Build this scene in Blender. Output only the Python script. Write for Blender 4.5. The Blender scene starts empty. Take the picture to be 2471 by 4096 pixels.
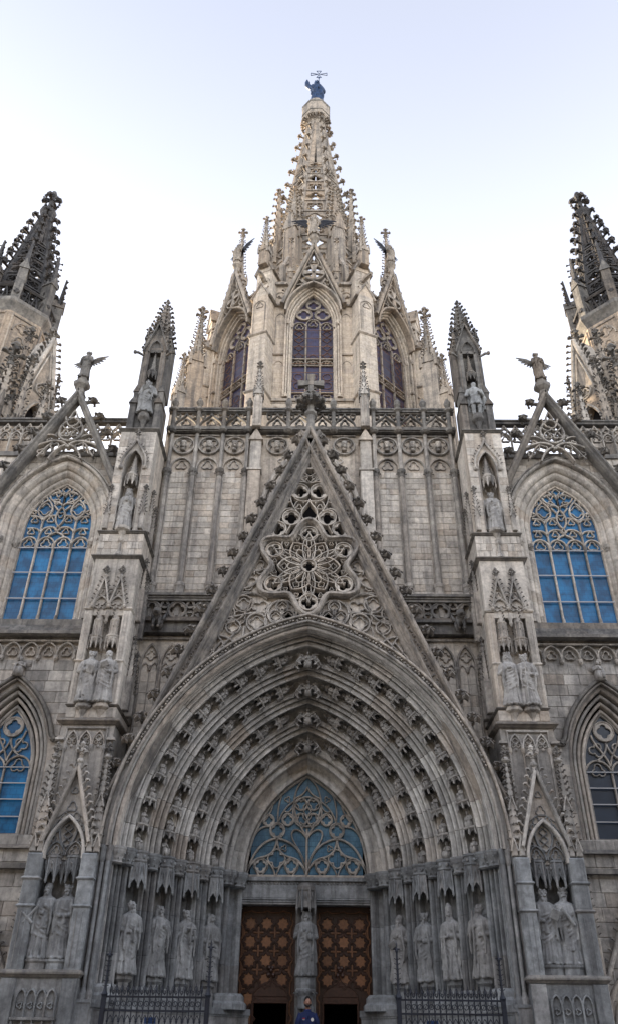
import bpy, bmesh, math, random
from mathutils import Vector, Matrix
from math import pi, sin, cos, sqrt, acos, asin, atan2, radians
random.seed(7)
sc = bpy.context.scene
COL = sc.collection

# ------------------------------------------------------------------ camera
cam = bpy.data.cameras.new('camera')
cam.sensor_fit = 'VERTICAL'; cam.sensor_height = 24.0
cam.lens = 24.0 * 3150.0 / 4096.0
cam.clip_start = 0.1; cam.clip_end = 3000.0
cam_o = bpy.data.objects.new('camera', cam); COL.objects.link(cam_o)
TH, ROLL, YAW = radians(34.5), radians(0.72), radians(-0.71)
fwd = Vector((sin(YAW) * cos(TH), cos(YAW) * cos(TH), sin(TH)))
rgt = Vector((cos(YAW), -sin(YAW), 0.0))
up = rgt.cross(fwd)
r2 = rgt * cos(ROLL) + up * sin(ROLL)
u2 = up * cos(ROLL) - rgt * sin(ROLL)
cam_o.matrix_world = Matrix(((r2.x, u2.x, -fwd.x, 0.23), (r2.y, u2.y, -fwd.y, 0.0), (r2.z, u2.z, -fwd.z, 1.6), (0, 0, 0, 1)))
sc.camera = cam_o

# ------------------------------------------------------------------ sky, sun, exposure
HAZE = 2.3
SUN_EL, SUN_AZ = radians(12.5), radians(-42)      # azimuth from +Y towards +X: behind the church, a little left
world = bpy.data.worlds.new('World'); sc.world = world; world.use_nodes = True
nt = world.node_tree
sky = nt.nodes.new('ShaderNodeTexSky'); sky.sky_type = 'NISHITA'; sky.sun_disc = False
sky.sun_elevation = SUN_EL; sky.sun_rotation = SUN_AZ
sky.altitude = 0; sky.air_density = 1.0; sky.dust_density = 2.5; sky.ozone_density = 1.2
bg = nt.nodes['Background']; bg.inputs['Strength'].default_value = 0.13
# haze all round the sky, its warm horizon brightened to light the church front
def wn(t, **kw):
    n = nt.nodes.new(t)
    for k, v in kw.items(): setattr(n, k, v)
    return n
tcw = wn('ShaderNodeTexCoord'); sxyz = wn('ShaderNodeSeparateXYZ'); nt.links.new(tcw.outputs['Generated'], sxyz.inputs[0])
mx = wn('ShaderNodeMath', operation='MAXIMUM'); mx.inputs[1].default_value = 0.0; nt.links.new(sxyz.outputs[2], mx.inputs[0])
inv = wn('ShaderNodeMath', operation='SUBTRACT'); inv.inputs[0].default_value = 1.0; nt.links.new(mx.outputs[0], inv.inputs[1])
pw = wn('ShaderNodeMath', operation='POWER'); pw.inputs[1].default_value = 1.6; nt.links.new(inv.outputs[0], pw.inputs[0])
ma = wn('ShaderNodeMath', operation='MULTIPLY_ADD'); ma.inputs[1].default_value = HAZE * 3.0; ma.inputs[2].default_value = HAZE * 0.49; nt.links.new(pw.outputs[0], ma.inputs[0])
cm = wn('ShaderNodeMix', data_type='RGBA'); nt.links.new(pw.outputs[0], cm.inputs[0]); cm.inputs[6].default_value = (0.855, 0.874, 1.015, 1); cm.inputs[7].default_value = (1.06, 1.0, 0.91, 1)
vs_ = wn('ShaderNodeVectorMath', operation='SCALE'); nt.links.new(cm.outputs[2], vs_.inputs[0]); nt.links.new(ma.outputs[0], vs_.inputs[3])
hz = wn('ShaderNodeMix', data_type='RGBA'); hz.inputs[0].default_value = 0.80
nt.links.new(sky.outputs['Color'], hz.inputs[6]); nt.links.new(vs_.outputs[0], hz.inputs[7]); nt.links.new(hz.outputs[2], bg.inputs['Color'])
sun = bpy.data.lights.new('sun', 'SUN'); sun.energy = 3.0; sun.angle = radians(0.5); sun.color = (1.0, 0.80, 0.56)
sun_o = bpy.data.objects.new('sun', sun); COL.objects.link(sun_o)
sd = Vector((sin(SUN_AZ) * cos(SUN_EL), cos(SUN_AZ) * cos(SUN_EL), sin(SUN_EL)))
sun_o.rotation_euler = sd.to_track_quat('Z', 'Y').to_euler()
sun_o.location = (-10, 60, 60)
sc.view_settings.view_transform = 'Standard'; sc.view_settings.look = 'None'
sc.view_settings.gamma = 1.0; sc.view_settings.use_curve_mapping = False
sc.view_settings.exposure = 2.5
sc.cycles.max_bounces = 6; sc.cycles.diffuse_bounces = 4; sc.cycles.glossy_bounces = 2
sc.cycles.transmission_bounces = 2; sc.cycles.transparent_max_bounces = 4

# ------------------------------------------------------------------ materials
def _n(nt, t, **kw):
    n = nt.nodes.new(t)
    for k, v in kw.items(): setattr(n, k, v)
    return n
def base_mat(name):
    m = bpy.data.materials.new(name); m.use_nodes = True
    return m, m.node_tree, m.node_tree.nodes['Principled BSDF']
def mixc(nt, fac, a, b, blend='MIX'):
    n = _n(nt, 'ShaderNodeMix', data_type='RGBA', blend_type=blend)
    for sock, val in ((n.inputs['Factor'], fac), (n.inputs[6], a), (n.inputs[7], b)):
        if isinstance(val, bpy.types.NodeSocket): nt.links.new(val, sock)
        elif isinstance(val, (int, float)): sock.default_value = val
        else: sock.default_value = (*val, 1) if len(val) == 3 else val
    return n.outputs[2]
def ramp(nt, src, lo, hi, a=0.0, b=1.0):
    n = _n(nt, 'ShaderNodeMapRange'); n.inputs[1].default_value = lo; n.inputs[2].default_value = hi
    n.inputs[3].default_value = a; n.inputs[4].default_value = b; n.interpolation_type = 'SMOOTHSTEP'
    nt.links.new(src, n.inputs[0]); return n.outputs[0]
def stone(name, c1, c2, dark=(0.07, 0.07, 0.075), soot=0.35, var=0.35, warm=(0.42, 0.27, 0.14), warmth=0.12, fine=9.0, bump=0.35, joints=None):
    m, nt, p = base_mat(name)
    geo = _n(nt, 'ShaderNodeNewGeometry'); oi = _n(nt, 'ShaderNodeObjectInfo')
    pos = geo.outputs['Position']
    def noise(scale, detail=4, rough=0.6, vec=pos, sc3=None):
        if sc3:
            mp = _n(nt, 'ShaderNodeVectorMath', operation='MULTIPLY'); nt.links.new(vec, mp.inputs[0]); mp.inputs[1].default_value = sc3; vec = mp.outputs[0]
        n = _n(nt, 'ShaderNodeTexNoise'); n.inputs['Scale'].default_value = scale; n.inputs['Detail'].default_value = detail
        n.inputs['Roughness'].default_value = rough; nt.links.new(vec, n.inputs['Vector']); return n.outputs[0]
    big = noise(0.55, 5); mid = noise(2.3, 4); fin = noise(fine, 5, 0.7)
    streak = noise(1.0, 5, 0.65, sc3=(4.2, 4.2, 0.30))
    col = mixc(nt, ramp(nt, mid, 0.32, 0.68), c1, c2)
    # every stone its own tone
    ad = _n(nt, 'ShaderNodeMath', operation='ADD'); nt.links.new(oi.outputs['Random'], ad.inputs[0]); nt.links.new(geo.outputs['Random Per Island'], ad.inputs[1])
    fr = _n(nt, 'ShaderNodeMath', operation='FRACT'); nt.links.new(ad.outputs[0], fr.inputs[0])
    wn = _n(nt, 'ShaderNodeTexWhiteNoise', noise_dimensions='1D'); nt.links.new(ad.outputs[0], wn.inputs['W'])
    tone = ramp(nt, fr.outputs[0], 0, 1, 1 - var, 1 + var * 0.75)
    tc = _n(nt, 'ShaderNodeCombineColor')
    for i in range(3): nt.links.new(tone, tc.inputs[i])
    col = mixc(nt, 1.0, col, tc.outputs[0], 'MULTIPLY')
    wf = _n(nt, 'ShaderNodeMath', operation='MULTIPLY'); nt.links.new(ramp(nt, wn.outputs['Value'], 0.55, 1.0), wf.inputs[0]); wf.inputs[1].default_value = warmth * 2
    col = mixc(nt, wf.outputs[0], col, warm)
    wf2 = _n(nt, 'ShaderNodeMath', operation='MULTIPLY'); nt.links.new(ramp(nt, big, 0.55, 0.75), wf2.inputs[0]); wf2.inputs[1].default_value = warmth
    col = mixc(nt, wf2.outputs[0], col, warm)
    # soot: long streaks and patches
    sf = _n(nt, 'ShaderNodeMath', operation='MULTIPLY'); nt.links.new(ramp(nt, streak, 0.46, 0.66), sf.inputs[0]); sf.inputs[1].default_value = soot
    col = mixc(nt, sf.outputs[0], col, dark)
    sf2 = _n(nt, 'ShaderNodeMath', operation='MULTIPLY'); nt.links.new(ramp(nt, noise(1.4, 7, 0.75), 0.50, 0.66), sf2.inputs[0]); sf2.inputs[1].default_value = soot * 0.8
    col = mixc(nt, sf2.outputs[0], col, dark)
    run = noise(1.0, 3, 0.5, sc3=(9.0, 9.0, 0.12))      # thin run-off lines
    sf3 = _n(nt, 'ShaderNodeMath', operation='MULTIPLY'); nt.links.new(ramp(nt, run, 0.56, 0.70), sf3.inputs[0]); sf3.inputs[1].default_value = soot * 0.7
    col = mixc(nt, sf3.outputs[0], col, dark)
    ff = ramp(nt, fin, 0.25, 0.75, 0.74, 1.20)
    fc = _n(nt, 'ShaderNodeCombineColor')
    for i in range(3): nt.links.new(ff, fc.inputs[i])
    col = mixc(nt, 1.0, col, fc.outputs[0], 'MULTIPLY')
    bp = _n(nt, 'ShaderNodeBump'); bp.inputs['Strength'].default_value = bump; bp.inputs['Distance'].default_value = 0.03
    hgt = noise(fine * 1.6, 6, 0.7)
    if joints:
        bw, bh = joints
        mp = _n(nt, 'ShaderNodeSeparateXYZ'); nt.links.new(pos, mp.inputs[0])
        s1 = _n(nt, 'ShaderNodeMath', operation='ADD'); nt.links.new(mp.outputs[0], s1.inputs[0]); nt.links.new(mp.outputs[1], s1.inputs[1])
        cb = _n(nt, 'ShaderNodeCombineXYZ'); nt.links.new(s1.outputs[0], cb.inputs[0]); nt.links.new(mp.outputs[2], cb.inputs[1])
        br = _n(nt, 'ShaderNodeTexBrick'); nt.links.new(cb.outputs[0], br.inputs['Vector'])
        br.inputs['Scale'].default_value = 1.0; br.inputs['Brick Width'].default_value = bw; br.inputs['Row Height'].default_value = bh
        br.inputs['Mortar Size'].default_value = 0.012; br.inputs['Mortar Smooth'].default_value = 0.2
        br.inputs['Color1'].default_value = (0.94, 0.94, 0.95, 1); br.inputs['Color2'].default_value = (1.05, 1.04, 1.01, 1); br.inputs['Mortar'].default_value = (0.80, 0.78, 0.75, 1)
        col = mixc(nt, 1.0, col, br.outputs['Color'], 'MULTIPLY')
        h2 = _n(nt, 'ShaderNodeMath', operation='SUBTRACT'); nt.links.new(hgt, h2.inputs[0]); nt.links.new(br.outputs['Fac'], h2.inputs[1]); hgt = h2.outputs[0]
    nt.links.new(hgt, bp.inputs['Height'])
    nt.links.new(bp.outputs[0], p.inputs['Normal']); nt.links.new(col, p.inputs['Base Color'])
    p.inputs['Roughness'].default_value = 0.92; p.inputs['Specular IOR Level'].default_value = 0.25
    return m
def plain(name, c, rough=0.6, metal=0.0, spec=0.5, vary=0.25, scale=6.0, c2=None, bump=0.15, leads=None):
    m, nt, p = base_mat(name)
    geo = _n(nt, 'ShaderNodeNewGeometry'); oi = _n(nt, 'ShaderNodeObjectInfo')
    n = _n(nt, 'ShaderNodeTexNoise'); n.inputs['Scale'].default_value = scale; n.inputs['Detail'].default_value = 5; nt.links.new(geo.outputs['Position'], n.inputs['Vector'])
    c2 = c2 or tuple(x * (1 - vary) for x in c)
    col = mixc(nt, ramp(nt, n.outputs[0], 0.36, 0.64), c, c2)
    tone = ramp(nt, oi.outputs['Random'], 0, 1, 1 - vary * 0.6, 1 + vary * 0.6)
    tc = _n(nt, 'ShaderNodeCombineColor')
    for i in range(3): nt.links.new(tone, tc.inputs[i])
    col = mixc(nt, 1.0, col, tc.outputs[0], 'MULTIPLY')
    if leads:
        mp = _n(nt, 'ShaderNodeSeparateXYZ'); nt.links.new(geo.outputs['Position'], mp.inputs[0]); cb = _n(nt, 'ShaderNodeCombineXYZ'); nt.links.new(mp.outputs[0], cb.inputs[0]); nt.links.new(mp.outputs[2], cb.inputs[1])
        br = _n(nt, 'ShaderNodeTexBrick'); nt.links.new(cb.outputs[0], br.inputs['Vector']); br.inputs['Scale'].default_value = 1.0; br.offset = 0.5
        br.inputs['Brick Width'].default_value = leads[0]; br.inputs['Row Height'].default_value = leads[1]; br.inputs['Mortar Size'].default_value = 0.008
        br.inputs['Color1'].default_value = (0.92, 0.93, 0.95, 1); br.inputs['Color2'].default_value = (1.08, 1.07, 1.05, 1); br.inputs['Mortar'].default_value = (0.72, 0.72, 0.75, 1)
        col = mixc(nt, 1.0, col, br.outputs['Color'], 'MULTIPLY')
    nt.links.new(col, p.inputs['Base Color'])
    bp = _n(nt, 'ShaderNodeBump'); bp.inputs['Strength'].default_value = bump; bp.inputs['Distance'].default_value = 0.02
    nt.links.new(n.outputs[0], bp.inputs['Height']); nt.links.new(bp.outputs[0], p.inputs['Normal'])
    p.inputs['Roughness'].default_value = rough; p.inputs['Metallic'].default_value = metal; p.inputs['Specular IOR Level'].default_value = spec
    return m
M = {}
M['wall'] = stone('facade_stone', (0.57, 0.53, 0.475), (0.47, 0.44, 0.40), soot=0.42, var=0.20, warmth=0.10)
M['carved'] = stone('carved_stone', (0.46, 0.43, 0.39), (0.31, 0.295, 0.275), soot=0.62, var=0.18, warmth=0.06)
M['portal'] = stone('portal_stone_shaded', (0.275, 0.292, 0.305), (0.18, 0.194, 0.206), soot=0.5, var=0.2, warmth=0.05)  # greyer, bluer stone: the shade at the front's foot is put into the colour
M['arch'] = stone('arch_stone', (0.56, 0.555, 0.535), (0.44, 0.44, 0.43), soot=0.36, var=0.26, warmth=0.12)
M['low'] = stone('shaded_wall_stone', (0.44, 0.42, 0.39), (0.33, 0.32, 0.305), soot=0.42, var=0.24, warmth=0.08)  # wall stone darkened for the lower front, its shade painted into the colour
M['gable_rim'] = stone('gable_rim_stone', (0.33, 0.305, 0.275), (0.205, 0.195, 0.182), soot=0.6, var=0.16, warmth=0.05)
M['trim'] = stone('weathered_trim', (0.24, 0.228, 0.21), (0.14, 0.136, 0.13), soot=0.55, var=0.15, warmth=0.05)
M['dark'] = stone('blackened_stone', (0.19, 0.182, 0.170), (0.105, 0.103, 0.102), dark=(0.035, 0.036, 0.04), soot=0.6, var=0.2, warmth=0.06)
M['black'] = stone('sooty_spire_stone', (0.085, 0.084, 0.086), (0.05, 0.05, 0.054), dark=(0.022, 0.024, 0.03), soot=0.5, var=0.2, warmth=0.03)
M['pale'] = stone('pale_tower_stone', (0.54, 0.48, 0.41), (0.45, 0.405, 0.355), soot=0.34, var=0.10, warmth=0.10, joints=(0.55, 0.27))
M['side_body'] = stone('side_tower_stone', (0.40, 0.345, 0.29), (0.31, 0.275, 0.24), soot=0.5, var=0.12, warmth=0.10, joints=(0.55, 0.27))
M['pale_carved'] = stone('pale_carved_stone', (0.38, 0.335, 0.285), (0.25, 0.225, 0.198), soot=0.6, var=0.15, warmth=0.12)
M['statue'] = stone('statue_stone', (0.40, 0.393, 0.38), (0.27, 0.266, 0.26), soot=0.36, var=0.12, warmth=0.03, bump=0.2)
M['statue_shaded'] = stone('shaded_statue_stone', (0.31, 0.322, 0.33), (0.205, 0.215, 0.222), soot=0.36, var=0.12, warmth=0.03, bump=0.2)  # darker, bluer copy of the statue stone, with shade built into its colour
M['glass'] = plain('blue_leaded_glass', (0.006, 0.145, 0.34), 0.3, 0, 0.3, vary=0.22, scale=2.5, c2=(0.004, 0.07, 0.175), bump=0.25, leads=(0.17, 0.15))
M['glass_tym'] = plain('pale_blue_glass', (0.07, 0.175, 0.265), 0.25, 0, 0.35, vary=0.35, scale=3.0, c2=(0.032, 0.105, 0.18), bump=0.25, leads=(0.11, 0.14))
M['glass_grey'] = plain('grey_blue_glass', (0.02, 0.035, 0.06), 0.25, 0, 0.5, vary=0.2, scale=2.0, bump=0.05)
M['glass_violet'] = plain('violet_stained_glass', (0.026, 0.026, 0.062), 0.35, 0, 0.4, vary=0.5, scale=7.0, c2=(0.034, 0.022, 0.040), bump=0.2, leads=(0.2, 0.2))
M['lead'] = plain('window_bar_metal', (0.33, 0.34, 0.36), 0.5, 0.2, 0.4, vary=0.1)
M['void'] = plain('dark_interior', (0.012, 0.011, 0.012), 0.9, 0, 0.1)
M['iron'] = plain('wrought_iron', (0.018, 0.022, 0.034), 0.5, 0.3, 0.4, vary=0.2)
M['bronze'] = plain('blue_green_bronze', (0.006, 0.040, 0.125), 0.5, 0.3, 0.5, vary=0.5, scale=4.0)
M['bronze_dark'] = plain('dark_bronze_wing', (0.018, 0.020, 0.028), 0.5, 0.4, 0.5, vary=0.4)
M['wood'] = plain('dark_brown_wood', (0.044, 0.019, 0.012), 0.45, 0, 0.4, vary=0.35, scale=14.0)
M['wood_mid'] = plain('brown_wood', (0.16, 0.075, 0.038), 0.5, 0, 0.4, vary=0.3, scale=14.0)
M['wood_light'] = plain('ochre_wood_panel', (0.20, 0.092, 0.042), 0.5, 0, 0.4, vary=0.28, scale=16.0)
M['bone'] = M['trim']

# ------------------------------------------------------------------ mesh helpers
class MB:
    def __init__(s, mir=1):
        s.v = []; s.f = []; s.m = mir; s.T = None
    def add(s, vs, fs):
        n = len(s.v)
        T = s.T; m = s.m
        for p in vs:
            if T is not None: p = T @ Vector(p)
            s.v.append((p[0] * m, p[1], p[2]))
        if m > 0: s.f += [tuple(i + n for i in f) for f in fs]
        else: s.f += [tuple(i + n for i in reversed(f)) for f in fs]
    def box(s, x0, x1, y0, y1, z0, z1):
        s.add([(x0, y0, z0), (x1, y0, z0), (x1, y1, z0), (x0, y1, z0), (x0, y0, z1), (x1, y0, z1), (x1, y1, z1), (x0, y1, z1)],
              [(0, 3, 2, 1), (4, 5, 6, 7), (0, 1, 5, 4), (1, 2, 6, 5), (2, 3, 7, 6), (3, 0, 4, 7)])
    def cbox(s, x0, x1, y0, y1, z0, z1, c=0.02):   # box with chamfered front edges
        s.add([(x0, y1, z0), (x1, y1, z0), (x1, y1, z1), (x0, y1, z1), (x0, y0 + c, z0), (x1, y0 + c, z0), (x1, y0 + c, z1), (x0, y0 + c, z1),
               (x0 + c, y0, z0 + c), (x1 - c, y0, z0 + c), (x1 - c, y0, z1 - c), (x0 + c, y0, z1 - c)],
              [(0, 3, 2, 1), (0, 1, 5, 4), (1, 2, 6, 5), (2, 3, 7, 6), (3, 0, 4, 7), (4, 5, 9, 8), (5, 6, 10, 9), (6, 7, 11, 10), (7, 4, 8, 11), (8, 9, 10, 11)])
    def loft(s, rings, closed=True, cap=True):
        k = len(rings[0]); vs = [p for r in rings for p in r]; fs = []
        for i in range(len(rings) - 1):
            for j in range(k if closed else k - 1):
                a, b = i * k + j, i * k + (j + 1) % k
                fs.append((a, b, b + k, a + k))
        if cap:
            fs.append(tuple(reversed(range(k)))); fs.append(tuple((len(rings) - 1) * k + j for j in range(k)))
        s.add(vs, fs)
    def lathe(s, prof, n=8, x=0, y=0, rot=0.0, sx=1, sy=1):
        s.loft([[(x + sx * r * cos(rot + 2 * pi * j / n), y + sy * r * sin(rot + 2 * pi * j / n), z) for j in range(n)] for r, z in prof])
    def tube(s, pts, rad, n=6, cap=True):
        pts = [Vector(p) for p in pts]
        if not isinstance(rad, (list, tuple)): rad = [rad] * len(pts)
        rings = []; ref = None
        for i, p in enumerate(pts):
            t = (pts[min(i + 1, len(pts) - 1)] - pts[max(i - 1, 0)]).normalized()
            if ref is None: ref = t.orthogonal().normalized()
            ref = (ref - t * ref.dot(t)).normalized(); b = t.cross(ref)
            rings.append([p + (ref * cos(2 * pi * j / n) + b * sin(2 * pi * j / n)) * rad[i] for j in range(n)])
        s.loft(rings, True, cap)
    def ball(s, c, r, n=6, m=4, sq=(1, 1, 1)):
        rings = []
        for i in range(m + 1):
            a = -pi / 2 + pi * i / m; rr = max(cos(a), 0.05)
            rings.append([(c[0] + sq[0] * r * rr * cos(2 * pi * j / n), c[1] + sq[1] * r * rr * sin(2 * pi * j / n), c[2] + sq[2] * r * sin(a)) for j in range(n)])
        s.loft(rings)
    def prism(s, poly, y0, y1):       # polygon in (x,z), front at y0
        n = len(poly)
        vs = [(x, y0, z) for x, z in poly] + [(x, y1, z) for x, z in poly]
        s.add(vs, [tuple(range(n)), tuple(reversed(range(n, 2 * n)))] + [(i, i + n, (i + 1) % n + n, (i + 1) % n) for i in range(n)])
    def strip(s, A, B, y0, y1, closed=False):   # solid band between two (x,z) paths
        n = len(A); vs = []
        for a, b in zip(A, B): vs += [(a[0], y0, a[1]), (b[0], y0, b[1]), (b[0], y1, b[1]), (a[0], y1, a[1])]
        fs = []
        for i in range(n if closed else n - 1):
            p, q = 4 * i, 4 * ((i + 1) % n)
            for k in range(4): fs.append((p + k, p + (k + 1) % 4, q + (k + 1) % 4, q + k))
        if not closed: fs += [(3, 2, 1, 0), (4 * n - 4, 4 * n - 3, 4 * n - 2, 4 * n - 1)]
        s.add(vs, fs)
    def sweep(s, path, prof, y, closed=False):   # profile (offset to the left, depth) along an (x,z) path
        n = len(path); rings = []
        for i, (x, z) in enumerate(path):
            if closed: a, b = path[i - 1], path[(i + 1) % n]
            else: a, b = path[max(i - 1, 0)], path[min(i + 1, n - 1)]
            d1 = (x - a[0], z - a[1]); d2 = (b[0] - x, b[1] - z)
            l1 = sqrt(d1[0] ** 2 + d1[1] ** 2) or 1e-9; l2 = sqrt(d2[0] ** 2 + d2[1] ** 2) or 1e-9
            if l1 < 1e-8: d1, l1 = d2, l2
            if l2 < 1e-8: d2, l2 = d1, l1
            n1 = (-d1[1] / l1, d1[0] / l1); n2 = (-d2[1] / l2, d2[0] / l2)
            mx, mz = n1[0] + n2[0], n1[1] + n2[1]; ml = mx * mx + mz * mz
            k = 2 / max(ml, 0.5); mx *= k; mz *= k
            rings.append([(x + mx * o, y + dd, z + mz * o) for o, dd in prof])
        if closed: rings.append(rings[0])
        s.loft(rings, True, not closed)
    def bar(s, path, w=0.08, d=0.12, y=0.0, closed=False, c=None):
        c = w * 0.3 if c is None else c; h = w / 2
        s.sweep(path, [(h, d), (h, c), (h - c * 0.8, 0), (-h + c * 0.8, 0), (-h, c), (-h, d)], y, closed)
    def foilplate(s, cx, cz, R, r, n, rot, y0, y1, seg=28):   # disc of radius R pierced by an n-foil of radius r
        A = []; B = []; rl = r * (0.45 if n == 4 else 0.49 if n == 3 else 0.37); d = r - rl
        for j in range(seg):
            t = 2 * pi * j / seg; k = round((t - rot) / (2 * pi / n)); dl = t - rot - k * 2 * pi / n
            q = d * cos(dl) + sqrt(max(rl * rl - (d * sin(dl)) ** 2, 1e-9))
            A.append((cx + R * cos(t), cz + R * sin(t))); B.append((cx + q * cos(t), cz + q * sin(t)))
        s.strip(B, A, y0, y1, True)
    def foil(s, cx, cz, r, n, rot, w, d, y, seg=24):
        B = []; rl = r * (0.45 if n == 4 else 0.49 if n == 3 else 0.37); dd = r - rl
        for j in range(seg):
            t = 2 * pi * j / seg; k = round((t - rot) / (2 * pi / n)); dl = t - rot - k * 2 * pi / n
            q = dd * cos(dl) + sqrt(max(rl * rl - (dd * sin(dl)) ** 2, 1e-9)); B.append((cx + q * cos(t), cz + q * sin(t)))
        s.bar(B, w, d, y, True)
    def archwall(s, x0, x1, z0, z1, arch, y0, y1):   # slab with an arched opening; arch = path left spring .. right spring
        xl, xr, zs = arch[0][0], arch[-1][0], arch[0][1]
        A = [(xl, z0)] + list(arch) + [(xr, z0)]
        B = [(x0, z0), (x0, zs)] + [(x, z1) for x, z in arch[1:-1]] + [(x1, zs), (x1, z0)]
        B[2] = (x0, z1); B[-3] = (x1, z1)
        s.strip(A, B, y0, y1)
def arc(cx, cz, r, a0, a1, n=12):
    return [(cx + r * cos(a0 + (a1 - a0) * i / n), cz + r * sin(a0 + (a1 - a0) * i / n)) for i in range(n + 1)]
def pointed(xc, a, zs, h, n=10):        # left spring .. apex .. right spring
    R = (a * a + h * h) / (2 * a); e = R - a; t = atan2(h, e)
    L = [(xc + e - R * cos(t * i / n), zs + R * sin(t * i / n)) for i in range(n + 1)]
    return L + [(2 * xc - x, z) for x, z in reversed(L[:-1])]
def ogee(xc, a, zs, h, n=8):
    L = []
    for i in range(n + 1):
        t = i / n
        L.append((xc - a * (1 - t) ** (0.55 if t < 0.5 else 1) * (1 if t < .5 else 1.0) if False else xc - a * cos(pi / 2 * t) ** (1.0 + 1.4 * t * t), zs + h * (0.55 * sin(pi / 2 * min(1, t * 1.15)) + 0.45 * t ** 3)))
    return L + [(2 * xc - x, z) for x, z in reversed(L[:-1])]
def circ(cx, cz, r, n=20): return [(cx + r * cos(2 * pi * i / n), cz + r * sin(2 * pi * i / n)) for i in range(n)]
def bez(p0, p1, p2, p3, n=10):
    o = []
    for i in range(n + 1):
        t = i / n; u = 1 - t
        o.append(tuple(u ** 3 * a + 3 * u * u * t * b + 3 * u * t * t * c + t ** 3 * d for a, b, c, d in zip(p0, p1, p2, p3)))
    return o
def crocket(mb, P, out, s, upv=Vector((0, 0, 1)), rich=False):
    P = Vector(P); o = Vector(out).normalized(); u = (upv - o * upv.dot(o)); u = u.normalized() if u.length > 1e-3 else Vector((0, 0, 1)); sd = o.cross(u)
    def ring(c, a, b, k=5): return [c + sd * a * cos(2 * pi * j / k) + u * b * sin(2 * pi * j / k) for j in range(k)]
    mb.loft([ring(P - o * s * 0.1, s * .16, s * .2), ring(P + o * s * .4 + u * s * .02, s * .14, s * .12), ring(P + o * s * .72 + u * s * .16, s * .34, s * .2), ring(P + o * s * .95 + u * s * .02, s * .2, s * .16), ring(P + o * s * .9 - u * s * .16, s * .08, s * .06)])
    if rich:
        for a in (-1, 1):
            c = P + o * s * .55 + sd * a * s * .34 + u * s * .02
            mb.loft([ring(c - u * s * .16, s * .1, s * .1, 4), ring(c + o * s * .14, s * .2, s * .16, 4), ring(c + u * s * .22 + o * s * .1, s * .08, s * .08, 4)])
        c = P + o * s * .6 + u * s * .34
        mb.loft([ring(c - o * s * .3, s * .12, s * .1, 4), ring(c, s * .22, s * .14, 4), ring(c + o * s * .25, s * .1, s * .08, 4)])
def finial(mb, x, y, z, s):
    mb.lathe([(s * .16, z), (s * .12, z + s * .4), (s * .2, z + s * .45), (s * .12, z + s * .55)], 6, x, y)
    for k in range(4):
        a = k * pi / 2 + pi / 4
        crocket(mb, (x, y, z + s * .62), (cos(a), sin(a), 0.15), s * .52)
    for k in range(4):
        a = k * pi / 2
        crocket(mb, (x, y, z + s * .95), (cos(a), sin(a), 0.25), s * .32)
    mb.lathe([(s * .1, z + s * .55), (s * .1, z + s * 1.05), (s * .2, z + s * 1.2), (s * .1, z + s * 1.38), (s * .02, z + s * 1.45)], 6, x, y)

# ------------------------------------------------------------------ objects
def link(name, mb, mat, parent=None, kind=None, label=None, cat=None, group=None, smooth=False):
    if name in SPLIT and parent is not None and kind is None:
        cl = clusters(mb)
        if len(cl) > 1:
            os_ = [_link(name, c, mat, parent, smooth=smooth) for c in cl]
            return os_[0]
    return _link(name, mb, mat, parent, kind, label, cat, group, smooth)
def _link(name, mb, mat, parent=None, kind=None, label=None, cat=None, group=None, smooth=False):
    me = bpy.data.meshes.new(name)
    me.from_pydata([tuple(p) for p in mb.v], [], mb.f); me.materials.append(M[mat] if isinstance(mat, str) else mat)
    if smooth: me.polygons.foreach_set('use_smooth', [True] * len(me.polygons))
    me.update()
    return put(name, me, parent, kind=kind, label=label, cat=cat, group=group)
def put(name, me, parent=None, mat4=None, kind=None, label=None, cat=None, group=None):
    o = bpy.data.objects.new(name, me); COL.objects.link(o)
    if parent is not None:
        o.parent = parent
        o.matrix_parent_inverse = Matrix.Translation(-Vector(parent.get('_w', (0, 0, 0)))) if parent.type == 'EMPTY' else Matrix.Identity(4)
    if mat4 is not None: o.matrix_basis = mat4
    if kind: o['kind'] = kind
    if label: o['label'] = label
    if cat: o['category'] = cat
    if group: o['group'] = group
    return o
def thing(name, label, cat, loc=(0, 0, 0), group=None, kind=None):
    o = bpy.data.objects.new(name, None); COL.objects.link(o); o.location = loc; o['_w'] = tuple(loc); o.empty_display_size = 0.2
    o['label'] = label; o['category'] = cat
    if group: o['group'] = group
    if kind: o['kind'] = kind
    return o
SPLIT = {'side_pinnacle', 'niche_pier', 'canopy', 'corbel', 'statue_plinth', 'twin_gablet', 'saddle_bar', 'mullion_base', 'jamb_stone', 'buttress_pier', 'blind_arch', 'cornice', 'blind_tracery', 'jamb_capital', 'rail', 'shaft_base', 'frieze_arch', 'medallion_ring'}
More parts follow.
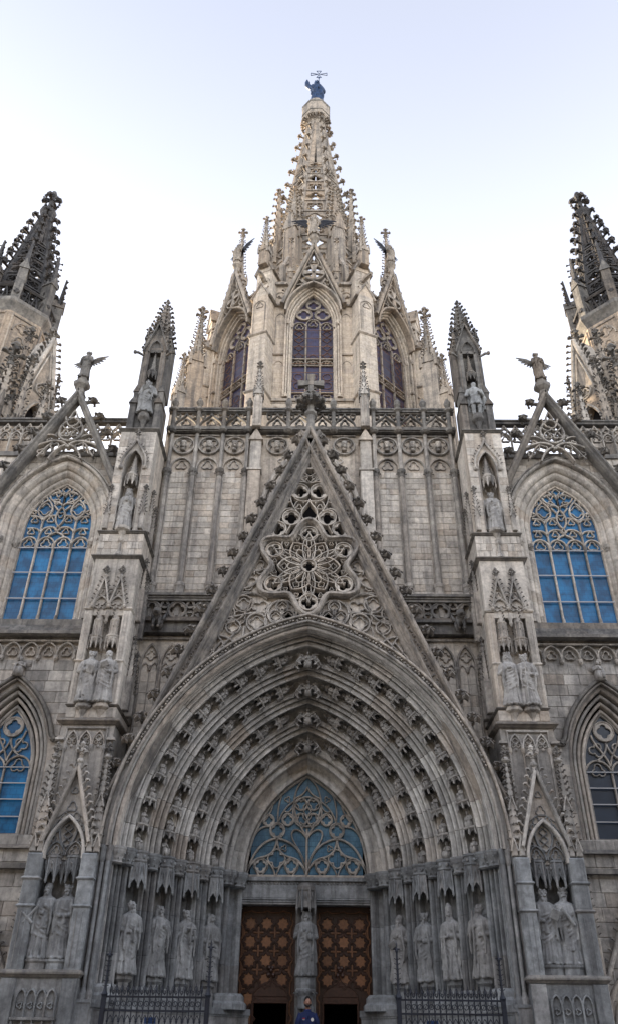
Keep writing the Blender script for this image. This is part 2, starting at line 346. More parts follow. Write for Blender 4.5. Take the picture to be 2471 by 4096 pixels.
def clusters(mb, tol=.015):
    par = list(range(len(mb.v)))
    def fd(a):
        while par[a] != a: par[a] = par[par[a]]; a = par[a]
        return a
    for f in mb.f:
        r = fd(f[0])
        for i in f[1:]: par[fd(i)] = r
    isl = {}
    for f in mb.f: isl.setdefault(fd(f[0]), []).append(f)
    L = []
    for fs in isl.values():
        vs = {i for f in fs for i in f}; P = [mb.v[i] for i in vs]
        L.append([[min(p[k] for p in P) - tol for k in range(3)], [max(p[k] for p in P) + tol for k in range(3)], fs])
    L.sort(key=lambda q: q[0][0]); out = []
    for bx in L:
        while True:
            hit = next((o for o in out if all(o[0][k] <= bx[1][k] and bx[0][k] <= o[1][k] for k in range(3))), None)
            if hit is None: break
            out.remove(hit); bx = [[min(a, c) for a, c in zip(hit[0], bx[0])], [max(a, c) for a, c in zip(hit[1], bx[1])], hit[2] + bx[2]]
        out.append(bx)
    res = []
    for _, _, fs in out:
        m = MB(); mp = {}
        for f in fs:
            for i in f:
                if i not in mp: mp[i] = len(m.v); m.v.append(mb.v[i])
            m.f.append(tuple(mp[i] for i in f))
        res.append(m)
    return res
def mesh_of(mb, mat, name, smooth=False):
    me = bpy.data.meshes.new(name); me.from_pydata([tuple(p) for p in mb.v], [], mb.f); me.materials.append(M[mat])
    if smooth: me.polygons.foreach_set('use_smooth', [True] * len(me.polygons))
    me.update(); return me
SIDE = {-1: 'left', 1: 'right'}
# unit stones, shared by every ashlar block (chamfered front arris)
BLOCK = {}
def block_mesh(mat):
    if mat not in BLOCK:
        b = MB(); b.add([(-.5, 1, -.5), (.5, 1, -.5), (.5, 1, .5), (-.5, 1, .5), (-.5, .08, -.5), (.5, .08, -.5), (.5, .08, .5), (-.5, .08, .5), (-.485, 0, -.47), (.485, 0, -.47), (.485, 0, .47), (-.485, 0, .47)],
              [(0, 1, 5, 4), (1, 2, 6, 5), (2, 3, 7, 6), (3, 0, 4, 7), (4, 5, 9, 8), (5, 6, 10, 9), (6, 7, 11, 10), (7, 4, 8, 11), (8, 9, 10, 11)])
        BLOCK[mat] = mesh_of(b, mat, 'stone_block')
    return BLOCK[mat]
def ashlar(parent, x0, x1, z0, z1, y, mat, rows, wmin=0.4, wmax=0.8, seed=1, sgn=1, gap=0.010, holes=None, depth=0.12):
    """courses of separate stones on a wall plane whose face is at y; holes = function(x,z)->True inside an opening"""
    rnd = random.Random(seed); hh = (z1 - z0) / rows; me = block_mesh(mat)
    for r in range(rows):
        za = z0 + r * hh; x = x0
        first = True
        while x < x1 - 1e-4:
            w = rnd.uniform(wmin, wmax) * (0.6 if first and r % 2 else 1); first = False
            if x + w > x1 - wmin * 0.5: w = x1 - x
            xa, xb = x, x + w; x = xb
            if holes:
                # shorten stones against an opening; skip those wholly inside
                ia, ib = holes(xa, za + hh / 2), holes(xb, za + hh / 2)
                if ia and ib and holes((xa + xb) / 2, za + hh / 2): continue
                if ia != ib:
                    lo, hi = (xa, xb)
                    for _ in range(12):
                        mdl = (lo + hi) / 2
                        if holes(mdl, za + hh / 2) == ia: lo = mdl
                        else: hi = mdl
                    if ia: xa = hi
                    else: xb = lo
                    if xb - xa < 0.06: continue
            dy = rnd.uniform(-0.008, 0.008)
            put('stone_block', me, parent, Matrix.Translation((sgn * (xa + xb) / 2, y + dy, za + hh / 2)) @ Matrix.Diagonal((xb - xa - gap, depth, hh - gap, 1)))
# ================================================================== ground
g = MB(); g.box(-400, 400, -400, 600, -0.5, 0); link('plaza_ground', g, plain('plaza_paving', (0.10, 0.095, 0.09), 0.85, vary=0.2, scale=0.8), kind='structure')
# the far side of the square, behind the photographer, and the body of the church behind the front
b = MB()
for x0, x1, h in ((-75, -48, 20), (-47.5, -22, 22), (-21.5, 4, 21), (4.5, 30, 23), (30.5, 75, 20)):
    b.box(x0, x1, -40, -18, 0, h); b.box(x0 - .3, x1 + .3, -40, -17.6, h, h + .5)
link('opposite_buildings', b, plain('opposite_render', (0.07, 0.065, 0.06), .9, vary=.3, scale=.4), kind='structure')
b = MB()
b.box(-5.5, 5.5, 26.2, 70, 0, 17.5); b.box(-5.5, 5.5, 23.7, 26.2, 5.6, 17.4); b.box(-13, -5.5, 22.2, 70, 0, 17.9); b.box(5.5, 13, 22.2, 70, 0, 17.9); b.box(-4.9, 4.9, 22.7, 24.7, 11.8, 18.9)
link('church_body', b, 'dark', kind='structure')
st_ = thing('portal_steps', 'wide pale stone steps climbing to the portal', 'steps', (0, 17.5, 0), kind='structure')
for i in range(6):
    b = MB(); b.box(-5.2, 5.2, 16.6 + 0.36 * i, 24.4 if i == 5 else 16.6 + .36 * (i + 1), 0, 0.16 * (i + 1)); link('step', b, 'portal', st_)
FL = 0.96

# ================================================================== central upper wall
fac = thing('central_wall', 'pale ashlar wall with slender shafts and carved head medallions behind the openwork gable', 'wall', (0, 21.2, 0))
b = MB()
b.archwall(-4.95, 4.95, 12.0, 19.36, [(-1.2, 12.2)] + pointed(0, 1.2, 15.6, 2.75, 10) + [(1.2, 12.2)], 21.118, 22.6)
link('wall_core', b, 'wall', fac)
b = MB(); b.archwall(-4.95, 4.95, 0, 12.02, pointed(0, 4.53, 5.5, 5.74, 14), 21.0, 21.6); link('lower_wall', b, 'wall', fac)
b = MB(); b.box(-1.4, 1.4, 21.9, 22.0, 11.9, 18.6); link('window_glass', b, 'void', fac)
b = MB()
for a, w_, y in ((1.66, 0.16, 20.94), (1.46, 0.14, 21.0), (1.3, 0.14, 21.08)):
    b.bar(pointed(0, a, 15.6, 2.75 + (a - 1.2) * 1.25, 12), w_, 0.26, y)
    b.bar([(-a, 12.3), (-a, 15.6)], w_, 0.26, y); b.bar([(a, 15.6), (a, 12.3)], w_, 0.26, y)
for x in (-.4, .4): b.bar([(x, 12.2), (x, 17.3)], 0.09, 0.15, 21.75)
link('window_arch', b, 'carved', fac)
SH = [2.17, 3.03, 3.93, 4.80]
for s in (-1, 1):
    for k in range(3):
        ashlar(fac, SH[k] + .07, SH[k + 1] - .07, 12.75, 17.72, 21.10, 'wall', 22, .30, .56, seed=k * 7 + (3 if s > 0 else 0), sgn=s)
    # pilaster with gabled top
    b = MB(s); b.cbox(1.66, 2.08, 20.82, 21.2, 12.2, 17.62, .03); b.box(1.62, 2.12, 20.79, 21.2, 17.62, 17.70)
    b.cbox(1.68, 2.06, 20.86, 21.2, 17.70, 18.95, .03)
    b.prism([(1.62, 18.92), (2.12, 18.92), (1.87, 19.42)], 20.80, 21.2)
    link('pilaster', b, 'wall', fac)
    for k, x in enumerate(SH):
        b = MB(s)
        b.tube([(x, 20.99, 13.35), (x, 20.99, 17.5)], .085, 8); b.tube([(x, 21.0, 17.7), (x, 21.0, 19.36)], .07, 6)
        b.tube([(x - .1, 21.06, 13.4), (x - .1, 21.06, 17.7)], .03, 5); b.tube([(x + .1, 21.06, 13.4), (x + .1, 21.06, 17.7)], .03, 5)
        sh = link('shaft', b, 'carved', fac)
        b = MB(s); b.lathe([(.2, 12.2), (.2, 12.98), (.15, 13.06), (.15, 13.24), (.17, 13.27), (.17, 13.36), (.08, 13.44)], 8, x, 21.03, pi / 8); link('shaft_base', b, 'carved', sh)
        b = MB(s); b.lathe([(.07, 17.42), (.1, 17.45), (.11, 17.55), (.15, 17.66), (.16, 17.72), (.1, 17.76)], 8, x, 20.99, pi / 8)
        for j in range(5): crocket(b, (x + .09 * cos(pi + j * pi / 4), 20.99 + .09 * sin(pi + j * pi / 4), 17.56), (cos(pi + j * pi / 4), sin(pi + j * pi / 4), .2), .1)
        link('capital', b, 'trim', sh)
# frieze with heads
def head_mesh():
    b = MB(); b.ball((0, 0, 0), .105, 9, 7, (.85, .95, 1.15)); b.ball((0, -.095, -.005), .025, 5, 4, (.8, 1, 1.5)); b.ball((0, .0, .06), .112, 9, 6, (.98, .98, .8)); b.lathe([(.09, -.24), (.06, -.14), (.05, -.06)], 8, 0, .02); b.ball((0, -.06, -.1), .06, 6, 4)
    b.ball((-.09, .02, -.03), .05, 6, 4, (.6, 1, 1.7)); b.ball((.09, .02, -.03), .05, 6, 4, (.6, 1, 1.7))
    return mesh_of(b, 'carved', 'carved_head', True)
HEAD = head_mesh()
cells = [(SH[i] + SH[i + 1]) / 2 for i in range(3)]
for s in (-1, 1):
    for xc in [1.14] + cells:
        b = MB(s)
        if xc > 2:
            b.box(xc - .37, xc + .37, 21.13, 21.2, 17.74, 19.32)
            b.bar([(xc - .36, 17.74)] + pointed(xc, .36, 17.86, .42, 7) + [(xc + .36, 17.74)], .055, .13, 21.02)
            b.foil(xc, 17.98, .2, 3, pi / 2, .035, .09, 21.06, 18)
        else:
            b.box(xc - .4, xc + .4, 21.13, 21.2, 18.2, 19.32); b.foil(xc - .22, 18.2, .17, 4, 0, .035, .08, 21.07, 16)
        b.bar(circ(xc, 18.82, .36, 22), .055, .14, 21.0, True)
        b.foil(xc, 18.82, .31, 4, pi / 4, .03, .1, 21.05, 24)
        b.bar([(xc - .40, 19.28), (xc + .40, 19.28)], .05, .12, 21.03)
        fz = link('medallion', b, 'carved', fac)
        put('carved_head', HEAD, fz, Matrix.Translation((s * xc, 21.0, 18.84)) @ Matrix.Rotation(.25 * s * ((xc * 7 % 2) - 1), 4, 'Z') @ Matrix.Scale(1.05, 4))
b = MB()
b.box(-5.0, 5.0, 20.90, 21.3, 19.36, 19.40); b.strip([(-5, 19.40), (5, 19.40)], [(-5, 19.47), (5, 19.47)], 20.84, 21.35)
for s in (-1, 1):
    for x in SH + [.78]: b.lathe([(.09, 19.30), (.16, 19.36), (.16, 19.48)], 8, s * x, 20.9, pi / 8)
link('cornice', b, 'trim', fac)
for s in (-1, 1):   # blind arcade of the lower wall beside the gable
    b = MB(s)
    for k in range(3):
        xc = 4.50 - .58 * k
        if k == 2: xc = 3.36
        b.bar([(xc - .26, 5.6 if k < 1 else 8.4)] + pointed(xc, .26, 10.7, .62, 7) + [(xc + .26, 5.6 if k < 1 else 8.4)], .06, .12, 20.9)
        b.foil(xc, 10.98, .15, 4, 0, .03, .08, 20.94, 16)
        for q in (-1, 1): b.bar(pointed(xc + q * .13, .11, 10.55, .2, 4), .035, .08, 20.95)
        b.bar([(xc, 8.4 if k else 6), (xc, 10.55)], .03, .06, 20.96)
        for q in (-1, 0, 1): b.lathe([(.03, 10.5), (.06, 10.6), (.05, 10.66)], 6, xc + q * .26, 20.93)
    b.bar([(2.4, 11.5), (4.95, 11.5)], .07, .12, 20.9)
    link('blind_arcade', b, 'carved', fac)
    ashlar(fac, 3.3, 4.95, 6.3, 10.5, 20.985, 'wall', 13, .4, .8, seed=41 + s, sgn=s, depth=.05)

# ================================================================== roof balustrade over the central wall
bal = thing('roof_balustrade', 'dark weathered balustrade of pierced ogee panels along the roof edge before the central tower', 'balustrade', (0, 20.9, 19.47))
b = MB(); b.box(-5.0, 5.0, 20.84, 21.05, 20.22, 20.30); b.strip([(-5, 20.30), (5, 20.30)], [(-5, 20.36), (5, 20.36)], 20.80, 21.1); link('top_rail', b, 'dark', bal)
b = MB(); b.box(-5.0, 5.0, 20.87, 21.03, 19.47, 19.56); link('bottom_rail', b, 'dark', bal)
b = MB(); w = .40
b.bar([(-w, .10), (w, .10)], .05, .12, 0); b.bar([(-w, .74), (w, .74)], .05, .12, 0)
for q in (-1, 1):
    b.bar(bez((q * w, .1), (q * w * .95, .45), (q * .12, .42), (0, .70), 8), .05, .12, 0)
    b.bar(bez((q * w, .74), (q * w * .95, .45), (q * .3, .5), (q * .17, .50), 6), .04, .12, 0.01)
    b.foil(q * .3, .62, .1, 3, -pi / 2, .03, .1, .01, 14)
b.foil(0, .28, .17, 3, pi / 2, .04, .12, 0, 18)
PANEL = mesh_of(b, 'dark', 'pierced_panel')
for s in (-1, 1):
    for x, k in [(c_, 1.0) for c_ in cells] + [(1.17, .95), (.39, .92)]:
        put('pierced_panel', PANEL, bal, Matrix.Translation((s * x, 20.90, 19.46)) @ Matrix.Diagonal((k, 1, 1, 1)))
b = MB(); b.lathe([(.07, 0), (.07, .74), (.15, .80), (.16, .88), (.05, .95), (.11, 1.06), (.13, 1.16), (.09, 1.27), (.04, 1.33), (.05, 1.37), (.01, 1.40)], 8, 0, 0, pi / 8); POST = mesh_of(b, 'trim', 'post')
for s in (-1, 1):
    for x in SH + [.78]: put('post', POST, bal, Matrix.Translation((s * x, 20.86, 19.46)))

# ================================================================== lower balustrades and gargoyles beside the gable
def gargoyle_mesh():
    b = MB()
    b.loft([[(x * r, y + (0), z + zz * r) for x, zz in circ(0, 0, 1, 8)] for y, z, r in ((.25, .35, .1), (.05, .38, .19), (-.15, .42, .2), (-.3, .5, .16), (-.38, .62, .15))])
    b.ball((0, -.46, .68), .16, 8, 6, (1, 1.05, .95)); b.ball((0, -.6, .63), .085, 7, 5, (1, 1.2, .8)); b.ball((0, -.4, .7), .21, 9, 6, (1.05, .6, 1.05))
    for q in (-1, 1):
        b.ball((q * .12, -.42, .86), .05, 5, 4); b.tube([(q * .12, -.2, .45), (q * .15, -.34, .2), (q * .12, -.36, -.04)], [.1, .07, .05], 6); b.ball((q * .12, -.42, -.05), .07, 6, 4)
        b.tube([(q * .14, .05, .4), (q * .19, -.08, .1), (q * .16, -.1, -.08)], [.13, .1, .06], 6)
        b.loft([[(q * .12, .1, .45), (q * .14, -.1, .5), (q * .13, -.05, .35)], [(q * .34, .2, .75), (q * .34, -.02, .8), (q * .33, .05, .45)], [(q * .36, .25, 1.0), (q * .36, .15, 1.02), (q * .36, .2, .8)]])
    return mesh_of(b, 'dark', 'gargoyle', True)
GARG = gargoyle_mesh()
for s in (-1, 1):
    lb = thing('gallery_balustrade', 'short blackened quatrefoil balustrade wedged between the gable and the %s buttress' % SIDE[s], 'balustrade', (s * 4, 20.7, 12), group='gallery balustrades beside the gable')
    b = MB(s); b.box(2.6, 4.97, 20.62, 20.95, 12.68, 12.74); b.strip([(2.6, 12.74), (4.97, 12.74)], [(2.6, 12.82), (4.97, 12.82)], 20.56, 21.0); b.box(2.6, 4.97, 20.66, 20.9, 12.60, 12.68); link('top_rail', b, 'trim', lb)
    b = MB(s); b.box(2.4, 4.97, 20.6, 21.1, 11.92, 12.0); b.strip([(2.4, 11.6), (4.97, 11.6)], [(2.4, 11.92), (4.97, 11.92)], 20.72, 21.1); b.box(2.4, 4.97, 20.64, 21.1, 12.0, 12.06); link('ledge', b, 'dark', lb)
    for k in range(3):
        xc = 4.62 - .76 * k
        b = MB(s); b.bar(circ(xc, 12.33, .27, 20), .05, .14, 20.7, True); b.foilplate(xc, 12.33, .26, .22, 4, 0, 20.72, 20.8, 24)
        for dz in (-.17, .17): b.foilplate(xc - .38, 12.33 + dz, .115, .09, 3, pi / 2 if dz > 0 else -pi / 2, 20.72, 20.8, 18); b.bar(circ(xc - .38, 12.33 + dz, .12, 14), .03, .12, 20.71, True)
        link('quatrefoil_panel', b, 'trim', lb)
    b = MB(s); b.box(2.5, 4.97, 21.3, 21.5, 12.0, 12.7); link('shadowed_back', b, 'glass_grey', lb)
    put('gargoyle', GARG, None, Matrix.Translation((s * 4.35, 20.55, 11.62)) @ Matrix.Scale(.62, 4), label='crouching winged lion gargoyle under the %s gallery balustrade' % SIDE[s], cat='gargoyle', group='lion gargoyles')
# ================================================================== portal: jambs, archivolts, tympanum
ZS, CXO = 5.5, 1.37
por = thing('portal', 'deep pointed stone portal of stepped arches round the wooden doors', 'portal', (0, 21, 0))
DS = Vector((0.643, -0.766)); DN = Vector((-0.766, -0.643))
def RY(sv, h):       # along the splay (s from the window outwards), h proud of it -> (R, Y)
    p = Vector((3.05, 23.0)) + DS * sv + DN * h; return p.x, p.y
FR = [5.40, 4.85, 4.31, 3.77]                    # radii of the four figure hollows, outermost first
FS = [(r - 3.05) / 0.643 for r in FR]
def roll(s0, s1, n=4, amp=.05, base=0.0, half=False):
    return [(s0 + (s1 - s0) * i / n, base + amp * sin(pi * i / n)) for i in range(n + 1)]
def order_profile(k):
    s0 = FS[k] - .20; out = (FS[k - 1] - .20) if k > 0 else None
    P = [(s0, -.02), (s0 + .02, -.19), (FS[k] - .06, -.28), (FS[k] + .08, -.28), (s0 + .38, -.19), (s0 + .41, .02)]
    a = s0 + .41; e = out if out else a + .50
    w = e - a
    if k > 0:
        P += roll(a + .02, a + w * .34, 4, .10, .04)[0:] + [(a + w * .36, -.14), (a + w * .41, -.14)] + roll(a + w * .44, a + w * .64, 4, .09, .02) + [(a + w * .66, -.14), (a + w * .71, -.14)] + roll(a + w * .74, e - .02, 4, .07, .0) + [(e, -.02)]
    else:
        P += roll(a + .03, a + .15, 4, .09, .03) + [(a + .16, -.15), (a + .185, -.15)] + roll(a + .195, a + .29, 4, .08, .01) + [(a + .30, -.15), (a + .325, -.15)] + roll(a + .335, a + .43, 4, .07, .02) + [(a + .44, -.13), (a + .465, -.13), (a + .47, .05), (a + .50, .10)]
    return P
inner = [(-.02, -.10), (.0, .0)] + roll(.04, .18, 4, .07, .02) + [(.20, -.12), (.32, -.16), (.46, -.12)] + roll(.5, .64, 4, .07, .0) + [(.66, -.12), (.69, -.12)] + roll(.72, FS[3] - .22, 4, .06, .0) + [(FS[3] - .20, -.02)]
PROFS = [order_profile(k) for k in range(4)] + [inner]
def vous(prof, f0, f1, seg, mir, closed_apex=False, gap=.0012):
    b = MB(mir); pts = [RY(*q) for q in prof] + [RY(prof[-1][0], -.6), RY(prof[0][0], -.6)]
    rings = []
    for i in range(seg + 1):
        ring = []
        for R, Y in pts:
            end = acos(max(-1, min(1, CXO / R))) if closed_apex else f1 - gap
            f = f0 + gap + (end - f0 - gap) * i / seg
            ring.append((CXO - R * cos(f), Y, ZS + R * sin(f)))
        rings.append(ring)
    b.loft(rings); return b
for k, prof in enumerate(PROFS):
    Rm = RY((prof[0][0] + prof[-1][0]) / 2, 0)[0]; tot = acos(CXO / Rm); n = int(round(Rm * tot / .62)); st = tot / n
    for mir in (1, -1):
        me = mesh_of(vous(prof, 0, st, 4, mir), 'arch', 'voussoir'); last = mesh_of(vous(prof, tot - st, tot, 4, mir, True), 'arch', 'voussoir')
        for j in range(n - 1):
            c = Vector((CXO * mir, 0, ZS))
            put('voussoir', me, por, Matrix.Translation(c) @ Matrix.Rotation(mir * st * j, 4, 'Y') @ Matrix.Translation(-c))
        put('voussoir', last, por)
    # jamb mouldings below the springing: the same section carried straight down
    for mir in (1, -1):
        b = MB(mir); pts = [RY(*q) for q in prof] + [RY(prof[-1][0], -.6), RY(prof[0][0], -.6)]
        zz = [2.55, 3.4, 4.3, 5.2, 5.5]
        for a_, c_ in zip(zz, zz[1:]): b.loft([[(CXO - R, Y, z) for R, Y in pts] for z in (a_ + .003, c_ - .003)])
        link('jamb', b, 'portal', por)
def jx(sv, h):
    R, Y = RY(sv, h); return R - CXO, Y
for mir in (1, -1):
    # capitals, bases, plinth
    spans = [(FS[0] + .22, FS[0] + .85)] + [(FS[k] + .22, FS[k - 1] - .22) for k in (1, 2, 3)] + [(.02, FS[3] - .22)]
    for a, e in spans:
        b = MB(mir)
        for q in range(2 if e - a > .5 else 1):
            m_ = (a + e) / 2 if e - a <= .5 else a + (e - a) * (.27 + .46 * q)
            x, y = jx(m_, .06); r = min((e - a) / 2, .24)
            b.lathe([(r * .75, 5.16), (r * .95, 5.19), (r * .8, 5.23), (r * .9, 5.32), (r * 1.12, 5.42), (r * 1.15, 5.46), (r * 1.2, 5.48), (r * 1.2, 5.53)], 8, x, y, pi / 8)
            for j in range(8):
                t = 2 * pi * j / 8
                for zz, kk in ((5.25, .8), (5.36, .95)): crocket(b, (x + r * kk * .85 * cos(t + zz * 9), y + r * kk * .85 * sin(t + zz * 9), zz), (cos(t + zz * 9), sin(t + zz * 9), .3), .085)
        link('capital', b, 'portal', por)
        b = MB(mir); x, y = jx((a + e) / 2, .03); r = (e - a) / 2 + .03
        b.lathe([(r * 1.2, 2.44), (r * 1.2, 2.56), (r * 1.05, 2.62), (r * 1.05, 2.72), (r * .9, 2.78)], 8, x, y, pi / 8); link('shaft_base', b, 'portal', por)
    b = MB(mir); x0, y0 = jx(-.1, .32); x1, y1 = jx(FS[0] + 1.0, .32); x2, y2 = jx(FS[0] + 1.0, -.6); x3, y3 = jx(-.1, -.6)
    for z0, z1, o in ((0, 2.30, 0), (2.34, 2.47, .05), (2.30, 2.34, .02)):
        p4 = [(x0 - o * .77, y0 - o * .64), (x1 - o * .77, y1 - o * .64), (x2, y2), (x3, y3)]
        b.loft([[(x, y, z) for x, y in p4] for z in (z0, z1)])
    link('plinth', b, 'portal', por)
    # statue niches: pedestal and hanging canopy for each hollow
    for k in range(4):
        x, y = jx(FS[k], .02); ro = atan2(-.643, -.766)
        b = MB(mir); b.lathe([(.2, 2.46), (.2, 2.74), (.17, 2.78), (.17, 2.84), (.23, 2.9), (.23, 2.99)], 8, x, y, ro + pi / 8)
        link('pedestal', b, 'portal', por)
        b = MB(mir); cx_, cy_ = jx(FS[k], .06)
        b.lathe([(.225, 5.28), (.25, 5.31), (.235, 5.34), (.235, 5.47), (.26, 5.50), (.26, 5.54)], 8, cx_, cy_, ro + pi / 8)
        for j in range(8):      # pierced band
            t = ro + 2 * pi * j / 8
            b.ball((cx_ + .228 * cos(t), cy_ + .228 * sin(t), 5.405), .045, 5, 4)
        for j in range(8):      # pointed hood of eight gablets ending in pendants
            t0, t1 = ro + pi / 8 + 2 * pi * j / 8, ro + pi / 8 + 2 * pi * (j + 1) / 8; tm = (t0 + t1) / 2
            P = lambda t, r, z: (cx_ + r * cos(t), cy_ + r * sin(t), z)
            b.add([P(t0, .215, 5.28), P(t1, .215, 5.28), P(t0, .255, 4.76), P(tm, .225, 4.92), P(t1, .255, 4.76), P(t0 * .8 + t1 * .2, .245, 4.83), P(t0 * .2 + t1 * .8, .245, 4.83)], [(0, 2, 5), (0, 5, 3), (0, 3, 1), (1, 3, 6), (1, 6, 4)])
            b.add([P(t0, .20, 5.28), P(t1, .20, 5.28), P(t0, .235, 4.78), P(tm, .205, 4.94), P(t1, .235, 4.78)], [(3, 2, 0), (1, 3, 0), (4, 3, 1)])
            b.tube([P(t0, .235, 5.28), P(t0, .262, 4.74), P(t0, .262, 4.70)], [.02, .03, .008], 5)
            b.tube([P(t0, .26, 4.8), P(tm, .235, 5.22)], .012, 4); b.tube([P(t1, .26, 4.8), P(tm, .235, 5.22)], .012, 4)
        link('canopy', b, 'portal', por)
# extrados hood with carved leaf band and shell behind
b = MB()
for mir in (1, -1):
    b.m = mir
    A = arc(CXO, ZS, 5.92, pi, pi - acos(CXO / 5.92), 24); b.bar([(x, z) for x, z in A], .07, .2, 19.22)
    A = arc(CXO, ZS, 6.10, pi, pi - acos(CXO / 6.10), 24); b.bar([(x, z) for x, z in A], .06, .2, 19.2)
    rr = random.Random(3)
    for j in range(74):
        f = .32 + (acos(CXO / 6.01) - .33) * j / 73
        crocket(b, (CXO - 6.01 * cos(f), 19.32, ZS + 6.01 * sin(f)), (rr.uniform(-.4, .4), -1, rr.uniform(-.3, .3)), .105)
b.m = 1
link('leaf_hood', b, 'carved', por)
b = MB()
o1 = [(CXO - 5.86 * cos(t), ZS + 5.86 * sin(t)) for t in [acos(CXO / 5.86) * i / 20 for i in range(21)]]
o2 = [(CXO - 6.13 * cos(t), ZS + 6.13 * sin(t)) for t in [acos(CXO / 6.13) * i / 20 for i in range(21)]]
for mir in (1, -1): b.m = mir; b.strip(o1, o2, 19.36, 21.1)
for mir in (1, -1):
    b.m = mir
    for rr_, y_, w_ in ((5.80, 19.37, .11), (5.80, 19.47, .09), (5.79, 19.57, .10), (5.88, 19.30, .05)):
        P_ = [(CXO - rr_ * cos(t), ZS + rr_ * sin(t)) for t in [acos(CXO / rr_) * i / 24 for i in range(25)]]
        b.bar(P_, w_, .075, y_)
b.m = 1; link('arch_shell', b, 'arch', por)

for mir in (1, -1):      # slender shafts of the outermost jamb
    b = MB(mir)
    for k, (x_, y_) in enumerate(((-4.45, 19.58), (-4.47, 19.46), (-4.50, 19.35), (-4.62, 19.31), (-4.74, 19.34))):
        b.tube([(x_, y_, 2.6), (x_, y_, 5.2)], .042 if k != 2 else .055, 8); b.lathe([(.045, 5.15), (.06, 5.2), (.065, 5.35), (.085, 5.46), (.085, 5.52)], 8, x_, y_); b.lathe([(.08, 2.47), (.08, 2.58), (.06, 2.64), (.045, 2.7)], 8, x_, y_)
    b.box(-4.85, -4.55, 19.40, 19.8, 0, 5.5); link('jamb_shaft', b, 'portal', por, kind='stuff')
    b = MB(mir); b.box(-4.86, -4.36, 19.24, 19.8, 0, 2.42); b.box(-4.88, -4.34, 19.22, 19.8, 2.42, 2.48); link('plinth', b, 'portal', por)

# tympanum window
tym = MB(); a, h = 1.66, 2.70; yT = 23.06
b = MB(); b.bar(pointed(0, a, ZS, h, 16), .07, .14, yT); b.bar([(-1.66, ZS + .03), (1.66, ZS + .03)], .07, .14, yT); b.bar([(0, ZS), (0, 6.75)], .06, .14, yT)
Y0 = yT + .015
RR = 3.03
for q in (-1, 1):
    b.m = q
    b.bar(bez((0, 5.5), (.05, 6.15), (.35, 6.42), (.82, 6.5), 10), .055, .12, Y0)          # big sub arches
    b.bar(bez((1.62, 5.6), (1.45, 6.2), (1.2, 6.45), (.82, 6.5), 10), .055, .12, Y0)
    b.bar(bez((.82, 6.5), (.80, 6.2), (.70, 6.05), (.40, 6.0), 8), .05, .12, Y0); b.bar(bez((.82, 6.5), (.84, 6.2), (.95, 6.05), (1.25, 6.0), 8), .05, .12, Y0)
    b.bar(bez((.40, 6.0), (.12, 5.95), (.05, 5.7), (0, 5.5), 7), .045, .12, Y0); b.bar(bez((1.25, 6.0), (1.5, 5.95), (1.6, 5.75), (1.64, 5.55), 7), .045, .12, Y0)
    for cx in (.41, 1.24):
        b.bar(circ(cx, 5.80, .18, 18), .045, .12, Y0, True); b.foilplate(cx, 5.80, .17, .14, 4, 0, Y0 + .02, Y0 + .08, 24)
        b.bar(bez((cx - .18, 5.8), (cx - .16, 5.65), (cx - .05, 5.6), (cx, 5.5), 5), .035, .1, Y0); b.bar(bez((cx + .18, 5.8), (cx + .16, 5.65), (cx + .05, 5.6), (cx, 5.5), 5), .035, .1, Y0)
        b.bar(bez((cx, 5.98), (cx + .25, 5.9), (cx + .36, 5.75), (cx + .41, 5.5), 6), .04, .11, Y0); b.bar(bez((cx, 5.98), (cx - .25, 5.9), (cx - .36, 5.75), (cx - .41, 5.5), 6), .04, .11, Y0)
    b.foil(.82, 5.98, .24, 4, 0, .035, .1, Y0 + .01, 24)
    for cx, cz, r in ((.82, 6.71, .20), (.53, 7.0, .16), (1.07, 6.98, .15)):
        b.bar(circ(cx, cz, r, 18), .045, .12, Y0, True); b.foilplate(cx, cz, r * .95, r * .78, 4, 0, Y0 + .02, Y0 + .08, 24)
    b.bar(bez((0, 6.5), (.18, 6.8), (.42, 6.78), (.42, 6.6), 8), .045, .12, Y0); b.bar(bez((.42, 6.6), (.40, 6.35), (.1, 6.2), (.02, 5.7), 8), .04, .12, Y0)
    b.bar(bez((0, 6.55), (.3, 6.95), (.4, 7.25), (.36, 7.6), 8), .05, .12, Y0); b.bar(bez((.36, 7.6), (.30, 7.95), (.15, 8.05), (0, 8.2), 6), .045, .12, Y0)
    b.bar(bez((.36, 7.5), (.62, 7.35), (.72, 7.15), (.80, 6.92), 8), .045, .12, Y0); b.bar(bez((.80, 6.92), (.85, 7.2), (.78, 7.5), (.70, 7.75), 7), .04, .12, Y0)
    b.bar(bez((1.22, 6.9), (1.0, 7.2), (.98, 7.3), (.96, 7.45), 6), .04, .12, Y0); b.bar(bez((.36, 7.45), (.48, 7.1), (.6, 7.2), (.66, 7.25), 6), .035, .1, Y0)
    b.bar(bez((1.46, 6.55), (1.3, 6.85), (1.1, 6.82), (.98, 6.8), 6), .04, .12, Y0)
    for cz in (7.42, 7.0): b.foil(.17, cz, .15, 3, -pi / 2 if cz > 7.2 else pi / 2, .035, .1, Y0 + .01, 20); b.bar(circ(.17, cz, .17, 16), .03, .1, Y0, True)
    b.bar(bez((0, 7.9), (.05, 7.75), (.15, 7.65), (.34, 7.58), 6), .04, .12, Y0); b.foil(.55, 7.55, .09, 3, 0, .02, .07, Y0 + .02, 12)
    b.foil(.62, 6.25, .09, 3, 0, .02, .07, Y0 + .02, 12)
b.m = 1
b.bar(circ(0, 7.22, .40, 26), .045, .12, Y0, True); b.bar([(-.1, 7.22), (0, 7.34), (.1, 7.22), (0, 7.1)], .03, .1, Y0, True); b.foil(0, 6.72, .14, 3, -pi / 2, .03, .1, Y0 + .01, 18)
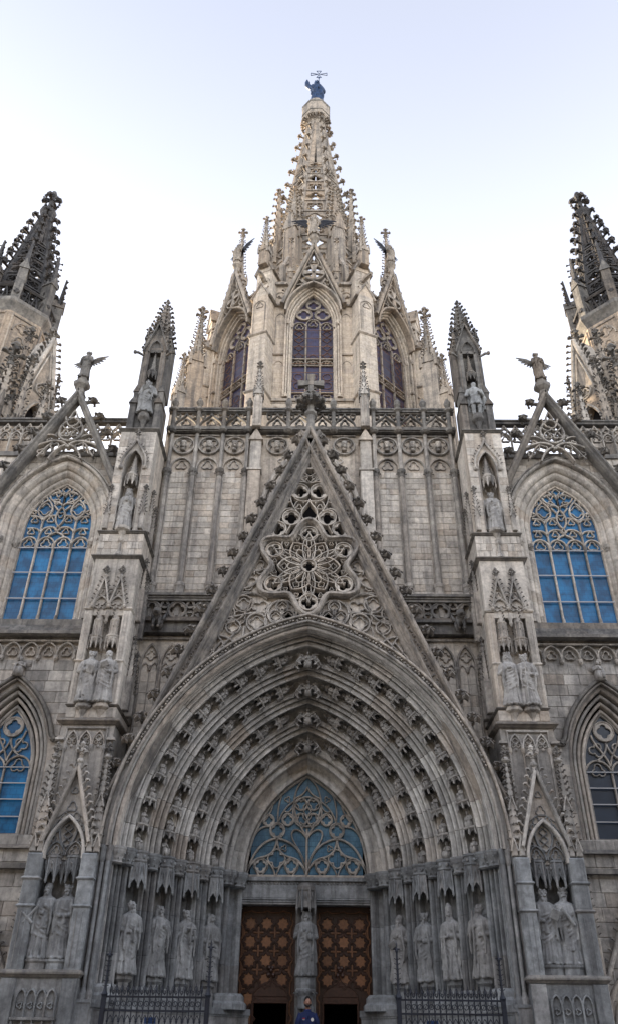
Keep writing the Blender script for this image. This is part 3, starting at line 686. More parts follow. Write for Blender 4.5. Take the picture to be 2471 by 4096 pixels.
tw = link('tympanum_window', b, 'low', por)
tw['label'] = 'pointed flowing-tracery window above the doors with pale blue glass'
cuts = [(-1.66, -.82), (-.82, 0), (0, .82), (.82, 1.66)]
def zin(x): return ZS + sqrt(max(RR * RR - (abs(x) + 1.37) ** 2, 0))
for x0, x1 in cuts:
    for z0, z1 in ((5.5, 6.3), (6.3, 7.1), (7.1, 8.2)):
        top = [(x0 + (x1 - x0) * i / 6, min(z1, zin(x0 + (x1 - x0) * i / 6))) for i in range(7)]
        top = [t for t in top if t[1] > z0 + .01]
        if len(top) < 2: continue
        g = MB(); g.prism([(top[0][0] + .004, z0 + .004), (top[-1][0] - .004, z0 + .004)] + [(min(max(t[0], x0 + .004), x1 - .004), t[1] - .004) for t in reversed(top)], yT + .10, yT + .12); link('pane', g, 'glass_tym', tw)
b = MB(); b.box(-2.4, 2.4, 23.3, 23.5, 5.3, 9.2); link('window_backing', b, 'void', por)
b = MB(); b.archwall(-2.0, 2.0, 5.46, 8.6, pointed(0, 1.69, ZS, 2.74, 14), 23.02, 23.28); link('window_reveal', b, 'portal', por)

# lintel, door surround, trumeau
b = MB()
b.box(-2.1, 2.1, 22.84, 23.3, 5.38, 5.47); b.box(-2.06, 2.06, 22.92, 23.3, 4.98, 5.38); b.box(-2.1, 2.1, 22.96, 23.28, 4.82, 4.98)
lin = link('lintel', b, 'portal', por)
b = MB()
for i in range(46): b.cbox(-1.99 + i * .087, -1.945 + i * .087, 22.885, 22.95, 5.30, 5.36, .012)
link('dentil_row', b, 'portal', lin)
for s in (-1, 1):
    b = MB(s)
    for k, o in enumerate((0, .055, .11)):
        b.bar([(.02, 4.84 + o), (1.82 + o, 4.84 + o), (1.82 + o, FL)], .045, .3, 22.95 - .02 * k)
    b.box(1.80, 2.1, 23.0, 23.5, FL, 4.9); b.box(2.0, 2.5, 22.9, 23.5, 0, 5.5)
    b.tube([(1.77, 22.95, 2.6), (1.77, 22.95, 4.62)], .045, 8); b.lathe([(.05, 4.60), (.06, 4.66), (.1, 4.78), (.1, 4.84)], 8, 1.77, 22.95)
    for j in range(6): crocket(b, (1.77 + .05 * cos(j), 22.95 + .05 * sin(j), 4.7), (cos(j * 1.05), sin(j * 1.05), .3), .07)
    b.lathe([(.14, FL), (.14, 2.3), (.17, 2.34), (.17, 2.44), (.1, 2.5), (.08, 2.6), (.05, 2.64)], 8, 1.80, 22.98, pi / 8)
    link('door_surround', b, 'portal', por)
tr = MB()
tr.box(-.26, .26, 23.02, 23.45, FL, 5.0)
for x in (-.15, 0, .15): tr.tube([(x, 22.9, FL), (x, 22.9, 2.55)], .085, 8)
tr.lathe([(.22, FL), (.22, 1.3), (.2, 1.36)], 8, 0, 22.92, pi / 8)
tr.lathe([(.2, 2.5), (.2, 2.55), (.19, 2.6), (.2, 2.76), (.26, 2.86), (.26, 2.90), (.23, 2.92), (.25, 3.0), (.25, 3.14), (.22, 3.18)], 8, 0, 22.9, pi / 8)
for j in range(8): crocket(tr, (.2 * cos(j * pi / 4), 22.9 + .2 * sin(j * pi / 4), 2.8), (cos(j * pi / 4), sin(j * pi / 4), .3), .1)
link('trumeau', tr, 'portal', por)
b = MB(); b.lathe([(.24, 4.72), (.24, 4.86), (.2, 4.9), (.2, 5.1), (.24, 5.14), (.25, 5.22), (.2, 5.28), (.1, 5.33)], 8, 0, 22.82, pi / 8)
for j in range(8):
    t = pi / 8 + j * pi / 4; b.tube([(.24 * cos(t), 22.82 + .24 * sin(t), 5.15), (.255 * cos(t), 22.82 + .255 * sin(t), 4.7), (.25 * cos(t), 22.82 + .25 * sin(t), 4.6)], [.02, .035, .01], 5)
    t += pi / 8; b.prism([(0, 0), (0, 0), (0, 0)], 0, 0) if False else None
    b.tube([(.235 * cos(t - .38), 22.82 + .235 * sin(t - .38), 4.8), (.24 * cos(t), 22.82 + .24 * sin(t), 5.08), (.235 * cos(t + .38), 22.82 + .235 * sin(t + .38), 4.8)], .014, 4)
link('statue_canopy', b, 'portal', por)
# ================================================================== great gable over the portal
GK, GZ, GY = 2.42, 18.3, 19.45
gab = thing('portal_gable', 'tall steep stone gable with pierced rose tracery and leafy crockets over the portal', 'gable', (0, 19.6, 11.4))
xr_ = lambda z: (GZ - z) / GK
for s in (-1, 1):
    b = MB(s)
    path = [(-xr_(z), z) for z in (6.2, 9, 12, 15, 18.3)]
    b.sweep(path, [(.06, .6), (.06, .0), (.03, -.07), (-.03, -.08), (-.07, -.03), (-.09, .10), (-.25, .10), (-.27, .0), (-.31, -.04), (-.35, .0), (-.37, .07), (-.41, .07), (-.44, .12), (-.5, .14), (-.53, .22), (-.53, .6)], GY)
    link('rake', b, 'gable_rim', gab)
    b = MB(s); rr = random.Random(5)
    ux, uz = 1 / sqrt(1 + GK * GK), GK / sqrt(1 + GK * GK)
    for j in range(150):
        z = 6.5 + (17.6 - 6.5) * j / 149; x = -xr_(z)
        crocket(b, (x + uz * .17 + rr.uniform(-.03, .03), GY + .13, z - ux * .17), (rr.uniform(-.5, .5), -1, rr.uniform(-.5, .5)), .105)
    link('leaf_band', b, 'trim', gab, kind='stuff')
    # crockets along the edge, each a piece
    if s == -1:
        cb = MB()
        crocket(cb, (0, 0, 0), (1, 0, .05), .50, Vector((0, 0, 1)), True)
        for q in range(5): crocket(cb, (.10 + .06 * q, (-.06, .07, -.08, .06, 0)[q], (.03, .02, .08, .06, .1)[q]), ((.3, .8, .2, .6, 1)[q], (-1, 1, -.8, .7, 0)[q], .3), .18)
        CROK = mesh_of(cb, 'gable_rim', 'crocket'); cb.m = -1; cb.v = [(-x, y, z) for x, y, z in cb.v]; CROKL = mesh_of(cb, 'gable_rim', 'crocket')
    for j in range(19):
        z = 6.85 + j * .615
        if z > 18.0: break
        put('crocket', CROK if s > 0 else CROKL, gab, Matrix.Translation((s * (xr_(z) + .02), GY + .22, z)) @ Matrix.Rotation(s * .18 + random.uniform(-.1, .1), 4, 'Y') @ Matrix.Scale(random.uniform(.82, 1.0), 4))
# openwork of the upper gable and the rose
class Thin(MB):
    def bar(s_, path, w=.08, d=.12, y=0.0, closed=False, c=None): MB.bar(s_, path, w * .62, d, y, closed, c)
T = Thin(); y = GY + .14; D = .26
SCZ = 13.2
def star(t): return 1.34 + .25 * cos(6 * (t - pi / 2))
SP = [(star(2 * pi * i / 72) * cos(2 * pi * i / 72), SCZ + star(2 * pi * i / 72) * sin(2 * pi * i / 72)) for i in range(72)]
fr = MB(); fr.sweep(list(reversed(SP)), [(.06, .30), (.06, .0), (.03, -.07), (-.03, -.07), (-.06, .02), (-.09, .05), (-.13, .16), (-.13, .30)], y - .04, True); link('rose_frame', fr, 'carved', gab)
def ringfoil(b, cx, cz, R, n=4, rot=0.0, w=.05): b.bar(circ(cx, cz, R, 22), w, D, y, True); b.foilplate(cx, cz, R - w * .3, R * .80, n, rot, y + .05, y + .17, 26)
for cx, cz, R in ((.29, 15.86, .27), (.53, 14.88, .27), (.94, 14.48, .26)):
    for s in (-1, 1): T.m = s; ringfoil(T, cx, cz, R)
for s in (-1, 1):
    T.m = s
    for cx, cz in ((1.0, 13.74), (1.0, 12.60)): ringfoil(T, cx, cz, .25, 4, .4 if cz > 13 else -.4)
    T.bar(bez((0, 15.5), (.3, 15.4), (.56, 15.6), (.58, 15.9), 7), .05, D, y); T.bar(bez((.58, 15.9), (.55, 16.2), (.3, 16.3), (0, 16.15), 7), .05, D, y)
    T.bar(bez((0, 15.55), (.05, 15.3), (.26, 15.25), (.24, 14.98), 7), .05, D, y); T.bar(bez((.24, 14.98), (.2, 14.8), (.1, 14.77), (0, 14.76), 6), .045, D, y)
    T.bar(bez((.58, 15.75), (.6, 15.45), (.45, 15.2), (.3, 15.0), 7), .05, D, y); T.bar(bez((.16, 15.42), (.3, 15.6), (.42, 15.5), (.46, 15.3), 6), .04, D, y + .02)
    T.bar(bez((.55, 15.45), (.7, 15.45), (.85, 15.3), (1.0, 14.95), 7), .05, D, y); T.bar(bez((.5, 15.2), (.75, 15.25), (.85, 15.1), (.9, 14.75), 6), .05, D, y)
    T.foil(.31, 15.28, .1, 3, pi / 2, .03, .2, y + .03, 14); T.foil(.74, 15.12, .1, 3, 0, .03, .2, y + .03, 14)
    T.bar(bez((0, 16.15), (.35, 16.3), (.42, 16.5), (.36, 16.72), 7), .045, D, y); T.bar(bez((0, 16.72), (.2, 16.75), (.3, 16.74), (.36, 16.72), 4), .045, D, y)
    T.bar(bez((.36, 16.4), (.2, 16.45), (.1, 16.35), (0, 16.2), 5), .035, D, y + .02); T.foil(.15, 16.38, .1, 3, -pi / 2, .03, .18, y + .03, 14)
    T.bar(bez((.36, 16.72), (.2, 16.6), (.1, 16.5), (0, 16.45), 5), .035, D, y + .02)
    T.bar(bez((.25, 16.75), (.1, 16.85), (.04, 17.1), (0, 17.4), 7), .05, D, y); T.bar(bez((0, 16.76), (.14, 16.78), (.14, 17.0), (0, 17.06), 6), .035, D, y + .02)
    T.bar([(.02, 17.55), (1.62, 13.70)], .09, D, y); T.bar(bez((1.2, 14.5), (1.35, 14.35), (1.42, 14.2), (1.5, 13.95), 4), .05, D, y)
    T.bar(bez((.55, 14.6), (.62, 14.45), (.66, 14.4), (.68, 14.3), 4), .05, D, y)
    # six petals of the rose: two lancet bars with foils between each pair of lobes
T.m = 1
ringfoil(T, 0, SCZ, .21, 4, 0, .055); ringfoil(T, 0, SCZ + 1.10, .25, 4, 0); ringfoil(T, 0, SCZ - 1.18, .25, 4, 0)
def rotp(p, t): return (p[0] * cos(t) - p[1] * sin(t), SCZ + p[0] * sin(t) + p[1] * cos(t))
for k in range(6):
    t = k * pi / 3 + pi / 6      # six pointed petals towards the lobes, each with an inner ogee and two foils
    P = lambda q: [rotp(p, t) for p in q]
    for s in (-1, 1):
        T.bar(P([(s * a_, c_) for a_, c_ in bez((.10, .19), (.36, .42), (.36, .68), (0, .90), 9)]), .06, D, y)
        T.bar(P([(s * a_, c_) for a_, c_ in bez((.03, .22), (.16, .40), (.16, .52), (0, .64), 7)]), .035, D, y + .02)
        # mouchettes filling the space between petals
        T.bar(P([(s * a_, c_) for a_, c_ in bez((.20, .14), (.46, .36), (.60, .62), (.56, 1.04), 9)]), .05, D, y + .01)
        T.bar(P([(s * a_, c_) for a_, c_ in bez((.29, .62), (.40, .78), (.42, .95), (.26, 1.10), 7)]), .045, D, y + .01)
        c = rotp((s * .43, .80), t); T.foil(c[0], c[1], .095, 3, t + pi / 2, .024, .2, y + .03, 14)
        c = rotp((s * .34, .47), t); T.foil(c[0], c[1], .075, 3, t - pi / 2, .022, .2, y + .03, 12)
        c = rotp((s * .18, .98), t); T.foil(c[0], c[1], .07, 3, t, .022, .2, y + .03, 12)
    c = rotp((0, .70), t); T.foil(c[0], c[1], .10, 4, t, .024, .2, y + .03, 16)
link('rose_tracery', T, 'wall', gab)
# blind tracery panel beside and below the rose
def xin(z):
    v = 0.0
    if z < 5.5 + sqrt(6.05 ** 2 - CXO ** 2): v = max(v, sqrt(6.05 ** 2 - (z - 5.5) ** 2) - CXO)
    dz = z - SCZ
    for i in range(72):
        (xa, za), (xb, zb) = SP[i], SP[(i + 1) % 72]
        if (za - z) * (zb - z) <= 0 and abs(zb - za) > 1e-6: v = max(v, xa + (xb - xa) * (z - za) / (zb - za))
    return v
for s in (-1, 1):
    b = MB(s); zz = [9.68 + (14.15 - 9.68) * i / 50 for i in range(51)]
    b.strip([(xin(z), z) for z in zz], [(max(xr_(z) - .5, xin(z) + .01), z) for z in zz], GY + .34, GY + .5)
    b.prism([(0, 11.35), (.75, 11.2), (.75, 11.9), (0, 11.7)], GY + .34, GY + .5)
    link('blind_panel', b, 'wall', gab)
    b = MB(s); yb = GY + .22
    def rf(cx, cz, R, n=4, r=0): b.bar(circ(cx, cz, R, 20), .045, .14, yb, True); b.foil(cx, cz, R * .72, n, r, .03, .1, yb + .04, 20)
    for cx, cz, R in ((.72, 11.72, .40), (1.82, 12.0, .26), (1.42, 11.42, .28), (2.28, 11.7, .24), (2.06, 11.28, .2)): 
        if R == .40:
            b.bar(circ(cx, cz, R, 24), .05, .15, yb, True)
            for q in range(3): rf(cx + .2 * cos(pi / 2 + q * 2.0944), cz + .2 * sin(pi / 2 + q * 2.0944), .175)
        else: rf(cx, cz, R)
    for cx, cz, r_ in ((1.46, 13.2, 0), (1.72, 12.68, .5), (1.35, 11.9, .3), (1.9, 11.62, .2), (2.55, 11.2, .4)): b.foil(cx, cz, .24, 3, r_, .035, .12, yb + .03, 18)
    for q in (((1.18, 13.15), (1.5, 13.05), (1.65, 12.9), (1.75, 13.45)), ((1.3, 12.95), (1.5, 12.5), (1.9, 12.4), (2.1, 12.55)), ((1.15, 12.15), (1.5, 12.5), (2.0, 12.3), (2.35, 11.95)),
              ((1.05, 12.05), (1.2, 11.8), (1.25, 11.4), (1.1, 11.12)), ((1.1, 11.7), (1.5, 11.85), (2.0, 11.5), (2.6, 11.55)), ((1.6, 12.2), (1.65, 11.8), (1.8, 11.4), (2.4, 11.35)),
              ((1.75, 11.3), (1.8, 10.95), (1.8, 10.7), (1.7, 10.75)), ((1.9, 10.7), (2.1, 11.0), (2.5, 11.1), (2.85, 10.95)), ((2.2, 10.5), (2.3, 10.9), (2.6, 11.2), (2.75, 11.15)),
              ((2.45, 10.3), (2.5, 10.6), (2.7, 10.7), (2.95, 10.6)), ((2.7, 10.05), (2.75, 10.3), (2.85, 10.4), (3.05, 10.3)), ((2.35, 10.85), (2.6, 10.5), (2.8, 10.2), (3.15, 9.7)), ((2.0, 11.1), (2.4, 10.6), (2.8, 10.1), (3.1, 9.75)),
              ((1.35, 13.5), (1.55, 13.5), (1.62, 13.3), (1.55, 12.95)), ((1.5, 12.3), (1.9, 12.5), (2.15, 12.2), (2.1, 11.95))):
        b.bar(bez(*q, 8), .045, .14, yb)
    b.bar([(xr_(14.2) - .55, 14.2), (xr_(9.7) - .55, 9.7)], .05, .2, yb)
    link('blind_tracery', b, 'carved', gab)
# cross finial
b = MB(); yc = GY + .25
b.lathe([(.24, 17.9), (.16, 18.35), (.13, 18.7), (.13, 18.98), (.2, 19.05), (.21, 19.12), (.12, 19.2), (.11, 19.45)], 8, 0, yc, pi / 8)
link('finial_stem', b, 'trim', gab)
b = MB(); rr = random.Random(9)
for k in range(8):
    t = k * pi / 4 + pi / 8
    crocket(b, (.12 * cos(t), yc + .12 * sin(t), 19.5), (cos(t), sin(t), .1), .42, Vector((0, 0, 1)), True)
    crocket(b, (.1 * cos(t), yc + .1 * sin(t), 19.75), (cos(t), sin(t), .5), .26, Vector((0, 0, 1)), True)
for k in range(26): t = rr.uniform(0, 2 * pi); q = rr.uniform(.1, .42); crocket(b, (q * cos(t), yc + q * sin(t), 19.45 + rr.uniform(-.05, .12)), (cos(t), sin(t), rr.uniform(-.8, .8)), .12)
link('leaf_knop', b, 'trim', gab)
b = MB()
def flare(x0, z0, dx, dz, L, w0, w1):
    px, pz = -dz, dx
    return [(x0 + px * w0, z0 + pz * w0), (x0 - px * w0, z0 - pz * w0), (x0 + dx * L - px * w1, z0 + dz * L - pz * w1), (x0 + dx * L + px * w1, z0 + dz * L + pz * w1)]
for dx, dz, L in ((0, 1, .42), (1, 0, .44), (-1, 0, .44), (0, -1, .75)): b.prism(flare(0, 20.42, dx, dz, L, .075, .13 if dz >= 0 else .10), yc - .09, yc + .09)
b.box(-.085, .085, yc - .10, yc + .10, 20.34, 20.5)
for k in range(4): t = pi / 4 + k * pi / 2; crocket(b, (.08 * cos(t), yc, 20.42 + .08 * sin(t)), (cos(t), 0, sin(t)), .2, Vector((0, 1, 0)), True)
link('stone_cross', b, 'trim', gab)

# ================================================================== wooden doors
for s in (-1, 1):
    dr = thing('door_leaf', '%s brown wooden door with raised star panels beside the central statue pillar' % SIDE[s], 'door', (s * 1.0, 23.4, FL), group='pair of star-panelled doors')
    b = MB(s); yd = 23.40; x0, x1 = .26, 1.80; ox0, ox1, oz = .44, 1.32, 2.62
    b.box(x0, x1, yd, yd + .09, 2.98, 4.88); b.box(x0, ox0, yd, yd + .09, FL, 2.98); b.box(ox1, x1, yd, yd + .09, FL, 2.98); b.box(ox0, ox1, yd, yd + .09, oz, 2.98)
    link('slab', b, 'wood', dr)
    b = MB(s); b.box(x0, x1, yd - .03, yd, 4.72, 4.86); b.box(x0, x0 + .06, yd - .03, yd, FL, 4.72); b.box(x1 - .09, x1, yd - .03, yd, FL, 4.72); link('frame', b, 'wood', dr)
    sp = .425; xs = [.555, .555 + sp, .555 + 2 * sp]; zs = [4.42 - i * sp for i in range(8)]
    if s < 0: xs = [.60 + sp * i for i in range(3)]
    def starpoly(cx, cz, r, k=.80):
        return [(cx + (r if i % 2 == 0 else r * k) * cos(i * pi / 8 + pi / 2 if False else i * pi / 8), cz + (r if i % 2 == 0 else r * k) * sin(i * pi / 8)) for i in range(16)]
    inhole = lambda x, z: ox0 - .12 < x < ox1 + .12 and z < oz + .42
    for i, z in enumerate(zs):
        for j, x in enumerate(xs):
            if inhole(x, z) or z < FL + .15: continue
            b = MB(s); b.prism(starpoly(x, z, .15, .70), yd - .03, yd); pn = link('star_panel', b, 'wood_light', dr)
            b = MB(s); b.bar(starpoly(x, z, .182, .74), .028, .05, yd - .055, True); b.bar(starpoly(x, z, .212, .76), .022, .05, yd - .05, True); link('star_moulding', b, 'wood', pn)
        for j in range(4):
            x = xs[0] - sp / 2 + j * sp; zc = z - sp / 2
            if not inhole(x, zc) and zc > FL and not (z == zs[3] and 0 < j < 3):
                b = MB(s)
                if 0 < j < 3: b.cbox(x - .023, x + .023, yd - .035, yd, zc - .13, zc + .13, .01); b.cbox(x - .13, x - .024, yd - .034, yd, zc - .023, zc + .023, .01); b.cbox(x + .024, x + .13, yd - .034, yd, zc - .023, zc + .023, .01)
                else:
                    q = -1 if j == 0 else 1
                    b.bar([(x + q * .0, zc + .14), (x, zc + .10), (x + q * -.045, zc + .05), (x - q * .045, zc - .05), (x, zc - .10), (x, zc - .14)], .04, .035, yd - .035); b.cbox(min(x - q * .13, x - q * .05), max(x - q * .13, x - q * .05), yd - .034, yd, zc - .02, zc + .02, .01)
                link('slat', b, 'wood_mid', dr)
    for x in (xs[0] - sp / 2, xs[2] + sp / 2):
        b = MB(s); pts = []
        q = -1 if x < 1 else 1
        zz = 4.66
        while zz > FL + .1:
            pts += [(x, zz), (x, zz - .13), (x + q * .05, zz - .19), (x + q * .05, zz - .25), (x, zz - .31)]; zz -= sp
        b.bar(pts, .04, .045, yd - .045); link('edge_moulding', b, 'wood_mid', dr)
    b = MB(s); b.bar([(xs[0] - sp / 2, 4.68), (xs[0] - .12, 4.68), (xs[0], 4.72), (xs[0] + .12, 4.68), (xs[1] - .12, 4.68), (xs[1], 4.72), (xs[1] + .12, 4.68), (xs[2] - .12, 4.68), (xs[2], 4.72), (xs[2] + .12, 4.68), (xs[2] + sp / 2, 4.68)], .035, .04, yd - .04); link('top_moulding', b, 'wood_mid', dr)
    # wicket surround: carved lunette with ogee tip and frieze board
    xm = (ox0 + ox1) / 2
    b = MB(s); b.bar([(ox0, FL), (ox0, oz + .03), (ox1, oz + .03), (ox1, FL)], .06, .06, yd - .06); b.cbox(ox0 - .02, ox1 + .02, yd - .05, yd, oz + .04, oz + .15, .015)
    b.prism([(ox0, oz + .16), (ox1, oz + .16)] + list(reversed(arc(xm, oz + .02, .47, .31, pi - .31, 8)))[::-1], yd - .035, yd)
    b.bar(bez((ox0, oz + .2), (ox0 + .12, oz + .42), (xm - .08, oz + .36), (xm, oz + .56), 8), .035, .05, yd - .05); b.bar(bez((ox1, oz + .2), (ox1 - .12, oz + .42), (xm + .08, oz + .36), (xm, oz + .56), 8), .035, .05, yd - .05)
    for k in range(5): b.ball((xm + (-.06, .06, 0, -.04, .04)[k], yd - .05, oz + (.62, .62, .72, .78, .78)[k]), .055, 6, 4)
    link('wicket_surround', b, 'wood', dr)
b = MB(); b.box(-2.2, -.2, 23.6, 26, FL - .02, FL); b.box(-2.2, 2.2, 26, 26.1, 0, 5); b.box(-2.2, -2.1, 23.5, 26, 0, 5); b.box(2.1, 2.2, 23.5, 26, 0, 5); b.box(-2.2, 2.2, 23.5, 26, 4.9, 5)
link('porch_interior', b, 'void', por)
# ================================================================== shared gothic pieces
def spirelet(b, x, y, z0, z1, r, n=8, rot=None, nc=6, cs=.09, fin=None, bc=None):
    rot = pi / n if rot is None else rot; bc = bc or b; fs = fin if fin is not None else r * 1.1
    b.lathe([(r, z0), (r * .18, z1)], n, x, y, rot)
    for k in range(n):
        if n == 8 and k % 2: continue
        t = rot + 2 * pi * k / n
        for j in range(nc):
            u = (j + .5) / nc; rr = r + (r * .18 - r) * u
            crocket(bc, (x + rr * cos(t), y + rr * sin(t), z0 + (z1 - z0) * u), (cos(t), sin(t), .35), cs * (1 - .35 * u))
    if fs > 0: finial(bc, x, y, z1 - fs * .25, fs)
def gablet(b, xc, half, z0, z1, y, w=.05, d=.12, nc=6, cs=.08, bc=None, foil=True):
    for s in (-1, 1):
        b.bar([(xc + s * half, z0), (xc, z1)], w, d, y)
        for j in range(nc):
            u = (j + .6) / nc
            crocket(bc or b, (xc + s * half * (1 - u) + s * w * .4, y + d * .4, z0 + (z1 - z0) * u), (s, -.25, .55), cs)
def canopy(b, x, y, zb, zt, r, rot=pi / 8):
    b.lathe([(r, zb + (zt - zb) * .45), (r, zt - .04), (r * 1.12, zt - .02), (r * 1.12, zt + .02)], 8, x, y, rot)
    for j in range(8):
        t0, t1 = rot + 2 * pi * j / 8, rot + 2 * pi * (j + 1) / 8; tm = (t0 + t1) / 2
        P = lambda t, k, z: (x + r * k * cos(t), y + r * k * sin(t), z)
        zm = zb + (zt - zb) * .5
        b.add([P(t0, 1.0, zm), P(t1, 1.0, zm), P(t0, 1.04, zb), P(tm, .98, zb + (zt - zb) * .42), P(t1, 1.04, zb)], [(0, 2, 3), (0, 3, 1), (1, 3, 4), (3, 2, 0), (1, 3, 0), (4, 3, 1)])
        b.tube([P(t0, 1.03, zt), P(t0, 1.06, zb), P(t0, 1.04, zb - .05)], [r * .07, r * .13, r * .05], 5)
        b.tube([P(t0, 1.06, zb + .06), P(tm, 1.04, zt - .08), P(t1, 1.06, zb + .06)], r * .06, 4)
        b.ball(P(tm, 1.02, zt - (zt - zb) * .28), r * .13, 5, 4)
def corbel(b, x, y, zb, zt, r, rot=pi / 8):
    h = zt - zb
    b.lathe([(r * .12, zb - h * .12), (r * .34, zb), (r * .36, zb + h * .12), (r * .2, zb + h * .18), (r * .26, zb + h * .3), (r * .55, zb + h * .6), (r * .95, zb + h * .72), (r, zb + h * .76), (r, zb + h * .86), (r * .9, zb + h * .9), (r * .9, zt)], 8, x, y, rot)
def cornice(b, x0, x1, y0, y1, z, h=.1, p=.07):   # projecting moulded course round three sides
    b.loft([[(x0 - q, y0 - q, zz), (x1 + q, y0 - q, zz), (x1 + q, y1, zz), (x0 - q, y1, zz)] for q, zz in ((0, z - h * .5), (p * .5, z - h * .1), (p, z + h * .15), (p, z + h * .5), (0, z + h * 1.1))])
# ================================================================== the two great buttresses
for s in (-1, 1):
    bu = thing('buttress', 'tall stepped stone buttress with statue niches on the %s of the portal' % SIDE[s], 'buttress', (s * 5.5, 20, 0), group='buttresses flanking the portal')
    L = lambda n, b, m='wall', p=bu, **k: link(n, b, m, p, **k)
    # lowest stage
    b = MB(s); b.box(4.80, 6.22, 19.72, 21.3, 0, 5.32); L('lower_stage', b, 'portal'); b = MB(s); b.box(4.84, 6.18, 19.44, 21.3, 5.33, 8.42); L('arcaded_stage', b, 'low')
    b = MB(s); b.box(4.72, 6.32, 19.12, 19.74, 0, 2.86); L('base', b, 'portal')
    b = MB(s)
    for x in (4.72, 6.0): b.cbox(x, x + .32, 19.07, 19.13, 0, 2.84, .02)
    for k in range(5):
        x = 5.10 + k * .21; b.bar([(x, 0), (x, 2.55)], .035, .08, 19.06)
        if k < 4: b.bar(pointed(x + .105, .09, 2.5, .14, 4), .03, .08, 19.06); b.foil(x + .105, 2.35, .06, 3, 0, .02, .05, 19.08, 10)
    b.strip([(5.06, 2.1), (5.98, 2.1)], [(5.06, 2.15), (5.98, 2.15)], 19.03, 19.12)
    for k in range(4): b.bar(pointed(5.205 + k * .21, .09, 1.85, .14, 4), .03, .08, 19.06)
    L('base_panelling', b, 'portal')
    b = MB(s); cornice(b, 4.70, 6.34, 19.08, 20.4, 2.90, .09, .06); L('string_course', b, 'trim')
    b = MB(s)
    for x0, x1 in ((4.73, 5.07), (5.95, 6.30)):
        b.cbox(x0, x1, 19.13, 19.75, 2.95, 5.31, .035)
        for z in (4.76, 4.20): cornice(b, x0 + .0, x1, 19.13, 19.75, z, .05, .035)
        for q in (-1, 1): b.bar([((x0 + x1) / 2 + q * .06, 3.05), ((x0 + x1) / 2 + q * .06, 4.1)], .02, .04, 19.115)
    L('niche_pier', b, 'portal')
    b = MB(s)
    for x in (5.29, 5.73): b.lathe([(.27, 2.95), (.25, 3.0), (.25, 3.12), (.28, 3.16), (.28, 3.2)], 10, x, 19.42)
    L('statue_plinth', b, 'portal')
    b = MB(s)
    for x in (5.29, 5.74): canopy(b, x, 19.50, 4.74, 5.26, .23); [crocket(b, (x + .22 * cos(j * pi / 4), 19.5 + .22 * sin(j * pi / 4), 5.3), (cos(j * pi / 4), sin(j * pi / 4), 1), .09) for j in range(8)]
    L('canopy', b, 'portal')
    # gablet with blind tracery
    b = MB(s); ar = pointed(5.51, .45, 5.28, .84, 8)
    b.bar([(5.06, 5.2)] + ar + [(5.96, 5.2)], .07, .3, 19.16)
    gablet(b, 5.51, .54, 5.55, 7.30, 19.13, .075, .3, 10, .2)
    L('gablet', b, 'low')
    b = MB(s); b.prism([(4.99, 5.55), (5.06, 5.3)] + ar[1:-1] + [(5.96, 5.3), (6.03, 5.55), (5.51, 7.25)], 19.30, 19.45)
    b.prism([(5.06, 5.2)] + ar + [(5.96, 5.2)], 19.36, 19.44)
    L('tracery_field', b, 'low')
    b = MB(s)
    for cx, cz, r in ((5.51, 6.35, .12), (5.38, 6.12, .10), (5.64, 6.12, .10), (5.51, 6.72, .08), (5.51, 6.1, .08), (5.2, 5.85, .09), (5.82, 5.85, .09), (5.27, 5.98, .07), (5.75, 5.98, .07)): b.foil(cx, cz, r, 3, pi / 2, .022, .06, 19.26, 14)
    for q in (-1, 1):
        b.bar(pointed(5.51 + q * .22, .2, 5.28, .3, 5), .03, .08, 19.28); b.foil(5.51 + q * .22, 5.38, .12, 3, pi / 2, .025, .06, 19.3, 14)
        b.bar(bez((5.51, 5.3), (5.51 + q * .05, 5.5), (5.51 + q * .22, 5.6), (5.51 + q * .2, 5.85), 6), .03, .08, 19.28); b.bar(bez((5.51 + q * .2, 5.85), (5.51 + q * .15, 5.98), (5.51 + q * .05, 6.0), (5.51, 6.08), 5), .03, .08, 19.28)
        b.foil(5.51 + q * .33, 5.62, .08, 3, 0, .02, .06, 19.3, 12)
    for cz in (5.55, 5.72, 5.88): b.foil(5.51, cz, .09, 4, 0, .022, .06, 19.3, 14)
    b.bar([(5.2, 6.1), (5.4, 6.25), (5.62, 6.25), (5.82, 6.1)], .025, .07, 19.26); L('blind_tracery', b, 'portal')
    b = MB(s); b.tube([(5.51, 19.28, 7.2), (5.51, 19.28, 7.42)], [.05, .04], 8); b.lathe([(.05, 7.38), (.085, 7.42), (.085, 7.46), (.04, 7.5)], 8, 5.51, 19.28); finial(b, 5.51, 19.28, 7.44, .34); L('gablet_finial', b, 'low')
    b = MB(s); bc = MB(s)
    for x in (4.86, 6.15):
        for dx in (-.085, .085):
            b.cbox(x + dx - .07, x + dx + .07, 19.2, 19.46, 5.34, 5.62, .02); gablet(b, x + dx, .075, 5.45, 5.75, 19.17, .03, .1, 2, .05, bc)
            spirelet(b, x + dx, 19.28, 5.6, 6.3, .07, 4, pi / 4, 4, .10, .14, bc)
        b.cbox(x - .085, x + .085, 19.26, 19.46, 5.6, 6.5, .02); gablet(b, x, .1, 6.35, 6.7, 19.22, .03, .12, 2, .06, bc)
        spirelet(b, x, 19.34, 6.5, 7.62, .10, 4, pi / 4, 8, .15, .26, bc); b.lathe([(.05, 7.5), (.1, 7.54), (.1, 7.58), (.05, 7.62)], 8, x, 19.34)
        b.box(x - .1, x + .1, 19.32, 19.46, 7.98, 8.03); b.prism([(x - .1, 8.03), (x + .1, 8.03), (x, 8.1)], 19.34, 19.46)
    pn = L('side_pinnacle', b, 'low'); L('crockets', bc, 'trim', pn, kind='stuff')
    b = MB(s)
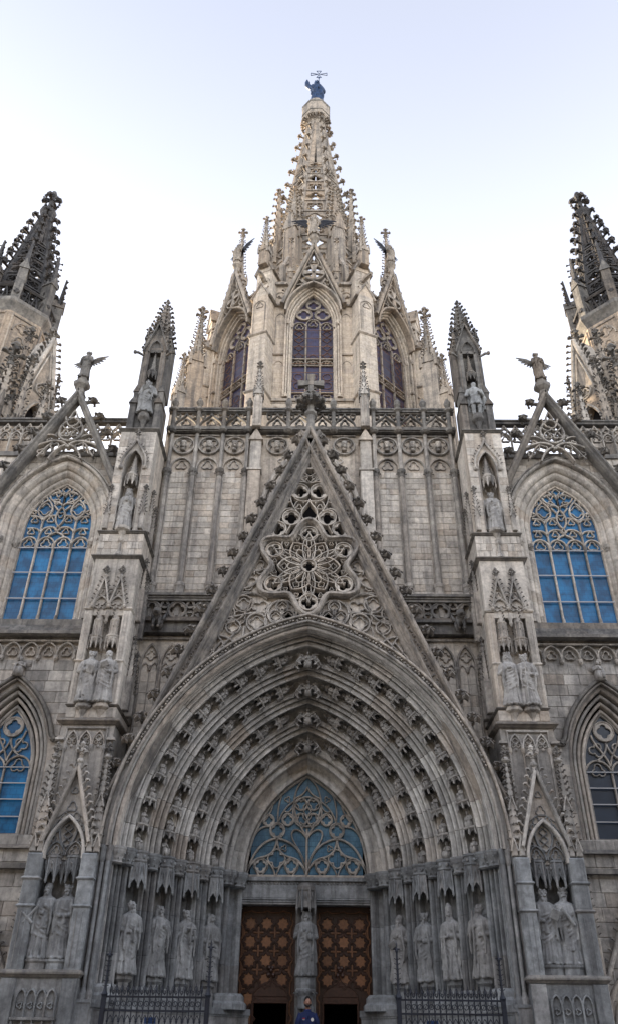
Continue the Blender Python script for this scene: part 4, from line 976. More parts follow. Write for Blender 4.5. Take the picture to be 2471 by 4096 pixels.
    b.bar([(4.98, 8.3), (6.04, 8.3)], .05, .1, 19.37); b.bar([(5.0, 5.9), (5.0, 8.3)], .04, .1, 19.38); b.bar([(6.02, 8.3), (6.02, 5.9)], .04, .1, 19.38)
    for k in range(3):
        xc = 5.18 + k * .33
        b.bar([(xc - .16, 7.86)] + pointed(xc, .15, 7.9, .32, 6) + [(xc + .16, 7.86)], .04, .1, 19.37); b.foil(xc, 8.05, .08, 4, 0, .02, .06, 19.39, 14); b.foil(xc - .06, 7.94, .05, 3, 0, .018, .05, 19.4, 9); b.foil(xc + .06, 7.94, .05, 3, 0, .018, .05, 19.4, 9); b.ball((xc, 19.4, 7.84), .04, 6, 4)
    for k in range(4):
        x = 5.02 + k * .327; b.tube([(x, 19.41, 6.0), (x, 19.41, 7.74)], .022, 6); b.lathe([(.03, 7.72), (.055, 7.78), (.06, 7.86), (.05, 7.88)], 6, x, 19.41)
    L('blind_arcade', b, 'low')
    b = MB(s); cornice(b, 4.82, 6.20, 19.38, 21.2, 8.44, .1, .10); L('cornice', b, 'trim')
    # second stage
    b = MB(s); b.box(4.88, 6.13, 19.70, 21.3, 8.5, 11.5); b.box(4.87, 6.14, 19.45, 21.3, 8.5, 8.86); b.box(4.88, 6.13, 19.45, 21.3, 11.48, 13.3); L('middle_stage', b)
    ashlar(bu, 4.86, 6.15, 8.58, 8.84, 19.43, 'wall', 1, .2, .4, 5, s, depth=.04); ashlar(bu, 5.1, 5.92, 8.9, 11.4, 19.685, 'wall', 8, .25, .5, 6, s, depth=.05)
    b = MB(s)
    for x0, x1 in ((4.87, 5.09), (5.93, 6.15)):
        b.cbox(x0, x1, 19.40, 19.75, 8.9, 11.62, .03); cornice(b, x0, x1, 19.40, 19.75, 11.66, .05, .03); cornice(b, x0, x1, 19.38, 19.7, 10.1, .04, .02)
        for q in (-1, 1): b.bar([((x0 + x1) / 2 + q * .04, 9.0), ((x0 + x1) / 2 + q * .04, 11.5)], .016, .04, 19.385)
    L('niche_pier', b)
    b = MB(s); cornice(b, 4.86, 6.15, 19.43, 21.2, 8.90, .05, .04); L('string_course', b, 'trim')
    b = MB(s)
    for x in (5.27, 5.72): corbel(b, x, 19.46, 8.52, 8.94, .22)
    L('corbel', b, 'carved')
    b = MB(s); bc = MB(s)
    for x in (5.28, 5.73):
        canopy(b, x, 19.52, 10.52, 10.86, .17); b.lathe([(.15, 10.86), (.13, 10.9), (.13, 11.3), (.15, 11.33), (.15, 11.36)], 8, x, 19.54, pi / 8)
        for j in range(8): t = j * pi / 4; b.tube([(x + .135 * cos(t), 19.54 + .135 * sin(t), 10.9), (x + .135 * cos(t), 19.54 + .135 * sin(t), 11.32)], .018, 4); crocket(bc, (x + .14 * cos(t), 19.54 + .14 * sin(t), 11.1), (cos(t), sin(t), .5), .06)
        spirelet(b, x, 19.54, 11.36, 11.95, .12, 8, pi / 8, 6, .10, .2, bc)
    cn = L('canopy', b, 'carved'); L('crockets', bc, 'trim', cn, kind='stuff')
    b = MB(s); bc = MB(s)
    for x in (5.285, 5.735):
        b.bar([(x - .2, 11.7)] + pointed(x, .19, 11.78, .26, 6) + [(x + .2, 11.7)], .045, .12, 19.36); gablet(b, x, .235, 11.72, 12.66, 19.34, .045, .14, 7, .11, bc)
        b.lathe([(.03, 12.6), (.055, 12.68), (.055, 12.71), (.03, 12.74)], 8, x, 19.4); finial(bc, x, 19.4, 12.68, .26); b.foil(x, 12.15, .09, 3, pi / 2, .025, .06, 19.41, 14); b.foil(x, 12.36, .06, 3, pi / 2, .02, .05, 19.41, 12)
        b.foil(x - .08, 11.75, .09, 3, 0, .025, .06, 19.4, 12); b.foil(x + .08, 11.75, .09, 3, 0, .025, .06, 19.4, 12)
    for x in (5.06, 5.51, 5.96): b.ball((x, 19.36, 11.72), .06, 7, 5); b.ball((x, 19.36, 11.8), .05, 6, 4)
    b.lathe([(.01, 11.2), (.05, 11.28), (.04, 11.36), (.06, 11.45), (.03, 11.6)], 6, 5.51, 19.4)
    gb = L('twin_gablet', b, 'carved'); L('crockets', bc, 'trim', gb, kind='stuff')
    b = MB(s); cornice(b, 4.86, 6.16, 19.43, 21.2, 13.34, .09, .09); L('cornice', b, 'trim')
    # plain block
    b = MB(s); b.box(4.87, 6.16, 19.53, 21.3, 13.4, 14.22); L('block_stage', b)
    ashlar(bu, 4.86, 6.17, 13.42, 14.18, 19.51, 'wall', 3, .16, .34, 8, s, depth=.04)
    b = MB(s); cornice(b, 4.85, 6.18, 19.50, 21.2, 14.24, .07, .06); L('string_course', b, 'trim')
    b = MB(s); b.tube([(5.51, 19.48, 13.45), (5.51, 19.48, 14.0)], .05, 8); b.lathe([(.12, 13.42), (.1, 13.5), (.07, 13.54)], 8, 5.51, 19.48); b.lathe([(.06, 13.86), (.09, 13.9), (.09, 13.95), (.06, 13.98)], 8, 5.51, 19.48); corbel(b, 5.51, 19.52, 14.0, 14.4, .24); L('corbel', b, 'carved')
    # single-niche stage
    b = MB(s); b.box(4.96, 6.10, 19.95, 21.3, 14.28, 18.15)
    L('upper_stage', b)
    b = MB(s); b.archwall(4.95, 6.11, 14.28, 18.14, [(5.24, 14.3)] + pointed(5.53, .29, 16.75, .62, 7) + [(5.82, 14.3)], 19.53, 19.96); L('niche_wall', b)
    ashlar(bu, 4.95, 5.24, 14.32, 18.1, 19.515, 'wall', 13, .29, .4, 11, s, depth=.04); ashlar(bu, 5.82, 6.11, 14.32, 18.1, 19.515, 'wall', 13, .29, .4, 12, s, depth=.04)
    b = MB(s); bc = MB(s)
    for q in (-1, 1):
        P = [(5.53 + q * x, z) for x, z in bez((.38, 16.7), (.42, 17.25), (.12, 17.35), (0, 17.82), 9)]
        b.bar(P, .06, .14, 19.44)
        for x, z in P[1:8]: crocket(bc, (x + q * .03, 19.48, z), (q, -.3, .4), .085)
        b.ball((5.53 + q * .38, 19.47, 16.66), .075, 7, 5); b.bar([(5.53 + q * .29, 14.4), (5.53 + q * .29, 16.75)], .035, .08, 19.49)
    b.bar(pointed(5.53, .29, 16.75, .62, 7), .045, .1, 19.48)
    b.lathe([(.03, 17.76), (.06, 17.82), (.06, 17.86), (.03, 17.9)], 8, 5.53, 19.48); finial(bc, 5.53, 19.48, 17.84, .26)
    oh = L('ogee_hood', b, 'carved'); L('crockets', bc, 'trim', oh, kind='stuff')
    b = MB(s); bc = MB(s); canopy(b, 5.53, 19.62, 16.02, 16.38, .19); b.lathe([(.16, 16.38), (.16, 16.5), (.14, 16.52)], 8, 5.53, 19.64, pi / 8); spirelet(b, 5.53, 19.66, 16.5, 17.25, .13, 8, pi / 8, 7, .075, .2, bc); cn = L('canopy', b, 'carved'); L('crockets', bc, 'trim', cn, kind='stuff')
    b = MB(s); bc = MB(s)
    for x in (5.0, 6.06):
        b.cbox(x - .07, x + .07, 19.42, 19.6, 14.35, 14.95, .02); gablet(b, x, .08, 14.85, 15.2, 19.39, .03, .1, 2, .06, bc); spirelet(b, x, 19.48, 14.95, 15.75, .085, 4, pi / 4, 6, .085, .22, bc)
    for k, (yy, zz) in enumerate(((20.1, 15.2), (20.6, 14.9))):     # little pinnacles down the inner flank
        b.cbox(4.86, 5.0, yy - .08, yy + .08, zz - .6, zz, .02); spirelet(b, 4.9, yy, zz, zz + .8, .085, 4, pi / 4, 6, .085, .2, bc)
        b.cbox(4.74, 4.92, yy - .08, yy + .08, zz - 3.6, zz - 2.6, .02); spirelet(b, 4.8, yy, zz - 2.6, zz - 1.7, .085, 4, pi / 4, 6, .085, .2, bc)
        b.cbox(4.72, 4.9, yy - .1, yy + .1, 9.0, 9.9 - k * .3, .02); spirelet(b, 4.8, yy, 9.9 - k * .3, 11.0 - k * .3, .095, 4, pi / 4, 7, .09, .2, bc)
        b.cbox(4.70, 4.88, yy - .1, yy + .1, 5.4, 6.2 - k * .2, .02); spirelet(b, 4.78, yy, 6.2 - k * .2, 7.5 - k * .2, .095, 4, pi / 4, 7, .09, .2, bc)
    pn = L('side_pinnacle', b, 'carved'); L('crockets', bc, 'trim', pn, kind='stuff')
    b = MB(s); cornice(b, 4.95, 6.12, 19.52, 21.3, 18.2, .09, .08); L('cornice', b, 'trim')

    # ---------------- pinnacle on top
    pi_ = thing('buttress_pinnacle', 'dark crocketed pinnacle with a niche crowning the %s buttress' % SIDE[s], 'pinnacle', (s * 5.53, 20.3, 18.3), group='pinnacles on the buttresses')
    def L2(n, b, m='dark', p=pi_, **k):
        x0 = s * 5.54; b.v = [(x0 + (x - x0) * .80, 20.0 + (y - 20.0) * .9, z) for x, y, z in b.v]
        return link(n, b, m, p, **k)
    b = MB(s); b.box(5.02, 6.06, 19.86, 21.2, 18.28, 20.2); b.box(5.09, 5.99, 20.12, 21.0, 20.2, 22.3)
    b.archwall(5.08, 6.0, 19.0, 22.35, [(5.28, 19.0)] + pointed(5.54, .26, 22.2, .1, 4) + [(5.80, 19.0)], 19.86, 20.14) if False else None
    b.archwall(5.08, 6.0, 20.18, 23.0, [(5.29, 20.2)] + pointed(5.54, .25, 22.15, .5, 6) + [(5.79, 20.2)], 19.88, 20.13); L2('shaft', b)
    b = MB(s)
    for q in (-1, 1):
        x = 5.54 + q * .53; b.cbox(x - .14, x + .14, 19.72, 20.3, 18.28, 19.6, .03); b.prism([(x - .18, 19.58), (x + .18, 19.58), (x, 19.86)], 19.66, 20.3); b.cbox(x - .1, x + .1, 19.85, 20.4, 19.7, 20.25, .02); b.prism([(x - .14, 20.22), (x + .14, 20.22), (x, 20.52)], 19.82, 20.45)
        for j in range(3): b.box(x - .2, x + .2, 19.9 + .1 * j, 20.8, 20.3 - .12 * j, 20.34 - .12 * j) if False else None
        b.bar([(5.54 + q * .42, 20.3), (5.54 + q * .42, 22.1)], .03, .06, 19.85)
        b.tube([(5.54 + q * .5, 19.9, 22.0), (5.54 + q * .72, 19.75, 22.02), (5.54 + q * .85, 19.7, 21.98)], [.05, .06, .05], 6); b.ball((5.54 + q * .85, 19.7, 22.0), .085, 6, 5)
    L2('buttress_pier', b)
    b = MB(s); corbel(b, 5.54, 19.78, 18.35, 19.12, .25); L2('corbel', b, 'trim')
    b = MB(s); bc = MB(s); canopy(b, 5.54, 19.92, 20.82, 21.15, .2); spirelet(b, 5.54, 19.94, 21.15, 22.05, .15, 8, pi / 8, 8, .085, .2, bc); cn = L2('canopy', b); L2('crockets', bc, 'black', cn, kind='stuff')
    b = MB(s); bc = MB(s)
    b.bar(pointed(5.54, .3, 22.15, .55, 6), .05, .1, 19.80); gablet(b, 5.54, .55, 22.15, 23.6, 19.76, .07, .2, 8, .13, bc); finial(bc, 5.54, 19.8, 23.5, .3)
    b.prism([(5.0, 22.15), (6.08, 22.15), (5.54, 23.55)], 19.90, 20.1); gp = L2('gable', b)
    for q in (-1, 1):
        x = 5.54 + q * .52; b2 = MB(s); b2.cbox(x - .08, x + .08, 20.0, 20.9, 20.4, 23.0, .02); b2.prism([(x - .12, 22.95), (x + .12, 22.95), (x, 23.35)], 19.96, 20.9); finial(b2, x, 20.1, 23.2, .34); L2('corner_pier', b2)
    L2('crockets', bc, 'dark', gp, kind='stuff')
    b = MB(s); b.lathe([(.60, 22.3), (.56, 22.9), (.14, 25.0), (.16, 25.05), (.1, 25.1)], 8, 5.54, 20.45, pi / 8); L2('spire', b, 'dark')
    b = MB(s)
    for k in range(8):
        t = pi / 8 + k * pi / 4
        for j in range(8):
            u = (j + .4) / 8; r = .54 + (.15 - .54) * u; crocket(b, (5.54 + r * cos(t), 20.45 + r * sin(t), 22.95 + 2.05 * u), (cos(t), sin(t), .3), .25 - .05 * u)
    for a in range(14):
        q = -1 if a % 2 else 1; crocket(b, (5.54 + q * (.5 - .02 * a), 20.0 + .05 * (a % 3), 22.4 + .1 * a), (q, -.5, .4), .21)
    L2('crockets', b, 'dark', kind='stuff')
    b = MB(s); finial(b, 5.54, 20.45, 24.95, .42); L2('finial', b)
# ================================================================== window bays either side of the buttresses
XB = 8.22
for s in (-1, 1):
    bay = thing('window_bay', 'ashlar wall bay with a large pointed window outside the %s buttress' % SIDE[s], 'wall', (s * XB, 21, 0), group='window bays')
    L = lambda n, b, m='wall', p=bay, **k: link(n, b, m, p, **k)
    E1, R1, ZB = .93, 2.04, 15.6
    ap = lambda R, e, zs: zs + sqrt(R * R - e * e)
    hp = lambda R, e, zs, xc, n=10: pointed(xc, R - e, zs, sqrt(R * R - e * e), n)
    b = MB(s); Rw = R1 + .58
    b.archwall(6.0, 12.2, 12.1, max(18.3, ap(Rw, E1, ZB) + .12), [(XB - (Rw - E1), 12.1)] + hp(Rw, E1, ZB, XB) + [(XB + (Rw - E1), 12.1)], 21.04, 21.7); L('upper_wall', b)
    # three moulded orders, stone by stone
    prof = [(1.62, 21.52), (1.66, 21.44)] + [(1.68 + .14 * i / 4, 21.42 - .10 * i / 4 - .04 * sin(pi * i / 4)) for i in range(5)] + [(1.83, 21.34)] + [(1.85 + .16 * i / 4, 21.27 - .10 * i / 4 - .04 * sin(pi * i / 4)) for i in range(5)] + [(2.03, 21.18)] + [(2.05 + .16 * i / 4, 21.10 - .08 * i / 4 - .04 * sin(pi * i / 4)) for i in range(5)] + [(2.26, 21.0), (2.28, 21.2), (2.28, 21.6)]
    prof = [(R + R1 - 1.66, Y) for R, Y in prof]
    def vs(f0, f1, mir, last=False):
        b = MB(mir * s); rings = []
        for i in range(4):
            ring = []
            for R, Y in prof:
                en = acos(min(1, E1 / R)) if last else f1 - .001
                f = f0 + .001 + (en - f0 - .001) * i / 3
                ring.append(((E1 - R * cos(f)), Y, R * sin(f)))
            rings.append(ring)
        b.loft(rings); return mesh_of(b, 'wall', 'voussoir')
    tot = acos(E1 / (R1 + .29)); n = 8; stp = tot / n
    for mir in (1, -1):
        me, la = vs(0, stp, mir), vs(tot - stp, tot, mir, True); S_ = mir * s; c = Vector((s * XB, 0, ZB)); o = Vector((E1 * S_, 0, 0))
        for j in range(n - 1): put('voussoir', me, bay, Matrix.Translation(c + o) @ Matrix.Rotation(S_ * stp * j, 4, 'Y') @ Matrix.Translation(-o))
        put('voussoir', la, bay, Matrix.Translation(c))
        b = MB(s)
        zz = [12.12 + (ZB - 12.12) * i / 9 for i in range(10)]
        for za, zb in zip(zz, zz[1:]): b.loft([[(XB + mir * (R - E1), Y, z) for R, Y in prof] for z in (za + .002, zb - .002)])
        L('jamb_stone', b)
        b = MB(s)
        for R, Y, r in ((R1 + .10, 21.34, .07), (R1 + .48, 21.02, .07)):
            x = XB + mir * (R - E1); b.lathe([(r * .7, 14.82), (r * 1.1, 14.9), (r * 1.5, 15.0), (r * 1.5, 15.04)], 8, x, Y)
            for j in range(6): crocket(b, (x + .05 * cos(j * 1.05), Y + .05 * sin(j * 1.05), 14.9), (cos(j * 1.05), sin(j * 1.05), .3), .08)
            b.lathe([(r * 1.6, 12.14), (r * 1.6, 12.28), (r * 1.2, 12.34), (r * 1.2, 12.46), (r * .8, 12.5)], 8, x, Y)
        L('jamb_capital', b, 'carved')
    b = MB(s); b.bar(hp(R1 + .72, E1, ZB, XB, 14), .10, .26, 20.84); b.bar(hp(R1 + .82, E1, ZB, XB, 14), .05, .3, 20.88); L('hood_mould', b, 'carved')
    # big window: mullions, bars, flowing tracery, panes
    b = MB(s); yw = 21.42; a = R1 - E1; xs = [XB + (-a + a / 2 * k) for k in range(5)]
    b.bar([(XB - a, 12.15)] + hp(R1, E1, ZB, XB, 14) + [(XB + a, 12.15)], .07, .16, yw)
    for x in xs[1:4]: b.bar([(x, 12.15), (x, 15.0)], .06, .16, yw)
    for k in range(4): b.bar(pointed((xs[k] + xs[k + 1]) / 2, .275, 15.0, .30, 6), .055, .14, yw); b.foil((xs[k] + xs[k + 1]) / 2, 15.06, .17, 3, pi / 2, .03, .1, yw + .02, 18)
    def inside(x, z): return (abs(x - XB) + E1) ** 2 + (z - ZB) ** 2 < (R1 - .02) ** 2 or (z < ZB and abs(x - XB) < a - .02)
    def tb(path, w=.05):
        run = []
        for p in path:
            if inside(*p): run.append(p)
            else:
                if len(run) > 1: b.bar(run, w, .14, yw + .004)
                run = []
        if len(run) > 1: b.bar(run, w, .14, yw + .004)
    for q in (-1, 1):
        X = lambda x: XB + q * x
        # branching stems, mouchettes, quatrefoils
        for P in (((.55, 15.0), (.55, 15.3), (.55, 15.7), (.55, 16.05)), ((.55, 15.45), (.58, 15.62), (.75, 15.70), (1.1, 15.60)), ((.55, 15.45), (.52, 15.62), (.35, 15.74), (.13, 15.68)), ((.13, 15.68), (.05, 15.62), (.02, 15.58), (0, 15.5)),
                  ((.55, 15.9), (.58, 16.06), (.75, 16.16), (1.05, 16.1)), ((.55, 15.9), (.52, 16.06), (.36, 16.18), (.16, 16.14)), ((.55, 16.05), (.86, 16.2), (.86, 16.5), (.52, 16.78)), ((.55, 16.05), (.24, 16.2), (.24, 16.5), (.52, 16.78)),
                  ((0, 15.72), (.2, 15.95), (.2, 16.25), (0, 16.48)), ((0, 16.5), (.02, 16.75), (.42, 16.6), (.50, 16.95)), ((0, 16.9), (.05, 17.12), (.30, 17.16), (.44, 16.98)), ((0, 16.45), (0, 16.6), (0, 16.8), (0, 17.02)),
                  ((.52, 16.78), (.6, 16.85), (.62, 16.95), (.62, 17.02)), ((.84, 16.3), (.95, 16.4), (1.0, 16.45), (1.05, 16.45)), ((.27, 16.55), (.2, 16.45), (.15, 16.4), (.12, 16.35)), ((.275, 15.30), (.2, 15.42), (.08, 15.45), (0, 15.5)), ((0, 17.02), (.08, 17.05), (.2, 17.1), (.26, 17.2))):
            tb([(X(x), z) for x, z in bez(*P, 9)], .055)
        for cx, cz, r, nn, rot in ((.28, 15.52, .12, 3, pi / 2), (.84, 15.50, .12, 3, pi / 2), (.30, 15.98, .12, 3, pi / 2), (.82, 15.96, .12, 3, pi / 2), (.55, 16.40, .22, 4, 0), (.24, 16.72, .12, 3, .4 * q), (.22, 17.0, .10, 3, .6), (.9, 16.28, .09, 3, 0), (.76, 16.72, .09, 3, 0)):
            b.foil(X(cx), cz, r, nn, rot, .03, .1, yw + .02, 18)
    b.foil(XB, 15.62, .10, 4, 0, .03, .1, yw + .02, 16); b.foil(XB, 16.18, .12, 3, -pi / 2, .03, .1, yw + .02, 16); b.foil(XB, 17.2, .13, 4, 0, .035, .1, yw + .02, 18)
    w1 = L('big_window', b, 'wall'); w1['label'] = 'large four-light pointed window with blue glass'
    b = MB(s)
    for z in (13.05, 13.97, 14.88): b.box(XB - a, XB + a, yw - .005, yw + .02, z - .018, z + .018)
    L('saddle_bar', b, 'lead', w1)
    b = MB(s)
    for x in xs[1:4]: b.lathe([(.075, 12.15), (.075, 12.3), (.05, 12.36), (.05, 12.44), (.035, 12.48)], 8, x, yw + .02); b.lathe([(.035, 14.82), (.05, 14.86), (.07, 14.98), (.07, 15.02)], 8, x, yw + .02)
    L('mullion_base', b, 'carved', w1)
    zr = [12.15, 13.05, 13.97, 14.88]
    for k in range(4):
        for j in range(3): b = MB(s); b.box(xs[k] + .02, xs[k + 1] - .02, yw + .10, yw + .12, zr[j] + .004, zr[j + 1] - .004); L('pane', b, 'glass', w1)
    for k in range(2):
        g = MB(s); x0, x1 = (XB - a, XB - .002) if k == 0 else (XB + .002, XB + a)
        zt = lambda x: ZB + sqrt(max(R1 ** 2 - (abs(x - XB) + E1) ** 2, 0))
        P = [(x0 + (x1 - x0) * i / 12, zt(x0 + (x1 - x0) * i / 12)) for i in range(13)]
        g.prism([(x1, 14.89), (x0, 14.89)] + P if True else P, yw + .10, yw + .12); L('head_pane', g, 'glass', w1)
    b = MB(s); b.box(XB - 1.3, XB + 1.3, yw + .2, yw + .3, 12, 17.6); L('window_backing', b, 'void')
    # sloping sill, frieze of little arches with head corbels
    for r in range(3):
        rr = random.Random(20 + r); x = 6.2
        while x < 11.9:
            w = rr.uniform(.35, .7); b = MB(s); y0, y1, z0, z1 = 20.74 + .13 * r, 20.74 + .13 * (r + 1), 11.62 + .17 * r, 11.62 + .17 * (r + 1)
            b.add([(x, y0, z0), (x + w - .01, y0, z0), (x + w - .01, y1, z1), (x, y1, z1), (x, y1 + .1, z0), (x + w - .01, y1 + .1, z0), (x + w - .01, y1 + .1, z1), (x, y1 + .1, z1)], [(0, 1, 2, 3), (4, 7, 6, 5), (0, 4, 5, 1), (1, 5, 6, 2), (3, 2, 6, 7), (0, 3, 7, 4)])
            L('sill_stone', b, 'dark'); x += w
    b = MB(s); b.box(6.0, 12.2, 20.68, 21.2, 11.52, 11.62); b.box(6.0, 12.2, 20.98, 21.7, 11.48, 12.12); L('cornice', b, 'trim')
    b = MB(s); b.bar([(6.1, 11.40), (12, 11.40)], .06, .1, 20.9); k = 0
    hd = MB(); hd.ball((0, 0, 0), .075, 7, 5, (.9, .9, 1.2)); hd.ball((0, -.06, -.02), .025, 5, 4); hd.ball((0, .01, .05), .08, 7, 4, (1, 1, .7)); hd = mesh_of(hd, 'carved', 'head_corbel', True)
    x = 6.45
    while x < 11.8:
        b.bar([(x - .26, 10.92)] + pointed(x, .25, 11.02, .33, 6) + [(x + .26, 10.92)], .045, .14, 20.92); b.foil(x, 11.06, .15, 3, pi / 2, .025, .08, 20.96, 14)
        put('head_corbel', hd, bay, Matrix.Translation((s * (x - .26), 20.95, 10.86))); x += .52
    L('frieze_arch', b, 'carved')
    # lower wall with its smaller window
    E2, R2, XL, ZL = 1.48, 2.18, 8.18, 7.9
    b = MB(s); Rv = 2.66
    b.archwall(6.0, 12.2, 6.1, 11.5, [(XL - (Rv - E2), 6.1)] + hp(Rv, E2, ZL, XL) + [(XL + (Rv - E2), 6.1)], 21.05, 21.8); b.box(6.0, 12.2, 21.05, 21.8, 0, 6.1); L('lower_wall', b, 'low')
    hole = lambda x, z: (z > 6.1 and ((z < ZL and abs(x - XL) < Rv - E2 + .06) or (z >= ZL and (abs(x - XL) + E2) ** 2 + (z - ZL) ** 2 < (2.9) ** 2)))
    ashlar(bay, 6.2, 10.4, 5.45, 10.84, 21.03, 'low', 17, .4, .8, 30 + s, s, holes=hole)
    hole2 = lambda x, z: ((z < ZB and abs(x - XB) < 1.76) or (z >= ZB and (abs(x - XB) + E1) ** 2 + (z - ZB) ** 2 < (R1 + .78) ** 2))
    ashlar(bay, 6.1, 10.6, 12.2, 18.3, 21.02, 'wall', 22, .3, .6, 34 + s, s, holes=hole2)
    ashlar(bay, 6.2, 9.4, 2.0, 5.2, 21.03, 'low', 10, .4, .8, 37 + s, s)
    b = MB(s)
    for R, y, w in ((2.24, 21.36, .08), (2.38, 21.26, .09), (2.52, 21.16, .09), (2.66, 21.04, .10)):
        b.bar([(XL - R + E2, 6.1)] + hp(R, E2, ZL, XL, 10) + [(XL + R - E2, 6.1)], w, .24, y)
    L('window_arch', b, 'low')
    b = MB(s); b.bar([(XL - 2.86 + E2 - .0, 8.5)] + [p for p in hp(2.86, E2, ZL, XL, 12) if p[1] > 8.5] + [(XL + 2.86 - E2, 8.5)], .1, .22, 20.86); b.bar([(XL - 2.76 + E2 - .0, 8.5)] + [p for p in hp(2.76, E2, ZL, XL, 12) if p[1] > 8.5] + [(XL + 2.76 - E2, 8.5)], .06, .2, 20.9); b.box(6.1, XL - 1.30, 20.92, 21.1, 8.46, 8.54); L('hood_mould', b, 'trim')
    b = MB(s); yl = 21.42; al = R2 - E2
    b.bar([(XL - al, 6.2)] + hp(R2, E2, ZL, XL, 10) + [(XL + al, 6.2)], .06, .14, yl); b.bar([(XL, 6.2), (XL, 7.95)], .055, .14, yl)
    for q in (-1, 1):
        b.bar(pointed(XL + q * al / 2, al / 2, 7.85, .36, 6), .05, .12, yl); b.foil(XL + q * al / 2, 7.94, .19, 3, pi / 2, .03, .09, yl + .02, 16); b.foil(XL + q * .3, 8.5, .2, 3, pi / 2 + q * .5, .035, .1, yl + .02, 18)
        b.bar(bez((XL + q * .35, 8.2), (XL + q * .1, 8.35), (XL + q * .02, 8.5), (XL, 8.7), 6), .045, .12, yl); b.bar(bez((XL, 8.05), (XL + q * .05, 8.4), (XL + q * .35, 8.6), (XL + q * .38, 8.9), 7), .045, .12, yl)
    b.bar(circ(XL, 9.02, .27, 20), .045, .12, yl, True); b.foilplate(XL, 9.02, .26, .2, 4, 0, yl + .02, yl + .08, 22)
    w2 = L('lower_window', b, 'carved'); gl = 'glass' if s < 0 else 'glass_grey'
    zr = [6.2, 6.62, 7.06, 7.48, 7.9]
    b = MB(s)
    for z in zr[1:]: b.box(XL - al, XL + al, yl - .005, yl + .02, z - .014, z + .014)
    L('saddle_bar', b, 'lead', w2)
    for q in (-1, 1):
        for j in range(4): b = MB(s); b.box(min(XL + q * .01, XL + q * al), max(XL + q * .01, XL + q * al), yl + .08, yl + .1, zr[j] + .004, zr[j + 1] - .004); L('pane', b, gl, w2)
    g = MB(s); zt = lambda x: ZL + sqrt(max(R2 ** 2 - (abs(x - XL) + E2) ** 2, 0)); g.prism([(XL + al, 7.91), (XL - al, 7.91)] + [(XL - al + 2 * al * i / 16, zt(XL - al + 2 * al * i / 16)) for i in range(1, 16)], yl + .08, yl + .1); L('head_pane', g, gl, w2)
    b = MB(s); b.box(XL - .9, XL + .9, yl + .2, yl + .3, 6, 9.8); L('window_backing', b, 'void')
    b = MB(s); b.add([(XL - 1.3, 20.9, 5.75), (XL + 1.3, 20.9, 5.75), (XL + 1.0, 21.4, 6.2), (XL - 1.0, 21.4, 6.2)], [(0, 1, 2, 3)]); L('window_sill', b, 'trim')
    b = MB(s); b.box(6.0, 12, 20.86, 21.1, 5.28, 5.40); L('string_course', b, 'trim')
    # blind gablet and arch on the lowest wall
    b = MB(s); bc = MB(s)
    gablet(b, 8.0, 1.5, 2.2, 5.2, 20.88, .10, .2, 14, .14, bc); b.bar(pointed(8.0, 1.25, 1.9, 1.6, 9), .10, .2, 20.9); b.bar(pointed(8.0, 1.08, 1.9, 1.35, 9), .06, .2, 20.94)
    for x in (6.55, 6.85): b.cbox(x - .06, x + .06, 20.9, 21.06, 1.5, 3.9, .02); spirelet(b, x, 20.98, 3.9, 5.1, .09, 4, pi / 4, 8, .08, .2, bc)
    gq = L('blind_gablet', b, 'carved'); L('crockets', bc, 'trim', gq, kind='stuff')

    # ---------------- openwork gable above the big window
    ga = thing('window_gable', 'openwork pointed gable with leafy crockets above the big %s window' % SIDE[s], 'gable', (s * XB, 20.7, 17), group='openwork gables over the big windows')
    LG = lambda n, b, m='carved', p=ga, **k: link(n, b, m, p, **k)
    for q in (-1, 1):
        b = MB(s); b.sweep([(XB - q * 0, 20.95), (XB - q * 2.22, 16.3)][::-1] if q > 0 else [(XB, 20.95), (XB + 2.22, 16.3)], [(.05, .4), (.05, .02), (.0, -.05), (-.06, -.05), (-.10, .03), (-.15, .06), (-.19, .14), (-.19, .4)], 20.5)
        LG('rake', b, 'trim')
    cb = MB(); crocket(cb, (0, 0, 0), (1, 0, .15), .48, Vector((0, 0, 1)), True)
    for k in range(4): crocket(cb, (.14 + .07 * k, (-.06, .07, -.05, .05)[k], .05), ((.4, .9, .3, 1)[k], (-1, 1, -.7, .6)[k], .4), .17)
    m1 = mesh_of(cb, 'trim', 'crocket')
    for q in (-1, 1):
        for j in range(6):
            u = .10 + .155 * j; me = m1
            R_ = Matrix.Rotation(0 if q * s > 0 else pi, 4, 'Z')
            put('crocket', me, ga, Matrix.Translation((s * (XB + q * 2.22 * (1 - u)), 20.62, 16.3 + 4.65 * u)) @ R_)
    b = MB(s); yg = 20.62
    gx = lambda z: (20.95 - z) / 4.65 * 2.22 - .2
    for q in (-1, 1):
        X = lambda p: [(XB + q * x, z) for x, z in p]
        b.bar(X(bez((0, 20.05), (.1, 19.9), (.13, 19.7), (.12, 19.6), 4)), .05, .2, yg); b.bar(X(bez((.28, 19.75), (.2, 19.4), (.1, 19.3), (0, 19.35), 5)), .05, .2, yg)
        b.bar(X(bez((0, 19.72), (.22, 19.62), (.42, 19.35), (.40, 19.1), 7)), .07, .22, yg); b.bar(X(bez((.40, 19.1), (.38, 18.8), (.2, 18.72), (0, 18.68), 6)), .07, .22, yg)
        b.bar(X(bez((.35, 19.4), (.25, 19.2), (.1, 19.15), (0, 19.3), 5)), .045, .18, yg)
        b.bar(X(bez((0, 18.42), (.1, 18.7), (.5, 18.82), (1.05, 18.45), 8)), .08, .24, yg); b.bar(X(bez((1.05, 18.45), (1.2, 18.3), (1.3, 18.0), (1.38, 17.8), 5)), .07, .22, yg)
